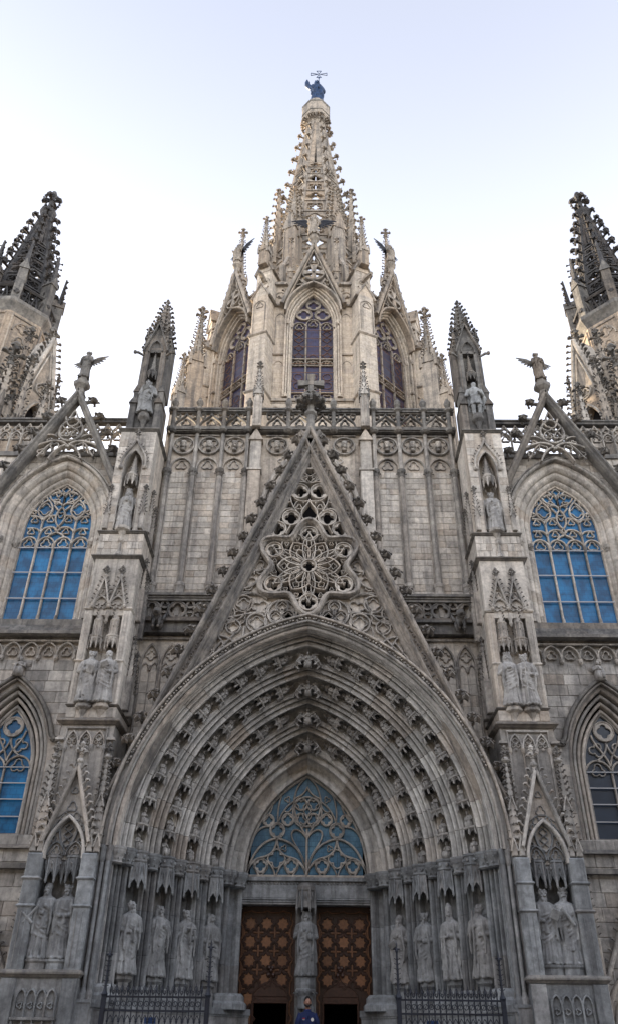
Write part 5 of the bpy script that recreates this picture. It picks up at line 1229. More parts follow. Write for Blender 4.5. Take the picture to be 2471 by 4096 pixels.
        b.bar(X(bez((.02, 18.5), (.25, 18.5), (.45, 18.2), (.55, 17.9), 7)), .06, .2, yg); b.bar(X(bez((.5, 18.6), (.7, 18.5), (.72, 18.3), (.95, 18.0), 6)), .05, .18, yg)
        b.bar(X(bez((.42, 18.85), (.55, 18.95), (.7, 19.0), (.82, 18.9), 5)), .05, .2, yg)
        b.foil(XB + q * .18, 19.02, .16, 3, pi / 2, .035, .14, yg + .03, 16); b.foil(XB + q * .42, 18.43, .17, 4, .4, .04, .14, yg + .03, 18); b.foil(XB + q * .85, 18.22, .13, 3, 0, .035, .14, yg + .03, 16); b.foil(XB + q * .66, 18.72, .09, 3, 0, .03, .14, yg + .03, 12)
    LG('openwork', b, 'carved')
    b = MB(s); yk = 20.68; b.lathe([(.16, 20.6), (.17, 20.95), (.15, 21.05), (.29, 21.2), (.3, 21.26), (.3, 21.36), (.22, 21.42), (.18, 21.46), (.17, 21.6)], 6, XB, yk, pi / 6); LG('pedestal', b, 'trim')

    # ---------------- arcaded roof balustrade of the bay
    bb = thing('bay_balustrade', 'tall arcaded stone balustrade against the sky behind the %s openwork gable' % SIDE[s], 'balustrade', (s * 8.6, 21.5, 18.4), group='arcaded bay balustrades')
    b = MB(s); b.box(6.1, 11.6, 21.36, 21.6, 20.14, 20.24); b.strip([(6.1, 20.24), (11.6, 20.24)], [(6.1, 20.31), (11.6, 20.31)], 21.32, 21.64); link('top_rail', b, 'dark', bb)
    b = MB(s); b.box(6.1, 12.2, 20.95, 21.6, 18.28, 18.46); link('roof_ledge', b, 'trim', bb)
    b = MB()
    w = .2
    b.bar([(-w, 0), (-w, 1.0)], .05, .12, 0); b.bar([(-w, 1.0)] + pointed(0, w, 1.0, .30, 5)[1:-1] + [(w, 1.0)], .05, .12, 0)
    for q in (-1, 1): b.bar(bez((q * w, 1.28), (q * w, 1.42), (q * .06, 1.48), (0, 1.66), 6), .05, .12, 0); b.bar(bez((q * w, 1.05), (q * w * .9, 1.2), (q * w, 1.25), (q * w, 1.28), 4), .05, .12, 0)
    b.bar(circ(0, 1.42, .1, 12), .04, .1, .01, True); b.foil(0, 1.04, .15, 3, pi / 2, .03, .1, .01, 14)
    arc_me = mesh_of(b, 'carved', 'arch_panel')
    for k in range(13): put('arch_panel', arc_me, bb, Matrix.Translation((s * (6.45 + .4 * k), 21.42, 18.46)))
# ================================================================== open crocketed spire, used three times
def open_spire(par, cx, cy, z0, z1, r0, r1, rows, mat, crok, cstep, csize, solid_from=.72, rot0=pi / 8, faces=8):
    rad = lambda z: r0 + (r1 - r0) * (z - z0) / (z1 - z0)
    for k in range(8):
        t = rot0 + k * pi / 4
        b = MB(); o = Vector((cos(t), sin(t), 0)); n_ = 6
        w = .16 * (r0 / 2.6) ** .5
        rings = []
        for i in range(n_ + 1):
            z = z0 + (z1 - z0) * i / n_; r = rad(z); ww = w * (1 - .45 * i / n_); tt = Vector((-sin(t), cos(t), 0)); c = Vector((cx, cy, z)) + o * r
            rings.append([c - tt * ww - o * ww, c - tt * ww * .8 + o * ww * .4, c + o * ww * .9, c + tt * ww * .8 + o * ww * .4, c + tt * ww - o * ww])
        b.loft(rings); rb = link('rib', b, mat, par)
        z = z0 + .5 * cstep + (.3 * cstep if k % 2 else 0)
        while z < z1 - .3:
            put('crocket', crok, rb, Matrix.Translation(Vector((cx, cy, z)) + o * (rad(z) + w * .4)) @ Matrix.Rotation(t, 4, 'Z') @ Matrix.Scale(csize * (1 - .25 * (z - z0) / (z1 - z0)), 4)); z += cstep
    zs = [z0 + (z1 - z0) * solid_from * (1 - (1 - i / rows) ** 1.25) for i in range(rows + 1)]
    for k in range(8):
        t = rot0 + (k + .5) * pi / 4
        b = MB()
        for i in range(rows):
            za, zb = zs[i], zs[i + 1]; zm = (za + zb) / 2; ap = cos(pi / 8)
            hw = rad(zm) * sin(pi / 8) - .02
            b.T = Matrix.Translation((cx, cy, 0)) @ Matrix.Rotation(t + pi / 2, 4, 'Z') @ Matrix.Translation((0, -rad(zm) * ap, zm)) @ Matrix.Rotation(-atan2(r0 - r1, z1 - z0), 4, 'X')
            hh = (zb - za) / 2; seg = 20
            A = []; B = []
            for j in range(seg):
                q = 2 * pi * j / seg + pi / 4; c_, s_ = cos(q), sin(q); m_ = max(abs(c_), abs(s_)); A.append((hw * 1.05 * c_ / m_, hh * s_ / m_))
                f = .62 + .1 * cos(4 * q) * (1 if i % 2 else -1); B.append((hw * f * c_ * 1.12, hh * f * s_ * 1.12))
            b.strip(B, A, -.02, .10, True); b.box(-hw, hw, -.07, .12, -hh, -hh + .09)
            if i % 2 == 0: b.foil(0, 0, min(hw, hh) * .62, 4, 0, .05, .08, 0, 16)
        # closed upper face with a slit
        za = zs[-1]; zm = (za + z1) / 2; hh = (z1 - za) / 2
        wa, wb = rad(za) * sin(pi / 8), rad(z1) * sin(pi / 8)
        b.T = Matrix.Translation((cx, cy, 0)) @ Matrix.Rotation(t + pi / 2, 4, 'Z') @ Matrix.Translation((0, -rad(zm) * cos(pi / 8), zm)) @ Matrix.Rotation(-atan2(r0 - r1, z1 - z0), 4, 'X')
        for q in (-1, 1): b.prism([(q * .05 * (r0 / 2.6), -hh), (q * wa, -hh), (q * wb, hh), (0, hh), (0, hh * .1)], 0, .1)
        b.T = None
        link('spire_face', b, mat, par)
cb = MB(); crocket(cb, (0, 0, 0), (1, 0, -.02), 1.0, Vector((0, 0, 1)), True)
CR_P = mesh_of(cb, 'pale_carved', 'crocket'); CR_B = mesh_of(cb, 'black', 'crocket')
def pinnacle(name, label, x, y, z0, zt, w, mat, group, ang=0.0, nc=7, shaft=.45, mcro=None):
    o = thing(name, label, 'pinnacle', (x, y, z0), group=group)
    H = zt - z0; zs_ = z0 + H * shaft
    T_ = Matrix.Translation((x, y, 0)) @ Matrix.Rotation(ang, 4, 'Z')
    b = MB(); b.T = T_; b.cbox(-w, w, -w, w, z0, zs_, w * .1)
    for q in (-1, 1): b.bar([(q * w * .55, z0 + .1), (q * w * .55, zs_ - w)], w * .16, .05, -w - .03)
    b.bar(pointed(0, w * .55, zs_ - w, w * .9, 4), w * .16, .05, -w - .03); link('shaft', b, mat, o)
    b = MB(); bc = MB(); fs = min(H * .12, w * 2.0)
    for k in range(4):
        b.T = T_ @ Matrix.Rotation(k * pi / 2, 4, 'Z'); bc.T = b.T
        b.prism([(-w * 1.12, zs_ - w * .4), (w * 1.12, zs_ - w * .4), (0, zs_ + w * 1.6)], -w - .05, -w * .3)
        for q in (-1, 1):
            for j in range(3): u = (j + .5) / 3; crocket(bc, (q * w * 1.12 * (1 - u), -w, zs_ - w * .4 + 2 * w * u), (q, -.3, .5), w * .36)
        crocket(bc, (0, -w, zs_ + w * 1.6), (0, -.6, 1), w * .5)
        b2 = w * .28
        bc.lathe([(b2, zs_ - w * 1.2), (b2, zs_ + w * .4), (.02, zs_ + w * 1.9)], 4, w * 1.0, -w * 1.0, pi / 4)
    link('gablet', b, mat, o)
    b = MB(); b.T = T_; b.lathe([(w * .95, zs_), (w * .16, zt - fs)], 4 if nc < 6 else 8, 0, 0, pi / 4 if nc < 6 else pi / 8); link('spire', b, mat, o)
    bc.T = T_
    for k in range(4 if nc < 6 else 8):
        t = (pi / 4 + k * pi / 2) if nc < 6 else pi / 8 + k * pi / 4
        for j in range(nc):
            u = (j + .7) / nc; r = w * .95 + (w * .16 - w * .95) * u; crocket(bc, (r * cos(t), r * sin(t), zs_ + (zt - fs - zs_) * u), (cos(t), sin(t), .3), w * .62 * (1 - .3 * u))
    link('crockets', bc, mcro or mat, o, kind='stuff')
    b = MB(); b.T = T_; finial(b, 0, 0, zt - fs * 1.35, fs); link('finial', b, mcro or mat, o)
    return o
# ================================================================== central octagonal tower
YC, AP = 29.7, 5.2
RCOR = AP / cos(pi / 8)
tow = thing('central_tower', 'pale octagonal stone tower with violet stained windows and gables below the central spire', 'tower', (0, YC, 19))
HW = AP * math.tan(pi / 8)
def face_T(deg): return Matrix.Translation((0, YC, 0)) @ Matrix.Rotation(radians(deg), 4, 'Z') @ Matrix.Translation((0, -AP, 0))
AW, ZSP, HT = .92, 28.9, 2.05
for deg in range(0, 360, 45):
    T_ = face_T(deg); AW = .92 if deg == 0 else 1.16
    detailed = deg in (0, 45, 315)
    b = MB(); b.T = T_
    if not detailed: b.box(-HW, HW, 0, .5, 18, 32.0); link('plain_face', b, 'pale', tow); continue
    b.archwall(-HW, HW, 24.15, 31.3, [(-AW - .18, 24.2)] + pointed(0, AW + .18, ZSP, HT + .22, 9) + [(AW + .18, 24.2)], 0, .5); b.box(-HW, HW, 0, .5, 18, 24.15); link('face_wall', b, 'pale', tow)
    b = MB(); b.T = T_
    for k, (o, y) in enumerate(((.30, -.14), (.20, -.06), (.10, .06), (.03, .18))):
        b.bar([(-AW - o, 24.2)] + pointed(0, AW + o, ZSP, HT + o * 1.25, 10) + [(AW + o, 24.2)], .09, .16, y)
    for q in (-1, 1):
        for o, y in ((.2, -.1), (.03, .14)): b.lathe([(.05, ZSP - .25), (.09, ZSP - .12), (.1, ZSP), (.06, ZSP + .02)], 6, q * (AW + o), y); b.lathe([(.09, 24.2), (.09, 24.36), (.05, 24.42)], 6, q * (AW + o), y)
    link('window_arch', b, 'pale', tow)
    b = MB(); b.T = T_; b.box(-HW, HW, -.10, .1, 24.0, 24.14); b.box(-HW, HW, -.02, .1, 23.92, 24.0)
    for q in (-1, 1):
        b.box(q * 1.52 - .3, q * 1.52 + .3, -.12, .05, 29.86, 29.96); b.box(q * 1.5 - .3, q * 1.5 + .3, -.08, .05, 26.72, 26.8)
        for z in (29.1, 26.1): b.bar(pointed(q * 1.47, .2, z, .3, 4), .035, .06, -.03); b.bar([(q * 1.47 - .2, z - 1.7), (q * 1.47 - .2, z)], .03, .05, -.03)
    for k in range(7): b.bar(pointed(-1.5 + k * .5, .25, 23.35, .35, 5), .06, .1, -.06); b.ball((-1.25 + k * .5 - .5, -.08, 23.25), .07, 6, 4)
    link('string_course', b, 'pale_carved', tow)
    # tracery
    b = MB(); b.T = T_; y = .30
    xs = [-AW, -AW / 3, AW / 3, AW]
    b.bar([(-AW, 24.25)] + pointed(0, AW, ZSP, HT, 10) + [(AW, 24.25)], .07, .14, y)
    for x in xs[1:3]: b.bar([(x, 24.25), (x, ZSP + .2)], .075, .14, y)
    for z in (24.84, 26.46, 26.86): b.bar([(-AW, z), (AW, z)], .06, .13, y)
    for k in range(3):
        xm = (xs[k] + xs[k + 1]) / 2; b.bar(pointed(xm, .30, ZSP + (.18 if k == 1 else -.02), .30, 5), .05, .12, y); b.foil(xm, ZSP + (.2 if k == 1 else 0), .2, 3, pi / 2, .04, .1, y + .02, 16)
        b.bar(pointed(xm, .28, 26.48, .22, 4), .04, .1, y); b.foil(xm, 26.66, .1, 3, pi / 2, .03, .09, y + .02, 12); b.foil(xm, 24.54, .2, 4, pi / 4, .035, .1, y + .02, 16)
    for cx, cz, r in ((-.42, 29.72, .36), (.42, 29.72, .36), (0, 30.35, .32)): b.bar(circ(cx, cz, r, 20), .05, .13, y, True); b.foilplate(cx, cz, r - .02, r * .78, 4, 0, y + .03, y + .1, 24)
    tw_ = link('stained_window', b, 'pale_carved', tow); tw_['label'] = 'tall three-light pointed window with violet stained glass'
    b = MB(); b.T = T_
    for j in range(8): z = 24.95 + .53 * j; b.box(-AW, AW, y - .012, y, z - .009, z + .009)
    for k in range(3):
        xm = (xs[k] + xs[k + 1]) / 2
        for z in ((27.1, 27.6, 28.1, 28.5) if k != 1 else (27.0,)): b.bar([(xm, z - .2), (xm + .2, z), (xm, z + .2), (xm - .2, z)], .02, .02, y + .06, True)
        for z in (25.3, 25.8): b.bar(circ(xm, z, .19, 14), .02, .02, y + .06, True)
    link('saddle_bar', b, 'wood_mid', tw_)
    zr = [24.28, 24.84, 26.46, 26.86, 28.9]
    for k in range(3):
        for j in (0, 1, 3): g = MB(); g.T = T_; g.box(xs[k] + .01, xs[k + 1] - .01, y + .10, y + .12, zr[j], zr[j + 1] - .01); link('pane', g, 'glass_violet', tw_)
    g = MB(); g.T = T_; R_ = (AW * AW + HT * HT) / (2 * AW); e_ = R_ - AW; g.prism([(AW, 28.91), (-AW, 28.91)] + [(-AW + 2 * AW * i / 16, ZSP + sqrt(max(R_ ** 2 - (abs(-AW + 2 * AW * i / 16) + e_) ** 2, 0))) for i in range(1, 16)], y + .10, y + .12); link('head_pane', g, 'glass_violet', tw_)
    b = MB(); b.T = T_; b.box(-1.2, 1.2, .62, .7, 24, 31.2); link('window_backing', b, 'void', tow)
    # gable with a cross in a ring
    b = MB(); bc = MB(); b.T = T_; bc.T = T_; yg = -.42
    for q in (-1, 1):
        b.bar([(q * 1.42, 29.75), (q * .78, 31.7), (0, 34.0)], .17, .36, yg); b.bar([(q * 1.24, 29.75), (0, 33.55)], .06, .3, yg + .03)
        for j in range(9): u = (j + .5) / 9; crocket(bc, (q * (1.45 * (1 - u) + .03), yg + .12, 29.9 + 4.0 * u), (q, -.2, .35), .22)
    b.bar(pointed(0, 1.25, 29.3, 1.95, 9), .10, .34, yg + .04); b.bar(circ(0, 31.92, .50, 24), .07, .2, yg + .08, True)
    for k in range(4):
        t = k * pi / 2; d_ = (cos(t), sin(t)); p_ = (-sin(t), cos(t)); P_ = lambda l, w_: (d_[0] * l + p_[0] * w_, 31.92 + d_[1] * l + p_[1] * w_)
        b.prism([P_(0, .05), P_(0, -.05), P_(.46, -.15), P_(.46, .15)], yg + .07, yg + .2)
    for q in (-1, 1): b.bar(bez((q * .06, 32.45), (q * .3, 32.5), (q * .25, 32.7), (q * .05, 32.95), 5), .045, .15, yg + .1); b.foil(q * .62, 31.22, .2, 3, .4 * q, .05, .14, yg + .1, 14)
    gp = link('gable', b, 'pale_carved', tow); link('crockets', bc, 'pale_carved', gp, kind='stuff')
    b = MB(); b.T = T_; b.lathe([(.13, 33.75), (.15, 34.25), (.25, 34.4), (.27, 34.5), (.22, 34.56), (.24, 34.62), (.14, 34.75)], 8, 0, yg + .15, pi / 8); link('angel_pedestal', b, 'pale_carved', tow)
    b = MB(); b.T = T_; b.box(-HW, HW, -.16, .5, 31.28, 31.42); b.box(-HW, HW, -.06, .4, 31.42, 31.58)
    for q in (-1, 1): b.bar(circ(q * 1.5, 30.65, .2, 16), .05, .1, -.04, True); b.bar([(q * 1.3, 30.1), (q * 1.3, 31.2), (q * 1.72, 31.2), (q * 1.72, 30.1)], .04, .08, -.03)
    link('parapet', b, 'pale_carved', tow)
for deg in (-67.5, -22.5, 22.5, 67.5):
    T_ = Matrix.Translation((0, YC, 0)) @ Matrix.Rotation(radians(deg), 4, 'Z') @ Matrix.Diagonal((1, .95 if abs(deg) > 50 else 1, 1, 1))
    b = MB(); b.T = T_; w = .40
    b.cbox(-w, w, -6.28, -5.3, 18, 24.05, .03); b.cbox(-w, w, -6.27, -5.3, 24.05, 27.4, .03); b.cbox(-w + .02, w - .02, -6.22, -5.3, 27.4, 30.0, .03); b.box(-w, w, -5.95, -5.2, 30.0, 32.0)
    b.prism([(-w, 29.98), (w, 29.98), (0, 30.75)], -6.20, -5.3)
    b.prism([(-w, 31.95), (w, 31.95), (0, 33.0)], -5.98, -5.0); link('corner_buttress', b, 'pale', tow)
    b = MB(); b.T = T_
    for q in (-1, 1):
        b.bar([(q * (w + .08), 29.88), (0, 30.85)], .10, .95, -6.26); b.bar([(q * (w + .08), 31.85), (0, 33.1)], .10, .9, -6.04)
        crocket(b, (q * .3, -6.2, 30.4), (q, -.5, .5), .14); crocket(b, (q * .25, -6.0, 32.6), (q, -.5, .5), .16)
    for z in (27.42, 24.08): b.loft([[(-w - p_, -6.28 - p_, zz), (w + p_, -6.28 - p_, zz), (w + p_, -5.2, zz), (-w - p_, -5.2, zz)] for p_, zz in ((0, z - .06), (.07, z), (.07, z + .04), (.0, z + .14))])
    for z in (29.3, 26.6, 31.2): b.bar(pointed(0, w * .72, z, .32, 5), .035, .05, -6.255 if z < 30 else -5.97); b.foil(0, z + .02, w * .5, 3, pi / 2, .03, .04, -6.25 if z < 30 else -5.97, 14)
    for z0_, z1_ in ((24.2, 26.6), (27.6, 29.3)):
        for q in (-1, 1): b.bar([(q * w * .72, z0_), (q * w * .72, z1_)], .03, .05, -6.255)
    if abs(deg) < 50: b.tube([(0, -5.9, 31.3), (.06, -6.35, 31.25), (.1, -6.7, 31.1)], [.12, .13, .08], 6)
    for k in range(6): b.ball((-.25 + .1 * k, -6.2, 23.3 + .1 * (k % 2)), .06, 5, 4)
    link('buttress_trim', b, 'pale_carved', tow)
GRP_T = 'pinnacles round the central tower'
for s in (-1, 1):
    pinnacle('tower_pinnacle', 'pale crocketed pinnacle on the buttress beside the tower front gable, %s one' % SIDE[s], s * 2.33, YC - 5.6, 32.2, 36.1, .22, 'pale_carved', GRP_T, s * radians(22.5), 8, .28)
    pinnacle('tower_pinnacle', 'tall crocketed pinnacle behind the winged figure on the %s tower gable' % SIDE[s], s * 3.78, YC - 3.45, 32.4, 38.1, .27, 'pale_carved', GRP_T, s * radians(45), 8, .25)
    pinnacle('tower_pinnacle', 'outermost low pinnacle on the %s flank of the central tower' % SIDE[s], s * 5.25, 25.5, 21.0, 31.0, .34, 'pale_carved', GRP_T, s * radians(67.5), 8, .62)
    pinnacle('tower_pinnacle', 'slim low pinnacle in front of the %s flank of the central tower' % SIDE[s], s * 5.75, 25.2, 21.0, 27.6, .24, 'pale_carved', GRP_T, s * radians(60), 8, .62)
    pinnacle('tower_pinnacle', 'little crocketed pinnacle close by the tower front angel, %s of it' % SIDE[s], s * 1.13, 25.4, 31.6, 36.2, .17, 'pale_carved', GRP_T, 0, 5, .38)
    pinnacle('roof_pinnacle', 'slender pinnacle with crocketed spirelet standing on the roof balustrade, %s of the stone cross' % SIDE[s], s * 1.87, 20.78, 19.4, 22.62, .15, 'carved', 'pinnacles on the roof balustrade', 0, 6, .47, mcro='dark')
# upper drum with turrets, spire
spi = thing('central_spire', 'tall openwork stone spire with crocketed ribs rising over the octagonal tower', 'spire', (0, YC, 32))
b = MB(); b.lathe([(5.3, 31.3), (5.3, 31.6), (3.4, 32.4), (3.1, 32.5), (2.9, 35.0)], 8, 0, YC, pi / 8); link('drum', b, 'pale_carved', spi)
for k in range(8):
    a = radians(22.5 + 45 * k); 
    T_ = Matrix.Translation((0, YC, 0)) @ Matrix.Rotation(a, 4, 'Z')
    if abs(math.degrees(a) % 360 - 180) < 60: continue
    fr_ = k in (0, 7); ztt = 42.6 if fr_ else 45.0
    T_ = T_ @ Matrix.Translation((0, -.35 if fr_ else .2, 0)); b = MB(); bc = MB(); b.T = T_; bc.T = T_
    b.cbox(-.34, .34, -3.15, -2.2, 32.3, 38.6, .03); b.prism([(-.42, 38.5), (.42, 38.5), (0, 39.9)], -3.2, -2.3); b.bar(pointed(0, .26, 38.2, .45, 5), .05, .08, -3.2); b.bar([(-.28, 33), (-.28, 38.2)], .04, .05, -3.19); b.bar([(.28, 33), (.28, 38.2)], .04, .05, -3.19)
    b.box(-.12, .12, -3.9, -3.2, 32.0, 34.5); b.add([(-.1, -3.85, 34.4), (.1, -3.85, 34.4), (.1, -3.1, 36.2), (-.1, -3.1, 36.2), (-.1, -3.1, 35.6), (.1, -3.1, 35.6)], [(0, 1, 2, 3), (0, 4, 5, 1), (0, 3, 4), (1, 5, 2)])
    for q in (-1, 1):
        for j in range(5): u = (j + .5) / 5; crocket(bc, (q * .42 * (1 - u), -3.15, 38.5 + 1.4 * u), (q, -.4, .5), .22)
    bc.lathe([(.36, 39.2), (.07, ztt)], 4, 0, -2.55, pi / 4); finial(bc, 0, -2.55, ztt - .3, .65)
    for m_ in range(4):
        t = pi / 4 + m_ * pi / 2
        for j in range(8): u = (j + .5) / 8; r = .36 - .28 * u; crocket(bc, (r * cos(t), -2.55 + r * sin(t), 39.4 + (ztt - 39.4) * u), (cos(t), sin(t), .3), .3)
    for q in (-1, 1): bc.lathe([(.12, 38.0), (.12, 39.6), (.02, 41.0)], 4, q * .36, -2.75, pi / 4); [crocket(bc, (q * .36 + q * .1, -2.8, 39.7 + .35 * j), (q, -.3, .3), .15) for j in range(4)]
    tq = link('turret', b, 'pale_carved', spi); link('crockets', bc, 'pale_carved', tq, kind='stuff')
open_spire(spi, 0, YC, 33.5, 54.2, 3.0, .55, 12, 'pale_carved', CR_P, 1.5, .60, .70)
b = MB(); b.lathe([(.5, 53.6), (.62, 54.3), (.92, 54.6), (.98, 54.9), (.98, 56.0), (.80, 56.2), (.62, 56.3), (.62, 56.9), (.55, 57.1)], 8, 0, YC, pi / 8); link('platform', b, 'pale_carved', spi)
b = MB()
for k in range(8):
    t = pi / 8 + k * pi / 4
    for j in range(3): crocket(b, (.72 * cos(t + j * .26 - .26), YC + .72 * sin(t + j * .26 - .26), 54.5), (cos(t), sin(t), -.6), .38)
link('leaf_capital', b, 'pale_carved', spi, kind='stuff')
b = MB(); b.lathe([(.97, 55.9), (1.04, 56.0), (1.04, 56.08), (.9, 56.14)], 8, 0, YC, pi / 8); b.lathe([(.95, 54.86), (1.03, 54.92), (.95, 55.0)], 8, 0, YC, pi / 8); link('platform_rim', b, 'trim', spi)
b = MB()
for q in (-1, 1): b.tube([(q * 2.4, YC - 5.6, 34.9), (q * 2.15, YC - 3.0, 36.6)], .014, 4)
link('stay_wire', b, 'iron', spi)

# ================================================================== the two dark flanking towers
for s in (-1, 1):
    TX, TY = s * 14.45, 26.0
    tt = thing('side_tower', 'bell tower with pale stone body and blackened openwork spire on the far %s' % SIDE[s], 'tower', (TX, TY, 0), group='flanking bell towers')
    b = MB(); b.lathe([(1.95, 0), (1.95, 29.6)], 8, TX, TY, pi / 8); link('body', b, 'side_body', tt)
    b = MB(); b.lathe([(1.95, 29.3), (2.05, 29.5), (2.22, 29.75), (2.22, 29.95), (2.0, 30.1)], 8, TX, TY, pi / 8); b.lathe([(1.95, 25.6), (2.08, 25.75), (1.95, 25.95)], 8, TX, TY, pi / 8); link('cornice', b, 'trim', tt)
    b = MB(); b.lathe([(1.85, 29.9), (1.85, 30.2)], 8, TX, TY, pi / 8)
    for k in range(8):
        t = pi / 8 + k * pi / 4; tn = t + pi / 4; p0 = Vector((TX + 1.88 * cos(t), TY + 1.88 * sin(t), 30)); p1 = Vector((TX + 1.88 * cos(tn), TY + 1.88 * sin(tn), 30))
        b.tube([p0 + Vector((0, 0, 1.1)), p1 + Vector((0, 0, 1.1))], .1, 5)
        for j in range(4):
            u, v_ = j / 4, (j + 1) / 4; b.tube([p0.lerp(p1, u), p0.lerp(p1, (u + v_) / 2) + Vector((0, 0, 1.0)), p0.lerp(p1, v_)], .06, 4)
    link('parapet', b, 'black', tt)
    b = MB()
    for k in range(8):
        T_ = Matrix.Translation((TX, TY, 0)) @ Matrix.Rotation(k * pi / 4, 4, 'Z'); b.T = T_; ap = 1.95 * cos(pi / 8)
        for q in (-1, 1): b.bar([(q * .6, 20), (q * .6, 29.2)], .08, .1, -ap - .06)
        b.bar(pointed(0, .45, 28.2, .7, 6), .07, .1, -ap - .06); b.foil(0, 28.55, .3, 4, 0, .06, .08, -ap - .05, 16); b.foil(0, 27.7, .3, 3, pi / 2, .06, .08, -ap - .05, 16); b.bar([(-.6, 29.1), (.6, 29.1)], .08, .1, -ap - .06)
    link('blind_tracery', b, 'pale_carved', tt)
    open_spire(tt, TX, TY, 30.0, 39.0, 1.62, .24, 8, 'black', CR_B, .82, .56, .66)
    b = MB(); b.lathe([(.3, 38.6), (.42, 38.95), (.45, 39.15), (.26, 39.3), (.15, 39.45), (.11, 40.4), (.16, 40.5), (.2, 40.7), (.12, 40.95), (.02, 41.05)], 8, TX, TY, pi / 8)
    for k in range(4): crocket(b, (TX, TY, 40.15), (cos(k * pi / 2), sin(k * pi / 2), 0), .58, Vector((0, 0, 1)), True); crocket(b, (TX, TY, 39.5), (cos(k * pi / 2 + .78), sin(k * pi / 2 + .78), 0), .34)
    link('finial', b, 'black', tt)
    b = MB(); bc = MB()
    for k in range(8):
        T_ = Matrix.Translation((TX, TY, 0)) @ Matrix.Rotation(pi / 8 + k * pi / 4, 4, 'Z'); b.T = T_; bc.T = T_
        b.box(-.2, .2, -2.05, -1.5, 29.9, 32.2); b.prism([(-.26, 32.1), (.26, 32.1), (0, 32.8)], -2.1, -1.5); bc.lathe([(.2, 32.2), (.05, 34.4)], 4, 0, -1.85, pi / 4)
        for j in range(5): crocket(bc, (.16 - .02 * j, -1.88, 32.4 + .4 * j), (1, -.4, .3), .2); crocket(bc, (-.16 + .02 * j, -1.88, 32.4 + .4 * j), (-1, -.4, .3), .2)
    tq = link('turret', b, 'dark', tt); link('crockets', bc, 'black', tq, kind='stuff')
    # gabled stair turret leaning against the inner side
    gt = thing('gabled_turret', 'weathered gabled turret with steep crocketed gable against the %s bell tower' % SIDE[s], 'turret', (s * 11.6, 24.4, 0), group='gabled turrets beside the bell towers')
    gx_, gy_ = s * 11.95, 25.0
    b = MB(); T_ = Matrix.Translation((gx_, gy_, 0)) @ Matrix.Rotation(s * radians(-62), 4, 'Z'); b.T = T_
    b.box(-.75, .75, 0.02, 1.8, 0, 24.6); b.archwall(-.75, .75, 20.5, 24.6, [(-.42, 20.6)] + pointed(0, .42, 23.0, 1.1, 6) + [(.42, 20.6)], -.35, .02); b.prism([(-.8, 24.55), (.8, 24.55), (0, 27.8)], -.3, 1.6); b.box(-.75, .75, -.35, .02, 0, 20.5)
    link('body', b, 'pale_carved', gt)
    b = MB(); b.T = T_; b.box(-.42, .42, -.02, .0, 20.6, 24.1); link('window_glass', b, 'void', gt)
    b = MB(); bc = MB(); b.T = T_; bc.T = T_
    for q in (-1, 1):
        b.bar([(q * .95, 24.0), (0, 28.1)], .2, 2.0, -.42); b.bar([(q * .7, 24.0), (0, 27.2)], .07, .2, -.40)
        for j in range(13): u = (j + .4) / 13; crocket(bc, (q * .95 * (1 - u) + q * .1, -.3, 24.0 + 4.1 * u), (q, -.3, .4), .3); crocket(bc, (q * .95 * (1 - u) + q * .1, 1.4, 24.0 + 4.1 * u), (q, .3, .4), .3)
        b.tube([(q * .8, -.3, 15), (q * .8, -.3, 24.2)], .13, 7); b.tube([(q * .55, -.4, 15), (q * .55, -.4, 23)], .07, 6)
        b.lathe([(.13, 24.0), (.22, 24.2), (.22, 24.35)], 6, q * .8, -.3); spirelet(bc, q * .8, -.3, 24.3, 26.0, .16, 4, pi / 4, 7, .2, .4)
    b.bar(pointed(0, .5, 23.0, 1.2, 7), .09, .2, -.45); b.bar(circ(0, 24.9, .3, 16), .06, .15, -.42, True); b.foil(0, 24.9, .24, 3, pi / 2, .05, .1, -.40, 14); b.bar([(0, 20.6), (0, 23.4)], .08, .1, -.2)
    finial(bc, 0, -.1, 27.9, .75); gq = link('gable', b, 'carved', gt); link('crockets', bc, 'dark', gq, kind='stuff')
    for k, (px_, py_, z0_, zt_, w_) in enumerate(((12.35, 24.0, 14, 27.9, .34), (12.45, 23.3, 14, 26.2, .50), (12.95, 23.0, 14, 24.0, .34), (10.95, 23.9, 14, 24.6, .28), (11.6, 23.4, 14, 25.6, .24))):
        pinnacle('clustered_pinnacle', ('tall slim', 'stout gabled', 'outermost low', 'innermost short', 'slender middle')[k] + ' crocketed pinnacle clustered below the %s bell tower' % SIDE[s], s * px_, py_, z0_, zt_, w_, 'pale_carved' if k != 3 else 'carved', 'pinnacles clustered below the bell towers', s * .2, 7, .66, mcro='dark')
# ================================================================== carved figures (one fused surface each)
def fuse(b, voxel, name, mat, smooth=True):
    me = bpy.data.meshes.new('raw'); me.from_pydata([tuple(p) for p in b.v], [], b.f)
    bm_ = bmesh.new(); bm_.from_mesh(me); bmesh.ops.recalc_face_normals(bm_, faces=bm_.faces); bm_.to_mesh(me); bm_.free()
    o = bpy.data.objects.new('raw', me); COL.objects.link(o)
    md = o.modifiers.new('r', 'REMESH'); md.mode = 'VOXEL'; md.voxel_size = voxel
    dg = bpy.context.evaluated_depsgraph_get(); out = bpy.data.meshes.new_from_object(o.evaluated_get(dg))
    bpy.data.objects.remove(o); bpy.data.meshes.remove(me)
    out.name = name; out.materials.clear(); out.materials.append(M[mat])
    if smooth: out.polygons.foreach_set('use_smooth', [True] * len(out.polygons))
    return out
def interp(tab, u):
    for (a, x), (c, y) in zip(tab, tab[1:]):
        if u <= c:
            k = (u - a) / (c - a); k = k * k * (3 - 2 * k); return x + (y - x) * k
    return tab[-1][1]
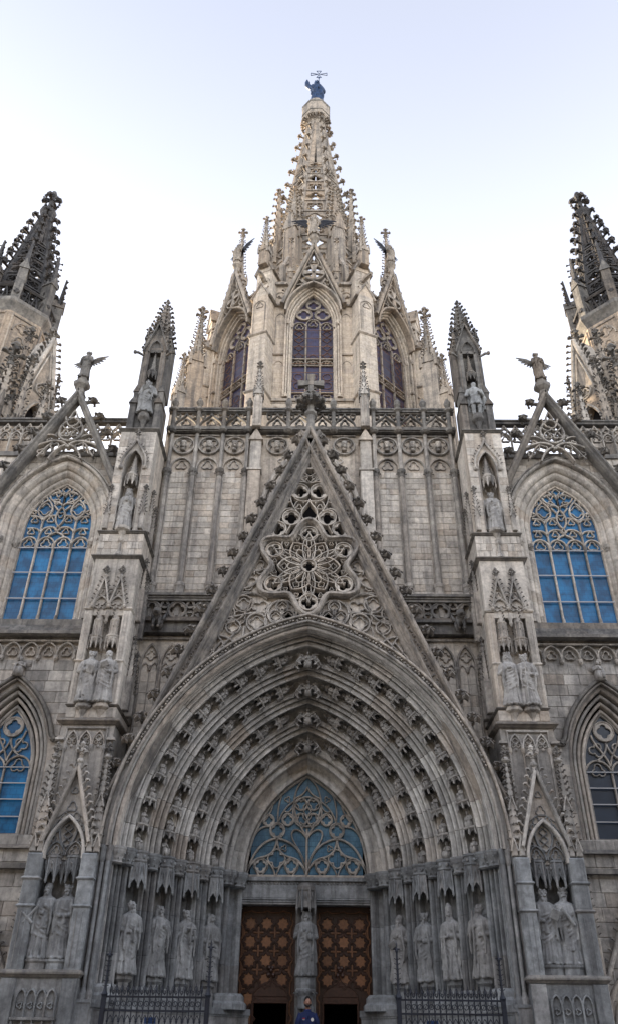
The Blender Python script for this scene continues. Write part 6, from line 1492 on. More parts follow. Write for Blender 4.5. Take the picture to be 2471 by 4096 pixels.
def robed(seed=0, arms=('chest', 'waist'), item=None, beard=.5, hair='short', turn=0.0, width=1.0, cope=False, voxel=.0082, mat='statue', young=False, fold=1.0):
    rd = random.Random(seed); b = MB(); sd = rd.choice((-1, 1)); p1, p2, p3 = (rd.uniform(0, 6.3) for _ in range(3)); k1 = rd.choice((9, 10, 11, 12)); k2 = rd.choice((5, 6, 7))
    aw = [(0, .168), (.04, .165), (.25, .142), (.45, .136), (.58, .126), (.70, .140), (.78, .150), (.815, .135), (.84, .075), (.87, .048), (.90, .046)]
    dw = [(0, .135), (.04, .13), (.25, .108), (.45, .105), (.58, .098), (.70, .108), (.78, .098), (.815, .08), (.84, .055), (.87, .046), (.90, .046)]
    rings = []; n = 56; N = 60; hem = rd.uniform(.18, .34); hs = rd.uniform(.12, .2); k3 = rd.choice((3, 4, 5))
    for i in range(N + 1):
        u = .90 * i / N; a, d = interp(aw, u) * width, interp(dw, u); ring = []
        for j in range(n):
            t = 2 * pi * j / n
            A = (.085 * (1 - u / .8) + .02) if u < .8 else .0
            f = A * (abs(sin(k1 * t / 2 + p1 + .7 * sin(4 * u + p2))) - .45) * 1.5
            zm = hem + hs * sin(t + p3) + .025 * abs(sin(k3 * t + p1))
            if zm < u < .8:
                f += .055 + .05 * sin(k2 * t + sd * 13 * u + p2) * (1 - max(0, (u - .6) / .2))
            elif u < .8 and zm - .03 < u: f -= .02
            f *= fold * 2.1
            x = a * (1 + f) * cos(t) + .022 * sd * sin(pi * min(u / .8, 1)); y = d * (1 + f) * sin(t) - .02 * sin(pi * u)
            ring.append((x, y, u))
        rings.append(ring)
    b.loft(rings)
    for q in (-1, 1): b.ball((q * .06 + .0, -.13, .012), .045, 8, 5, (.8, 1.5, .7))
    hands = {}
    for q, pose in zip((-1, 1), arms):
        S = (q * .125 * width, -.005, .775); E = (q * .178 * width, -.01 if pose != 'up' else -.03, .60)
        H = {'chest': (q * .02, -.15, .70), 'waist': (q * .05, -.155, .565), 'down': (q * .17, -.06, .43), 'fore': (q * .12, -.20, .61), 'up': (q * .23, -.04, 1.08), 'belly': (q * .01, -.15, .60)}[pose]
        if pose == 'up': S = (q * .12, 0, .78); E = (q * .22, -.01, .90)
        r = [.058, .056, .05, .044, .03] if not cope else [.062, .066, .064, .06, .03]
        mid = tuple((x + y) / 2 for x, y in zip(S, E)); m2 = tuple(x * .45 + y * .55 for x, y in zip(E, H)); m3 = tuple(x * .15 + y * .85 for x, y in zip(E, H))
        b.tube([S, mid, E, m2, m3], r, 10); b.ball(H, .027, 8, 6, (1, 1.1, 1.1)); hands[q] = H
        if pose in ('chest', 'waist', 'fore', 'belly'):      # hanging sleeve
            b.loft([[(m2[0] - .02, m2[1] - .02, m2[2] + .02), (m2[0] + .02, m2[1] - .02, m2[2] + .02), (m2[0] + .02, m2[1] + .05, m2[2] + .02), (m2[0] - .02, m2[1] + .05, m2[2] + .02)], [(m2[0] - .025 + q * .02, m2[1] - .01, m2[2] - .13), (m2[0] + .025 + q * .02, m2[1] - .01, m2[2] - .13), (m2[0] + .025 + q * .02, m2[1] + .06, m2[2] - .11), (m2[0] - .025 + q * .02, m2[1] + .06, m2[2] - .11)]])
    # crisp pleats: ridges laid on the robe, and mantle folds swept across the body
    def on(t, u, k=1.0): return (interp(aw, u) * width * k * cos(t) + .022 * sd * sin(pi * min(u / .8, 1)), interp(dw, u) * width * k * sin(t) - .02 * sin(pi * u), u)
    for j in range(11):
        t = pi + (j + .5) * pi / 11 + rd.uniform(-.08, .08); u1 = rd.uniform(.30, .50)
        b.tube([on(t + .10 * sd * (1 - q / 5), .015 + (u1 - .015) * q / 5, 1.03 + .03 * (1 - q / 5)) for q in range(6)], [.024, .022, .019, .016, .012, .006], 6)
    for j in range(6):
        ta, tb = (1.02 * pi, 1.92 * pi) if sd > 0 else (1.98 * pi, 1.08 * pi); ua = .26 + .075 * j + rd.uniform(-.02, .02); ub = ua + rd.uniform(.16, .30)
        if ub > .77: ub = .77
        b.tube([on(ta + (tb - ta) * q / 7, ua + (ub - ua) * (q / 7) ** 1.5 - .035 * sin(pi * q / 7), 1.06) for q in range(8)], [.006, .013, .018, .02, .02, .017, .012, .005], 6)
    # cloak edges falling from shoulders
    for q in (-1, 1): b.tube([(q * .09, -.09, .80), (q * .10, -.125, .70), (q * .13, -.12, .5), (q * .12, -.13, .32)], [.018, .024, .022, .01], 6)
    # head
    hb = MB(); T_ = Matrix.Translation((.01 * sd, -.012, .93)) @ Matrix.Rotation(turn, 4, 'Z') @ Matrix.Rotation(.12, 4, 'X') @ Matrix.Scale(1.14, 4)
    b.T = T_
    b.ball((0, 0, 0), .06, 14, 10, (.84, .96, 1.2)); b.loft([[(-.010, -.053, .026), (.010, -.053, .026), (.008, -.05, .03), (-.008, -.05, .03)], [(-.014, -.074, -.012), (.014, -.074, -.012), (.012, -.045, -.014), (-.012, -.045, -.014)]])
    for q in (-1, 1): b.ball((q * .022, -.05, .030), .014, 6, 4, (1.4, .8, .6)); b.ball((q * .05, .0, .0), .014, 6, 4, (.5, 1, 1.5)); b.ball((q * .026, -.045, -.014), .018, 6, 4)
    b.ball((0, -.048, -.036), .016, 6, 4, (1.3, .8, .6)); b.ball((0, -.044, -.06), .02, 7, 5)
    if beard > 0:
        for j in range(int(7 + beard * 10)): b.ball((rd.uniform(-.034, .034) * (1 - .03 * j), -.048 - rd.uniform(0, .016), -.045 - beard * .11 * j / 14), rd.uniform(.014, .022), 6, 4)
    if hair in ('short', 'long', 'crown', 'halo'):
        for j in range(26):
            t = rd.uniform(0, 2 * pi); z = rd.uniform(.01, .06)
            if sin(t) < -.45 and z < .058: continue
            b.ball((.052 * cos(t) * (1 - max(0, z - .05) * 12), .056 * sin(t) * (1 - max(0, z - .05) * 10) + .006, z), rd.uniform(.016, .024), 6, 4)
    if hair in ('long', 'halo', 'veil'):
        for q in (-1, 1): b.tube([(q * .045, .005, .04), (q * .058, .012, -.02), (q * .055, .0, -.10)], [.022, .026, .018], 7)
    if hair == 'veil': b.ball((0, .012, .018), .068, 12, 8, (.95, .95, 1.15)); b.loft([[(x * .08, .03 + y_ * .04, -.14) for x, y_ in circ(0, 0, 1, 8)], [(x * .06, .015 + y_ * .05, .02) for x, y_ in circ(0, 0, 1, 8)]])
    if hair in ('crown',) or hair == 'veil':
        b.lathe([(.052, .055), (.058, .085)], 12, 0, 0); [b.ball((.055 * cos(j * pi / 4), .055 * sin(j * pi / 4), .092), .011, 5, 4) for j in range(8)]
    if hair == 'mitre': b.loft([[(x * .054, y_ * .058, .03) for x, y_ in circ(0, 0, 1, 10)], [(x * .06, y_ * .05, .09) for x, y_ in circ(0, 0, 1, 10)], [(x * .012, y_ * .02, .15) for x, y_ in circ(0, 0, 1, 10)]])
    if hair == 'bun': b.ball((0, .02, .035), .058, 10, 7); b.ball((0, .055, .04), .03, 7, 5)
    b.T = None
    hl, hr = hands[-1], hands[1]
    if item == 'book': c = hr; b.T = Matrix.Translation((c[0], c[1] - .015, c[2] + .03)) @ Matrix.Rotation(.4, 4, 'Y') @ Matrix.Rotation(.35, 4, 'X'); b.box(-.06, .06, -.02, .02, -.075, .075); b.T = None
    if item == 'booklow': c = hl; b.T = Matrix.Translation((c[0] - .01, c[1] - .02, c[2])) @ Matrix.Rotation(-.5, 4, 'Y') @ Matrix.Rotation(.6, 4, 'X'); b.box(-.07, .07, -.022, .022, -.05, .05); b.T = None
    if item == 'saltire': b.tube([(-.26, -.17, .46), (-.06, -.19, .70)], .022, 6); b.tube([(-.28, -.18, .60), (-.12, -.18, .46)], .022, 6)
    if item == 'cross': b.tube([(.0, -.2, .50), (.0, -.2, .80)], .018, 6); b.tube([(-.09, -.2, .72), (.09, -.2, .72)], .018, 6)
    if item == 'sword': b.tube([(hl[0], hl[1] - .03, hl[2] + .08), (hl[0] + .02, -.17, .03)], [.014, .018], 6); b.tube([(hl[0] - .06, hl[1] - .03, hl[2] + .02), (hl[0] + .06, hl[1] - .03, hl[2] + .02)], .014, 6)
    if item == 'staff': b.tube([(hl[0] - .01, hl[1] - .02, hl[2] + .22), (hl[0] - .04, -.16, .02)], .014, 6)
    if item == 'key': b.tube([(hr[0], hr[1] - .02, hr[2] + .05), (hr[0], hr[1] - .03, hr[2] - .18)], .014, 6); b.box(hr[0], hr[0] + .05, hr[1] - .045, hr[1] - .015, hr[2] - .17, hr[2] - .12)
    if item == 'orb': b.ball((hr[0] + .02, hr[1] - .03, hr[2] + .02), .055, 12, 8); b.tube([(hr[0] + .02, hr[1] - .03, hr[2] + .06), (hr[0] + .02, hr[1] - .03, hr[2] + .14)], .011, 5); b.tube([(hr[0] - .01, hr[1] - .03, hr[2] + .11), (hr[0] + .05, hr[1] - .03, hr[2] + .11)], .011, 5)
    if item == 'child': b.ball((.0, -.17, .70), .045, 8, 6, (1, .8, 1.5)); b.ball((.0, -.185, .785), .033, 8, 6); b.lathe([(.028, .80), (.034, .82)], 8, 0, -.185)
    if item == 'scroll': b.tube([(hl[0] - .05, hl[1] - .02, hl[2] + .04), (hr[0] + .03, hr[1] - .02, hr[2] - .06)], .026, 7)
    return fuse(b, voxel, 'statue', mat)
def soldier(seed=3):     # man in a short tunic with cloak, legs showing
    b = MB()
    for q in (-1, 1):
        b.tube([(q * .06, 0, .50), (q * .07, -.02, .28), (q * .065, .0, .06)], [.072, .056, .040], 10); b.ball((q * .07, -.03, .025), .045, 8, 5, (.8, 1.5, .7))
    rings = []
    for u, a, d in ((.30, .155, .12), (.40, .135, .11), (.52, .115, .095), (.58, .112, .09), (.70, .14, .1), (.78, .145, .09), (.82, .11, .07), (.84, .06, .05), (.90, .045, .045)):
        rings.append([(a * cos(t) * (1 + (.08 * sin(9 * t) if u < .5 else 0)), d * sin(t) * (1 + (.08 * sin(9 * t) if u < .5 else 0)), u) for t in [2 * pi * j / 40 for j in range(40)]])
    b.loft(rings); b.lathe([(.12, .55), (.125, .57), (.12, .59)], 16, 0, 0, 0, 1, .84)
    b.tube([(-.13, 0, .77), (-.2, .0, .62), (-.2, -.1, .52)], [.055, .045, .032], 9); b.ball((-.2, -.12, .51), .028, 7, 5)
    b.tube([(.13, 0, .77), (.18, -.02, .60), (.06, -.14, .62)], [.055, .045, .032], 9); b.ball((.05, -.15, .62), .028, 7, 5)
    b.loft([[(x, .05 + .04 * cos(x * 60), z) for x in (-.17, -.09, 0, .09, .17)] + [(x, .11 + .04 * cos(x * 60), z) for x in (.17, .09, 0, -.09, -.17)] for z in (.15, .4, .65, .80)])
    b.tube([(.15, -.02, .78), (.22, .02, .5), (.2, .03, .2)], [.03, .05, .04], 7)
    b.T = Matrix.Translation((0, -.01, .93)); b.ball((0, 0, 0), .06, 14, 10, (.84, .96, 1.2)); b.ball((0, -.06, .0), .016, 6, 4, (.8, 1, 1.6)); b.ball((0, .008, .03), .062, 10, 7, (.95, 1, 1)); b.T = None
    return fuse(b, .0095, 'statue', 'statue_shaded')
def wing_mesh(mat, span=1.0, raised=.3):
    b = MB()
    for k in range(7):      # flight feathers as separate blades on a curved arm
        u = k / 6; root = Vector((.05 + .30 * u, .05, .0 + raised * u)) * span; ln = (.30 + .22 * u) * span; a = -1.35 + 1.45 * u
        d = Vector((cos(a), .12, sin(a))); pz = Vector((-sin(a), 0, cos(a)))
        b.loft([[root - pz * .045 * span + Vector((0, -.012, 0)), root + pz * .045 * span + Vector((0, -.012, 0)), root + pz * .045 * span + Vector((0, .02, 0)), root - pz * .045 * span + Vector((0, .02, 0))], [root + d * ln * .6 - pz * .05 * span, root + d * ln * .6 + pz * .05 * span, root + d * ln * .6 + pz * .05 * span + Vector((0, .02, 0)), root + d * ln * .6 - pz * .05 * span + Vector((0, .02, 0))], [root + d * ln - pz * .012, root + d * ln + pz * .012, root + d * ln + pz * .012 + Vector((0, .015, 0)), root + d * ln - pz * .012 + Vector((0, .015, 0))]])
    b.tube([(.0, .03, -.05 * span), (.12 * span, .06, .08 * span), (.36 * span, .06, (raised + .05) * span)], [.05 * span, .055 * span, .03 * span], 7)
    return b
def wings(par, h, mat, span, raised, z=.70, dy=.07):
    for q in (-1, 1):
        b = wing_mesh(mat, span, raised); b.v = [(q * x, y, z_) for x, y, z_ in b.v]
        if q < 0: b.f = [tuple(reversed(f)) for f in b.f]
        me = mesh_of(b, mat, 'wing'); o = bpy.data.objects.new('wing', me); COL.objects.link(o); o.parent = par
        o.matrix_basis = Matrix.Translation((0, dy, z))
def place_statue(me, x, y, z, h, face, label, group=None, cat='statue'):
    o = put('statue', me, None, Matrix.Translation((x, y, z)) @ Matrix.Rotation(face, 4, 'Z') @ Matrix.Scale(h, 4), label=label, cat=cat, group=group)
    return o
# jamb statues: outermost first; facing across the splay
FACE = atan2(.766, .643)
JL = [dict(seed=1, arms=('waist', 'belly'), item='key', beard=.5, hair='short', turn=.35), dict(seed=2, arms=('down', 'chest'), item=None, beard=.7, hair='long', turn=.3), dict(seed=3, arms=('chest', 'waist'), item='cross', beard=.4, hair='short', turn=.1), dict(seed=4, arms=('waist', 'belly'), item='staff', beard=0, hair='long', turn=.4)]
JR = [dict(seed=5, arms=('chest', 'waist'), item='staff', beard=.5, hair='short', turn=-.35), dict(seed=6, arms=('waist', 'belly'), item='sword', beard=1.0, hair='mitre', turn=-.3), dict(seed=7, arms=('belly', 'waist'), item=None, beard=.9, hair='short', turn=-.1), dict(seed=8, arms=('waist', 'chest'), item='booklow', beard=.5, hair='bun', turn=-.3)]
LBL = {-1: ('bearded robed statue holding keys in the outermost left portal niche', 'long-haired statue with lowered arm, second niche from the left of the portal', 'statue holding a cross before the chest, third niche left of the doors', 'beardless statue with staff in the niche nearest the left door'),
       1: ('statue with tall staff and wrapped cloak in the outermost right portal niche', 'long-bearded statue with a sword and pointed hat, second niche from the right of the portal', 'hooded long-bearded statue with folded hands, third niche from the right of the portal', 'statue holding a slanting book in the niche nearest the right door')}
for s, J in ((-1, JL), (1, JR)):
    for k, kw in enumerate(J):
        x, y = jx(FS[k], .06); place_statue(robed(mat='statue_shaded', **kw), s * x, y, 2.99, 1.46, s * -1 * -FACE * -1 * .75 if False else -s * FACE * .75 * 1.0, LBL[s][k], 'apostle statues in the portal jambs')
o = place_statue(robed(seed=11, arms=('chest', 'waist'), item='orb', beard=.5, hair='halo', fold=.9, mat='statue_shaded'), 0, 22.86, 3.18, 1.46, 0, 'crowned statue with orb and raised hand on the pillar between the doors')
b = MB(); b.lathe([(.105, -.008), (.11, .008)], 20); b.T = None; hm = MB(); hm.T = Matrix.Translation((0, .045, .945)) @ Matrix.Rotation(pi / 2, 4, 'X'); hm.lathe([(.105, -.008), (.105, .008)], 20); put('halo', mesh_of(hm, 'iron', 'halo'), o)
# buttress statues
BL = {(-1, 0, 0): (dict(seed=21, arms=('belly', 'chest'), item='saltire', beard=.5, hair='bun', turn=-.2), 'bearded statue carrying a saltire cross in the lower left buttress niche'),
      (-1, 0, 1): (dict(seed=22, arms=('waist', 'waist'), item=None, beard=1.0, hair='short', turn=-.2), 'very long-bearded statue with flowing robe in the lower left buttress niche'),
      (1, 0, 0): (dict(seed=23, arms=('waist', 'fore'), item='book', beard=.6, hair='short', turn=.2), 'statue holding a large tilted book in the lower right buttress niche'),
      (1, 0, 1): (dict(seed=24, arms=('chest', 'waist'), item='scroll', beard=.5, hair='crown', turn=0), 'crowned statue with hand on chest in the lower right buttress niche'),
      (-1, 1, 0): (dict(seed=25, arms=('belly', 'waist'), item='book', beard=0, hair='short', turn=.2, cope=True), 'clerical statue in short lace surplice, upper left buttress pair'),
      (-1, 1, 1): (dict(seed=26, arms=('chest', 'waist'), item='booklow', beard=0, hair='bun', turn=.1), 'balding statue with book and draped mantle, upper left buttress pair'),
      (1, 1, 0): (dict(seed=27, arms=('chest', 'chest'), item=None, beard=0, hair='veil', turn=-.1, fold=.8), 'long-haired woman statue with crossed hands, upper right buttress pair'),
      (1, 1, 1): (dict(seed=28, arms=('chest', 'waist'), item='staff', beard=.2, hair='short', turn=-.15), 'bald friar statue with a staff, upper right buttress pair'),
      (-1, 2, 0): (dict(seed=29, arms=('chest', 'chest'), item='child', beard=0, hair='veil', turn=.1), 'crowned woman statue holding a child in the single niche of the left buttress'),
      (1, 2, 0): (dict(seed=30, arms=('chest', 'down'), item=None, beard=.2, hair='short', turn=-.1, cope=True, fold=.8), 'friar statue with hand on breast in the single niche of the right buttress'),
      (-1, 3, 0): (dict(seed=31, arms=('chest', 'waist'), item='booklow', beard=.6, hair='short', turn=.15), 'bearded robed statue in the pinnacle niche of the left buttress')}
POS = {0: ((5.29, 5.75), 19.42, 3.2, 1.47), 1: ((5.26, 5.72), 19.44, 8.95, 1.43), 2: ((5.53,), 19.66, 14.40, 1.44), 3: ((5.54,), 19.80, 19.13, 1.47)}
for (s, st_i, k), (kw, lab) in BL.items():
    xs_, y_, z_, h_ = POS[st_i]; xx = xs_[k] if s > 0 else xs_[-1 - k]
    place_statue(robed(mat='statue_shaded' if st_i in (0, 3) else 'statue', **kw), s * xx, y_, z_, h_, -s * .05, lab, 'saints on the buttresses')
place_statue(soldier(), 5.54, 19.80, 19.13, 1.47, 0, 'statue of a soldier in short tunic and cloak in the right pinnacle niche', 'saints on the buttresses')
# angels on the bay gables, the tower gables
for s in (-1, 1):
    o = place_statue(robed(seed=41 + s, arms=('chest', 'belly'), beard=0, hair='short', turn=-.3 * s, width=.85, fold=.7, mat='dark'), s * XB, 20.68, 21.58, 1.35, s * .3, 'standing winged angel on the tip of the openwork gable, %s side' % ('left' if s < 0 else 'right'), 'angels on the openwork gables', 'angel')
    wings(o, 1, 'dark', .62, .10, .74)
for k, deg in enumerate((0, 45, -45)):
    p_ = face_T(deg) @ Vector((0, -.27, 34.72))
    o = place_statue(robed(seed=51 + k, arms=('fore', 'chest'), beard=0, hair='long', width=.9, fold=.9, mat='pale_carved'), p_.x, p_.y, p_.z, 1.65 if deg == 0 else 1.4, radians(deg), ('pale angel with spread dark wings on the front gable of the central tower', 'angel with dark wings on the right diagonal tower gable', 'angel with dark wings on the left diagonal tower gable')[k], 'angels on the tower gables', 'angel')
    wings(o, 1, 'bronze_dark', .78, .18, .76)
# bronze figure on the spire
o = place_statue(robed(seed=61, arms=('up', 'waist'), beard=0, hair='crown', width=.95, fold=1.1, mat='bronze', cope=True), 0, YC, 57.05, 2.9, 0, 'dark blue bronze figure raising a cross at the very top of the spire')
b = MB()
cx_, cz_, cy_ = .06, 1.32, -.08
b.tube([(cx_, cy_, .55), (cx_, cy_, 1.20)], .010, 6); b.ball((cx_, cy_, 1.15), .028, 6, 4)
for dx, dz in ((1, 0), (-1, 0), (0, 1), (0, -1)):
    px, pz = -dz, dx; A = (cx_ + dx * .02, cy_, cz_ + dz * .02); L_ = .2 if dx else .16
    E1_ = (cx_ + dx * L_ + px * .06, cy_, cz_ + dz * L_ + pz * .06); E2_ = (cx_ + dx * L_ - px * .06, cy_, cz_ + dz * L_ - pz * .06)
    b.tube([A, E1_], .009, 5); b.tube([A, E2_], .009, 5); b.tube([E1_, E2_], .009, 5)
put('openwork_cross', mesh_of(b, 'bronze', 'openwork_cross'), o)

# ------------------------------------------------------------------ little figures sitting in the archivolts
def seated(seed):
    rd = random.Random(seed); b = MB()
    b.loft([[(x * a, y_ * d + yo, z) for x, y_ in [(cos(t) * (1 + .12 * sin(7 * t + seed)), sin(t) * (1 + .12 * sin(7 * t + seed))) for t in [2 * pi * j / 16 for j in range(16)]]] for z, a, d, yo in ((0, .26, .2, -.08), (.15, .22, .2, -.08), (.32, .24, .24, -.10), (.42, .2, .17, -.02), (.55, .17, .13, .02), (.70, .2, .14, .02), (.76, .12, .1, .02), (.80, .07, .07, .01))])
    for q in (-1, 1):
        b.ball((q * .11, -.24, .36), .1, 7, 5, (1, 1, 1)); b.tube([(q * .11, -.26, .36), (q * .12, -.24, .05)], [.09, .08], 6)
        H = rd.choice(((q * .05, -.2, .62), (q * .1, -.25, .48), (q * .02, -.18, .56))); b.tube([(q * .18, .02, .70), (q * .25, -.02, .52), H], [.075, .065, .05], 6); b.ball(H, .05, 5, 4)
    b.ball((rd.uniform(-.03, .03), -.02, .92), .095, 8, 6, (.9, 1, 1.2)); b.ball((0, -.1, .85), .05 * rd.uniform(.5, 1.3), 6, 4)
    c = rd.random()
    if c < .35: b.lathe([(.1, .98), (.12, 1.06), (.04, 1.14)], 7, 0, 0)
    elif c < .7: b.ball((0, .03, .95), .115, 7, 5)
    if rd.random() < .6: b.box(-.12, .12, -.30, -.24, .42, .6)
    return mesh_of(b, 'statue', 'seated_figure', True)
SEAT = [seated(100 + i) for i in range(12)]
bk = MB()      # bracket canopy under each figure, spiky hem
bk.lathe([(.19, -.03), (.21, -.01), (.21, .02), (.17, .035)], 8, 0, 0, pi / 8)
for j in range(8):
    t0, t1 = pi / 8 + j * pi / 4, pi / 8 + (j + 1) * pi / 4; tm = (t0 + t1) / 2; P = lambda t, r, z: (r * cos(t), r * sin(t), z)
    bk.add([P(t0, .185, -.03), P(t1, .185, -.03), P(t0, .21, -.15), P(tm, .19, -.085), P(t1, .21, -.15)], [(0, 2, 3), (0, 3, 1), (1, 3, 4), (3, 2, 0), (1, 3, 0), (4, 3, 1)]); bk.tube([P(t0, .19, -.02), P(t0, .215, -.15), P(t0, .215, -.18)], [.015, .028, .01], 4)
BRK = mesh_of(bk, 'statue', 'bracket')
ORD = ['first', 'second', 'third', 'fourth', 'fifth', 'sixth', 'seventh', 'eighth', 'ninth', 'tenth', 'eleventh']
RING = ['outermost', 'second outermost', 'second innermost', 'innermost']
NF = [11, 10, 8, 7]
for k in range(4):
    R, Y = RY(FS[k], -.03); tot = acos(CXO / R); rd = random.Random(k)
    for mir in (-1, 1):
        for j in range(NF[k]):
            f = (j + .06) / (NF[k] + .42) * tot
            rin = Vector((cos(f), 0, -sin(f))); tv = Vector((sin(f), 0, cos(f))); nv = (rin * .766 + Vector((0, -1, 0)) * .643).normalized()
            pos = Vector((CXO - R * cos(f), Y, ZS + R * sin(f) + (.04 if j == 0 else 0))); xv = (-nv).cross(tv)
            if mir > 0: pos.x *= -1; tv = Vector((-tv.x, tv.y, tv.z)); nv = Vector((-nv.x, nv.y, nv.z)); xv = (-nv).cross(tv)
            M4 = Matrix(((xv.x, -nv.x, tv.x, pos.x), (xv.y, -nv.y, tv.y, pos.y), (xv.z, -nv.z, tv.z, pos.z), (0, 0, 0, 1)))
            hgt = .39
            o = put('seated_figure', SEAT[rd.randrange(12)], None, M4 @ Matrix.Rotation(rd.uniform(-.3, .3), 4, 'Z') @ Matrix.Scale(hgt * rd.uniform(.92, 1.06), 4), label='little stone figure, %s up the %s side of the %s arch ring' % (ORD[j], SIDE[mir], RING[k]), cat='figurine', group='little figures in the arch rings')
            if j > 0: put('bracket', BRK, por, M4)
    za = ZS + sqrt(R * R - CXO * CXO)
    o = put('winged_figure', SEAT[k], None, Matrix.Translation((0, Y - .08, za - .46)) @ Matrix.Rotation(.35, 4, 'X') @ Matrix.Scale(.42, 4), label='winged stone figure at the point of the %s arch ring' % RING[k], cat='figurine', group='winged figures at the arch points')
    wings(o, 1, 'statue', .8, .35, .55, .1)
    for q in (-1, 1): put('bracket', BRK, por, Matrix.Translation((q * .25, Y - .05, za - .28)) @ Matrix.Rotation(q * .95, 4, 'Y') @ Matrix.Scale(.95, 4))
for s in (-1, 1):
    o = put('kneeling_angel', SEAT[2], None, Matrix.Translation((s * XL, 20.9, 10.28)) @ Matrix.Scale(.58, 4), label='small crouching winged figure on the tip of the lower %s window hood' % SIDE[s], cat='figurine', group='winged figures over the lower windows')
    wings(o, 1, 'carved', .55, .3, .55, .1)

# ================================================================== iron gates, notices
for s in (-1, 1):
    gt = thing('iron_gate', 'dark wrought iron railing gate with spearheads before the %s portal jamb' % SIDE[s], 'gate', (s * 3, 18.95, 0), group='iron gates of the portal'); yg = 18.95
    b = MB(s)
    for z in (2.52, 2.28, .25, 1.2): b.box(1.98, 4.06, yg - .015, yg + .015, z - .018, z + .018)
    link('rail', b, 'iron', gt)
    bm0 = MB(); bm0.tube([(0, 0, 0), (0, 0, 2.60)], .013, 6); bm0.lathe([(.012, 2.58), (.028, 2.64), (.014, 2.69), (.002, 2.80)], 5); bm0.ball((0, 0, 2.1), .026, 6, 4)
    bme = mesh_of(bm0, 'iron', 'bar')
    for k in range(17): put('bar', bme, gt, Matrix.Translation((s * (2.08 + k * .1175), yg, 0)))
    b = MB(s)
    for k in range(16):
        x = 2.08 + (k + .5) * .1175
        b.bar(pointed(x, .055, 2.05, .15, 5), .014, .014, yg - .007); b.bar(circ(x, 2.40, .045, 10), .014, .014, yg - .007, True); b.bar(circ(x, 2.56 + .04, .03, 8), .012, .012, yg - .006, True)
        for q in (-1, 1): b.tube([(x, yg, 2.55), (x + q * .03, yg, 2.68), (x + q * .07, yg - .01, 2.76)], [.009, .008, .002], 4)
        b.bar(bez((x - .055, 2.29), (x - .03, 2.36), (x + .03, 2.44), (x + .055, 2.51), 4), .01, .012, yg - .006)
    link('scrollwork', b, 'iron', gt)
    for x, zt in ((4.08, 3.30), (1.95, 3.45)):
        b = MB(s); b.box(x - .045, x + .045, yg - .045, yg + .045, 0, 2.55); b.lathe([(.045, 2.5), (.07, 2.56), (.04, 2.62), (.028, 2.7), (.02, zt - .1), (.035, zt - .05), (.02, zt), (.002, zt + .14)], 8, x, yg)
        for j in range(7): [crocket(b, (x + .02 * cos(a), yg + .02 * sin(a), 2.7 + j * .09), (cos(a), sin(a), .4), .05) for a in (0, pi / 2, pi, 3 * pi / 2)]
        for a in (0, pi): b.tube([(x, yg, zt - .02), (x + .07 * cos(a), yg, zt - .02)], [.02, .012], 5)
        link('post', b, 'iron', gt)
M['sign_white'] = plain('sign_white', (0.62, 0.72, 0.85), .5, vary=.03); M['sign_blue'] = plain('sign_blue', (0.02, 0.07, 0.22), .5, vary=.05)
for s, nx in ((-1, -3.10), (1, 2.62)):
    o = thing('notice_board', 'small blue and white notice board behind the bars of the %s iron gate' % SIDE[s], 'sign', (nx, 19.05, 0), group='notice boards behind the gates')
    b = MB(); b.box(nx - .11, nx + .11, 19.03, 19.06, 1.55, 2.16); link('board', b, 'sign_white', o)
    b = MB(); b.box(nx - .115, nx + .115, 19.015, 19.03, 2.06, 2.17); b.box(nx - .08, nx + .08, 19.02, 19.029, 1.9, 1.93); b.box(nx - .08, nx + .04, 19.02, 19.029, 1.8, 1.82); link('heading', b, 'sign_blue', o)
    b = MB(); b.box(nx - .02, nx + .02, 19.06, 19.08, 0, 1.9); link('stand', b, 'iron', o)

# ================================================================== the man in the navy polo shirt
M['skin'] = plain('skin', (0.36, 0.20, 0.145), .55, vary=.06); M['navy'] = plain('navy_cloth', (0.012, 0.026, 0.105), .85, vary=.15, scale=20); M['trouser'] = plain('dark_cloth', (0.016, 0.018, 0.028), .85); M['hairm'] = plain('dark_hair', (0.012, 0.010, 0.010), .7); M['white'] = plain('white_badge', (0.75, 0.75, 0.72), .6, vary=.03); M['red'] = plain('red_thread', (0.45, 0.03, 0.04), .7, vary=.03); M['shoe'] = plain('black_leather', (0.01, 0.01, 0.01), .4)
man = thing('person', 'bearded man in a navy polo shirt standing before the pillar between the doors', 'person', (.07, 22.2, FL))
MT = Matrix.Translation((.07, 22.2, FL)) @ Matrix.Rotation(.12, 4, 'Z')
b = MB(); b.T = MT     # one fused body
b.loft([[(a * cos(t), d * sin(t), z) for t in [2 * pi * j / 24 for j in range(24)]] for z, a, d in ((.82, .16, .11), (.95, .165, .115), (1.08, .145, .10), (1.25, .165, .115), (1.38, .175, .105), (1.44, .12, .08), (1.47, .065, .06), (1.54, .058, .058))])
for q in (-1, 1):
    b.tube([(q * .09, 0, .90), (q * .10, -.01, .48), (q * .10, .02, .09)], [.095, .062, .045], 12); b.ball((q * .10, -.06, .05), .06, 8, 6, (.75, 1.7, .7))
    b.tube([(q * .155, 0, 1.40), (q * .215, .01, 1.25), (q * .24, .015, 1.12), (q * .245, -.02, .98), (q * .245, -.05, .86)], [.06, .052, .043, .038, .028], 12)
    b.ball((q * .245, -.065, .80), .042, 9, 6, (.6, .9, 1.2))
    for f_ in range(4): b.tube([(q * .245, -.05 - .018 * (f_ - 1.5), .78), (q * .243, -.052 - .018 * (f_ - 1.5), .735), (q * .238, -.05 - .016 * (f_ - 1.5), (.70, .69, .693, .71)[f_])], [.0115, .0105, .009], 6)
    b.tube([(q * .24, -.09, .82), (q * .235, -.105, .775), (q * .23, -.105, .745)], [.013, .012, .009], 6)
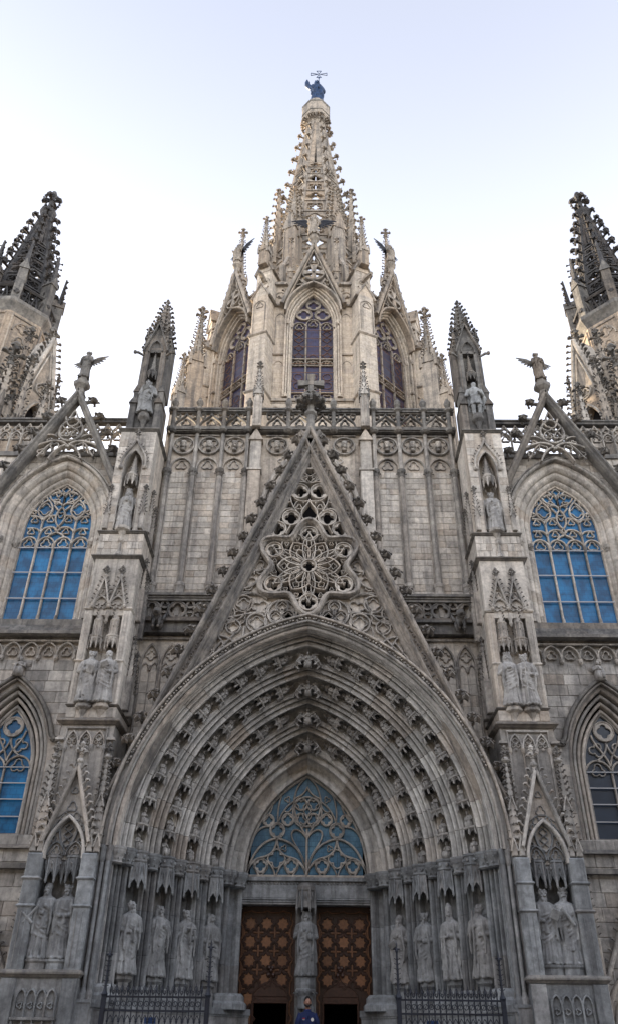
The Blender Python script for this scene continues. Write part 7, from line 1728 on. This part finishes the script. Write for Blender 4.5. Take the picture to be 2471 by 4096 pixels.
b.ball((0, -.005, 1.64), .098, 18, 12, (.80, .98, 1.22)); b.ball((0, -.04, 1.575), .055, 10, 8, (1, 1, .9))
b.loft([[(-.011, -.095, 1.665), (.011, -.095, 1.665), (.010, -.08, 1.67), (-.010, -.08, 1.67)], [(-.02, -.122, 1.615), (.02, -.122, 1.615), (.018, -.085, 1.612), (-.018, -.085, 1.612)]])
for q in (-1, 1): b.ball((q * .079, .005, 1.64), .025, 7, 5, (.45, .9, 1.4)); b.ball((q * .03, -.085, 1.672), .02, 7, 4, (1.5, .7, .4))
put('body', fuse(b, .011, 'body', 'skin'), man)
def part(n, b, m, sm=True): return link(n, b, m, man, smooth=sm)
b = MB(); b.T = MT
b.loft([[(a * cos(t) * (1 + .02 * sin(5 * t + z * 9)), d * sin(t), z) for t in [2 * pi * j / 28 for j in range(28)]] for z, a, d in ((.88, .185, .135), (1.0, .18, .132), (1.15, .172, .125), (1.28, .19, .132), (1.38, .205, .125), (1.435, .155, .10), (1.465, .09, .078))])
for q in (-1, 1): b.tube([(q * .14, 0, 1.405), (q * .205, .008, 1.28), (q * .235, .012, 1.15)], [.078, .072, .07], 14)
part('shirt', b, 'navy')
b = MB(); b.T = MT; b.lathe([(.085, 1.45), (.08, 1.50), (.068, 1.505)], 14, 0, .0); b.box(-.015, .015, -.135, -.118, 1.30, 1.45); part('collar', b, 'navy')
b = MB(); b.T = MT
for q in (-1, 1): b.tube([(q * .085, 0, .94), (q * .10, -.01, .5), (q * .10, .02, .08)], [.11, .085, .07], 14)
b.loft([[(a * cos(t), d * sin(t), z) for t in [2 * pi * j / 20 for j in range(20)]] for z, a, d in ((.80, .17, .12), (.95, .182, .13))]); part('trousers', b, 'trouser')
b = MB(); b.T = MT
for q in (-1, 1): b.ball((q * .10, -.05, .045), .075, 10, 6, (.75, 1.8, .65))
part('shoes', b, 'shoe')
b = MB(); b.T = MT; b.ball((0, .012, 1.668), .101, 16, 10, (.83, .98, 1.08)); b.v = [v for v in b.v]; part('hair', b, 'hairm')
b = MB(); b.T = MT
for j in range(15):
    a = -pi / 2 + (j - 7) * .19; b.ball((.066 * cos(a), -.015 + .088 * sin(a), 1.565 + .03 * abs(j - 7) / 7), .022, 6, 5)
b.ball((0, -.098, 1.588), .018, 7, 4, (1.8, .6, .4)); part('beard', b, 'hairm')
b = MB(); b.T = MT @ Matrix.Translation((.095, -.124, 1.295)) @ Matrix.Rotation(pi / 2 + .1, 4, 'X'); b.lathe([(.036, -.004), (.036, .006)], 16); part('badge', b, 'white', False)
b = MB(); b.T = MT; b.box(-.125, -.07, -.131, -.120, 1.31, 1.325); part('red_lettering', b, 'red', False)
b = MB(); b.T = MT; b.box(-.125, -.075, -.131, -.120, 1.285, 1.294); part('white_lettering', b, 'white', False)
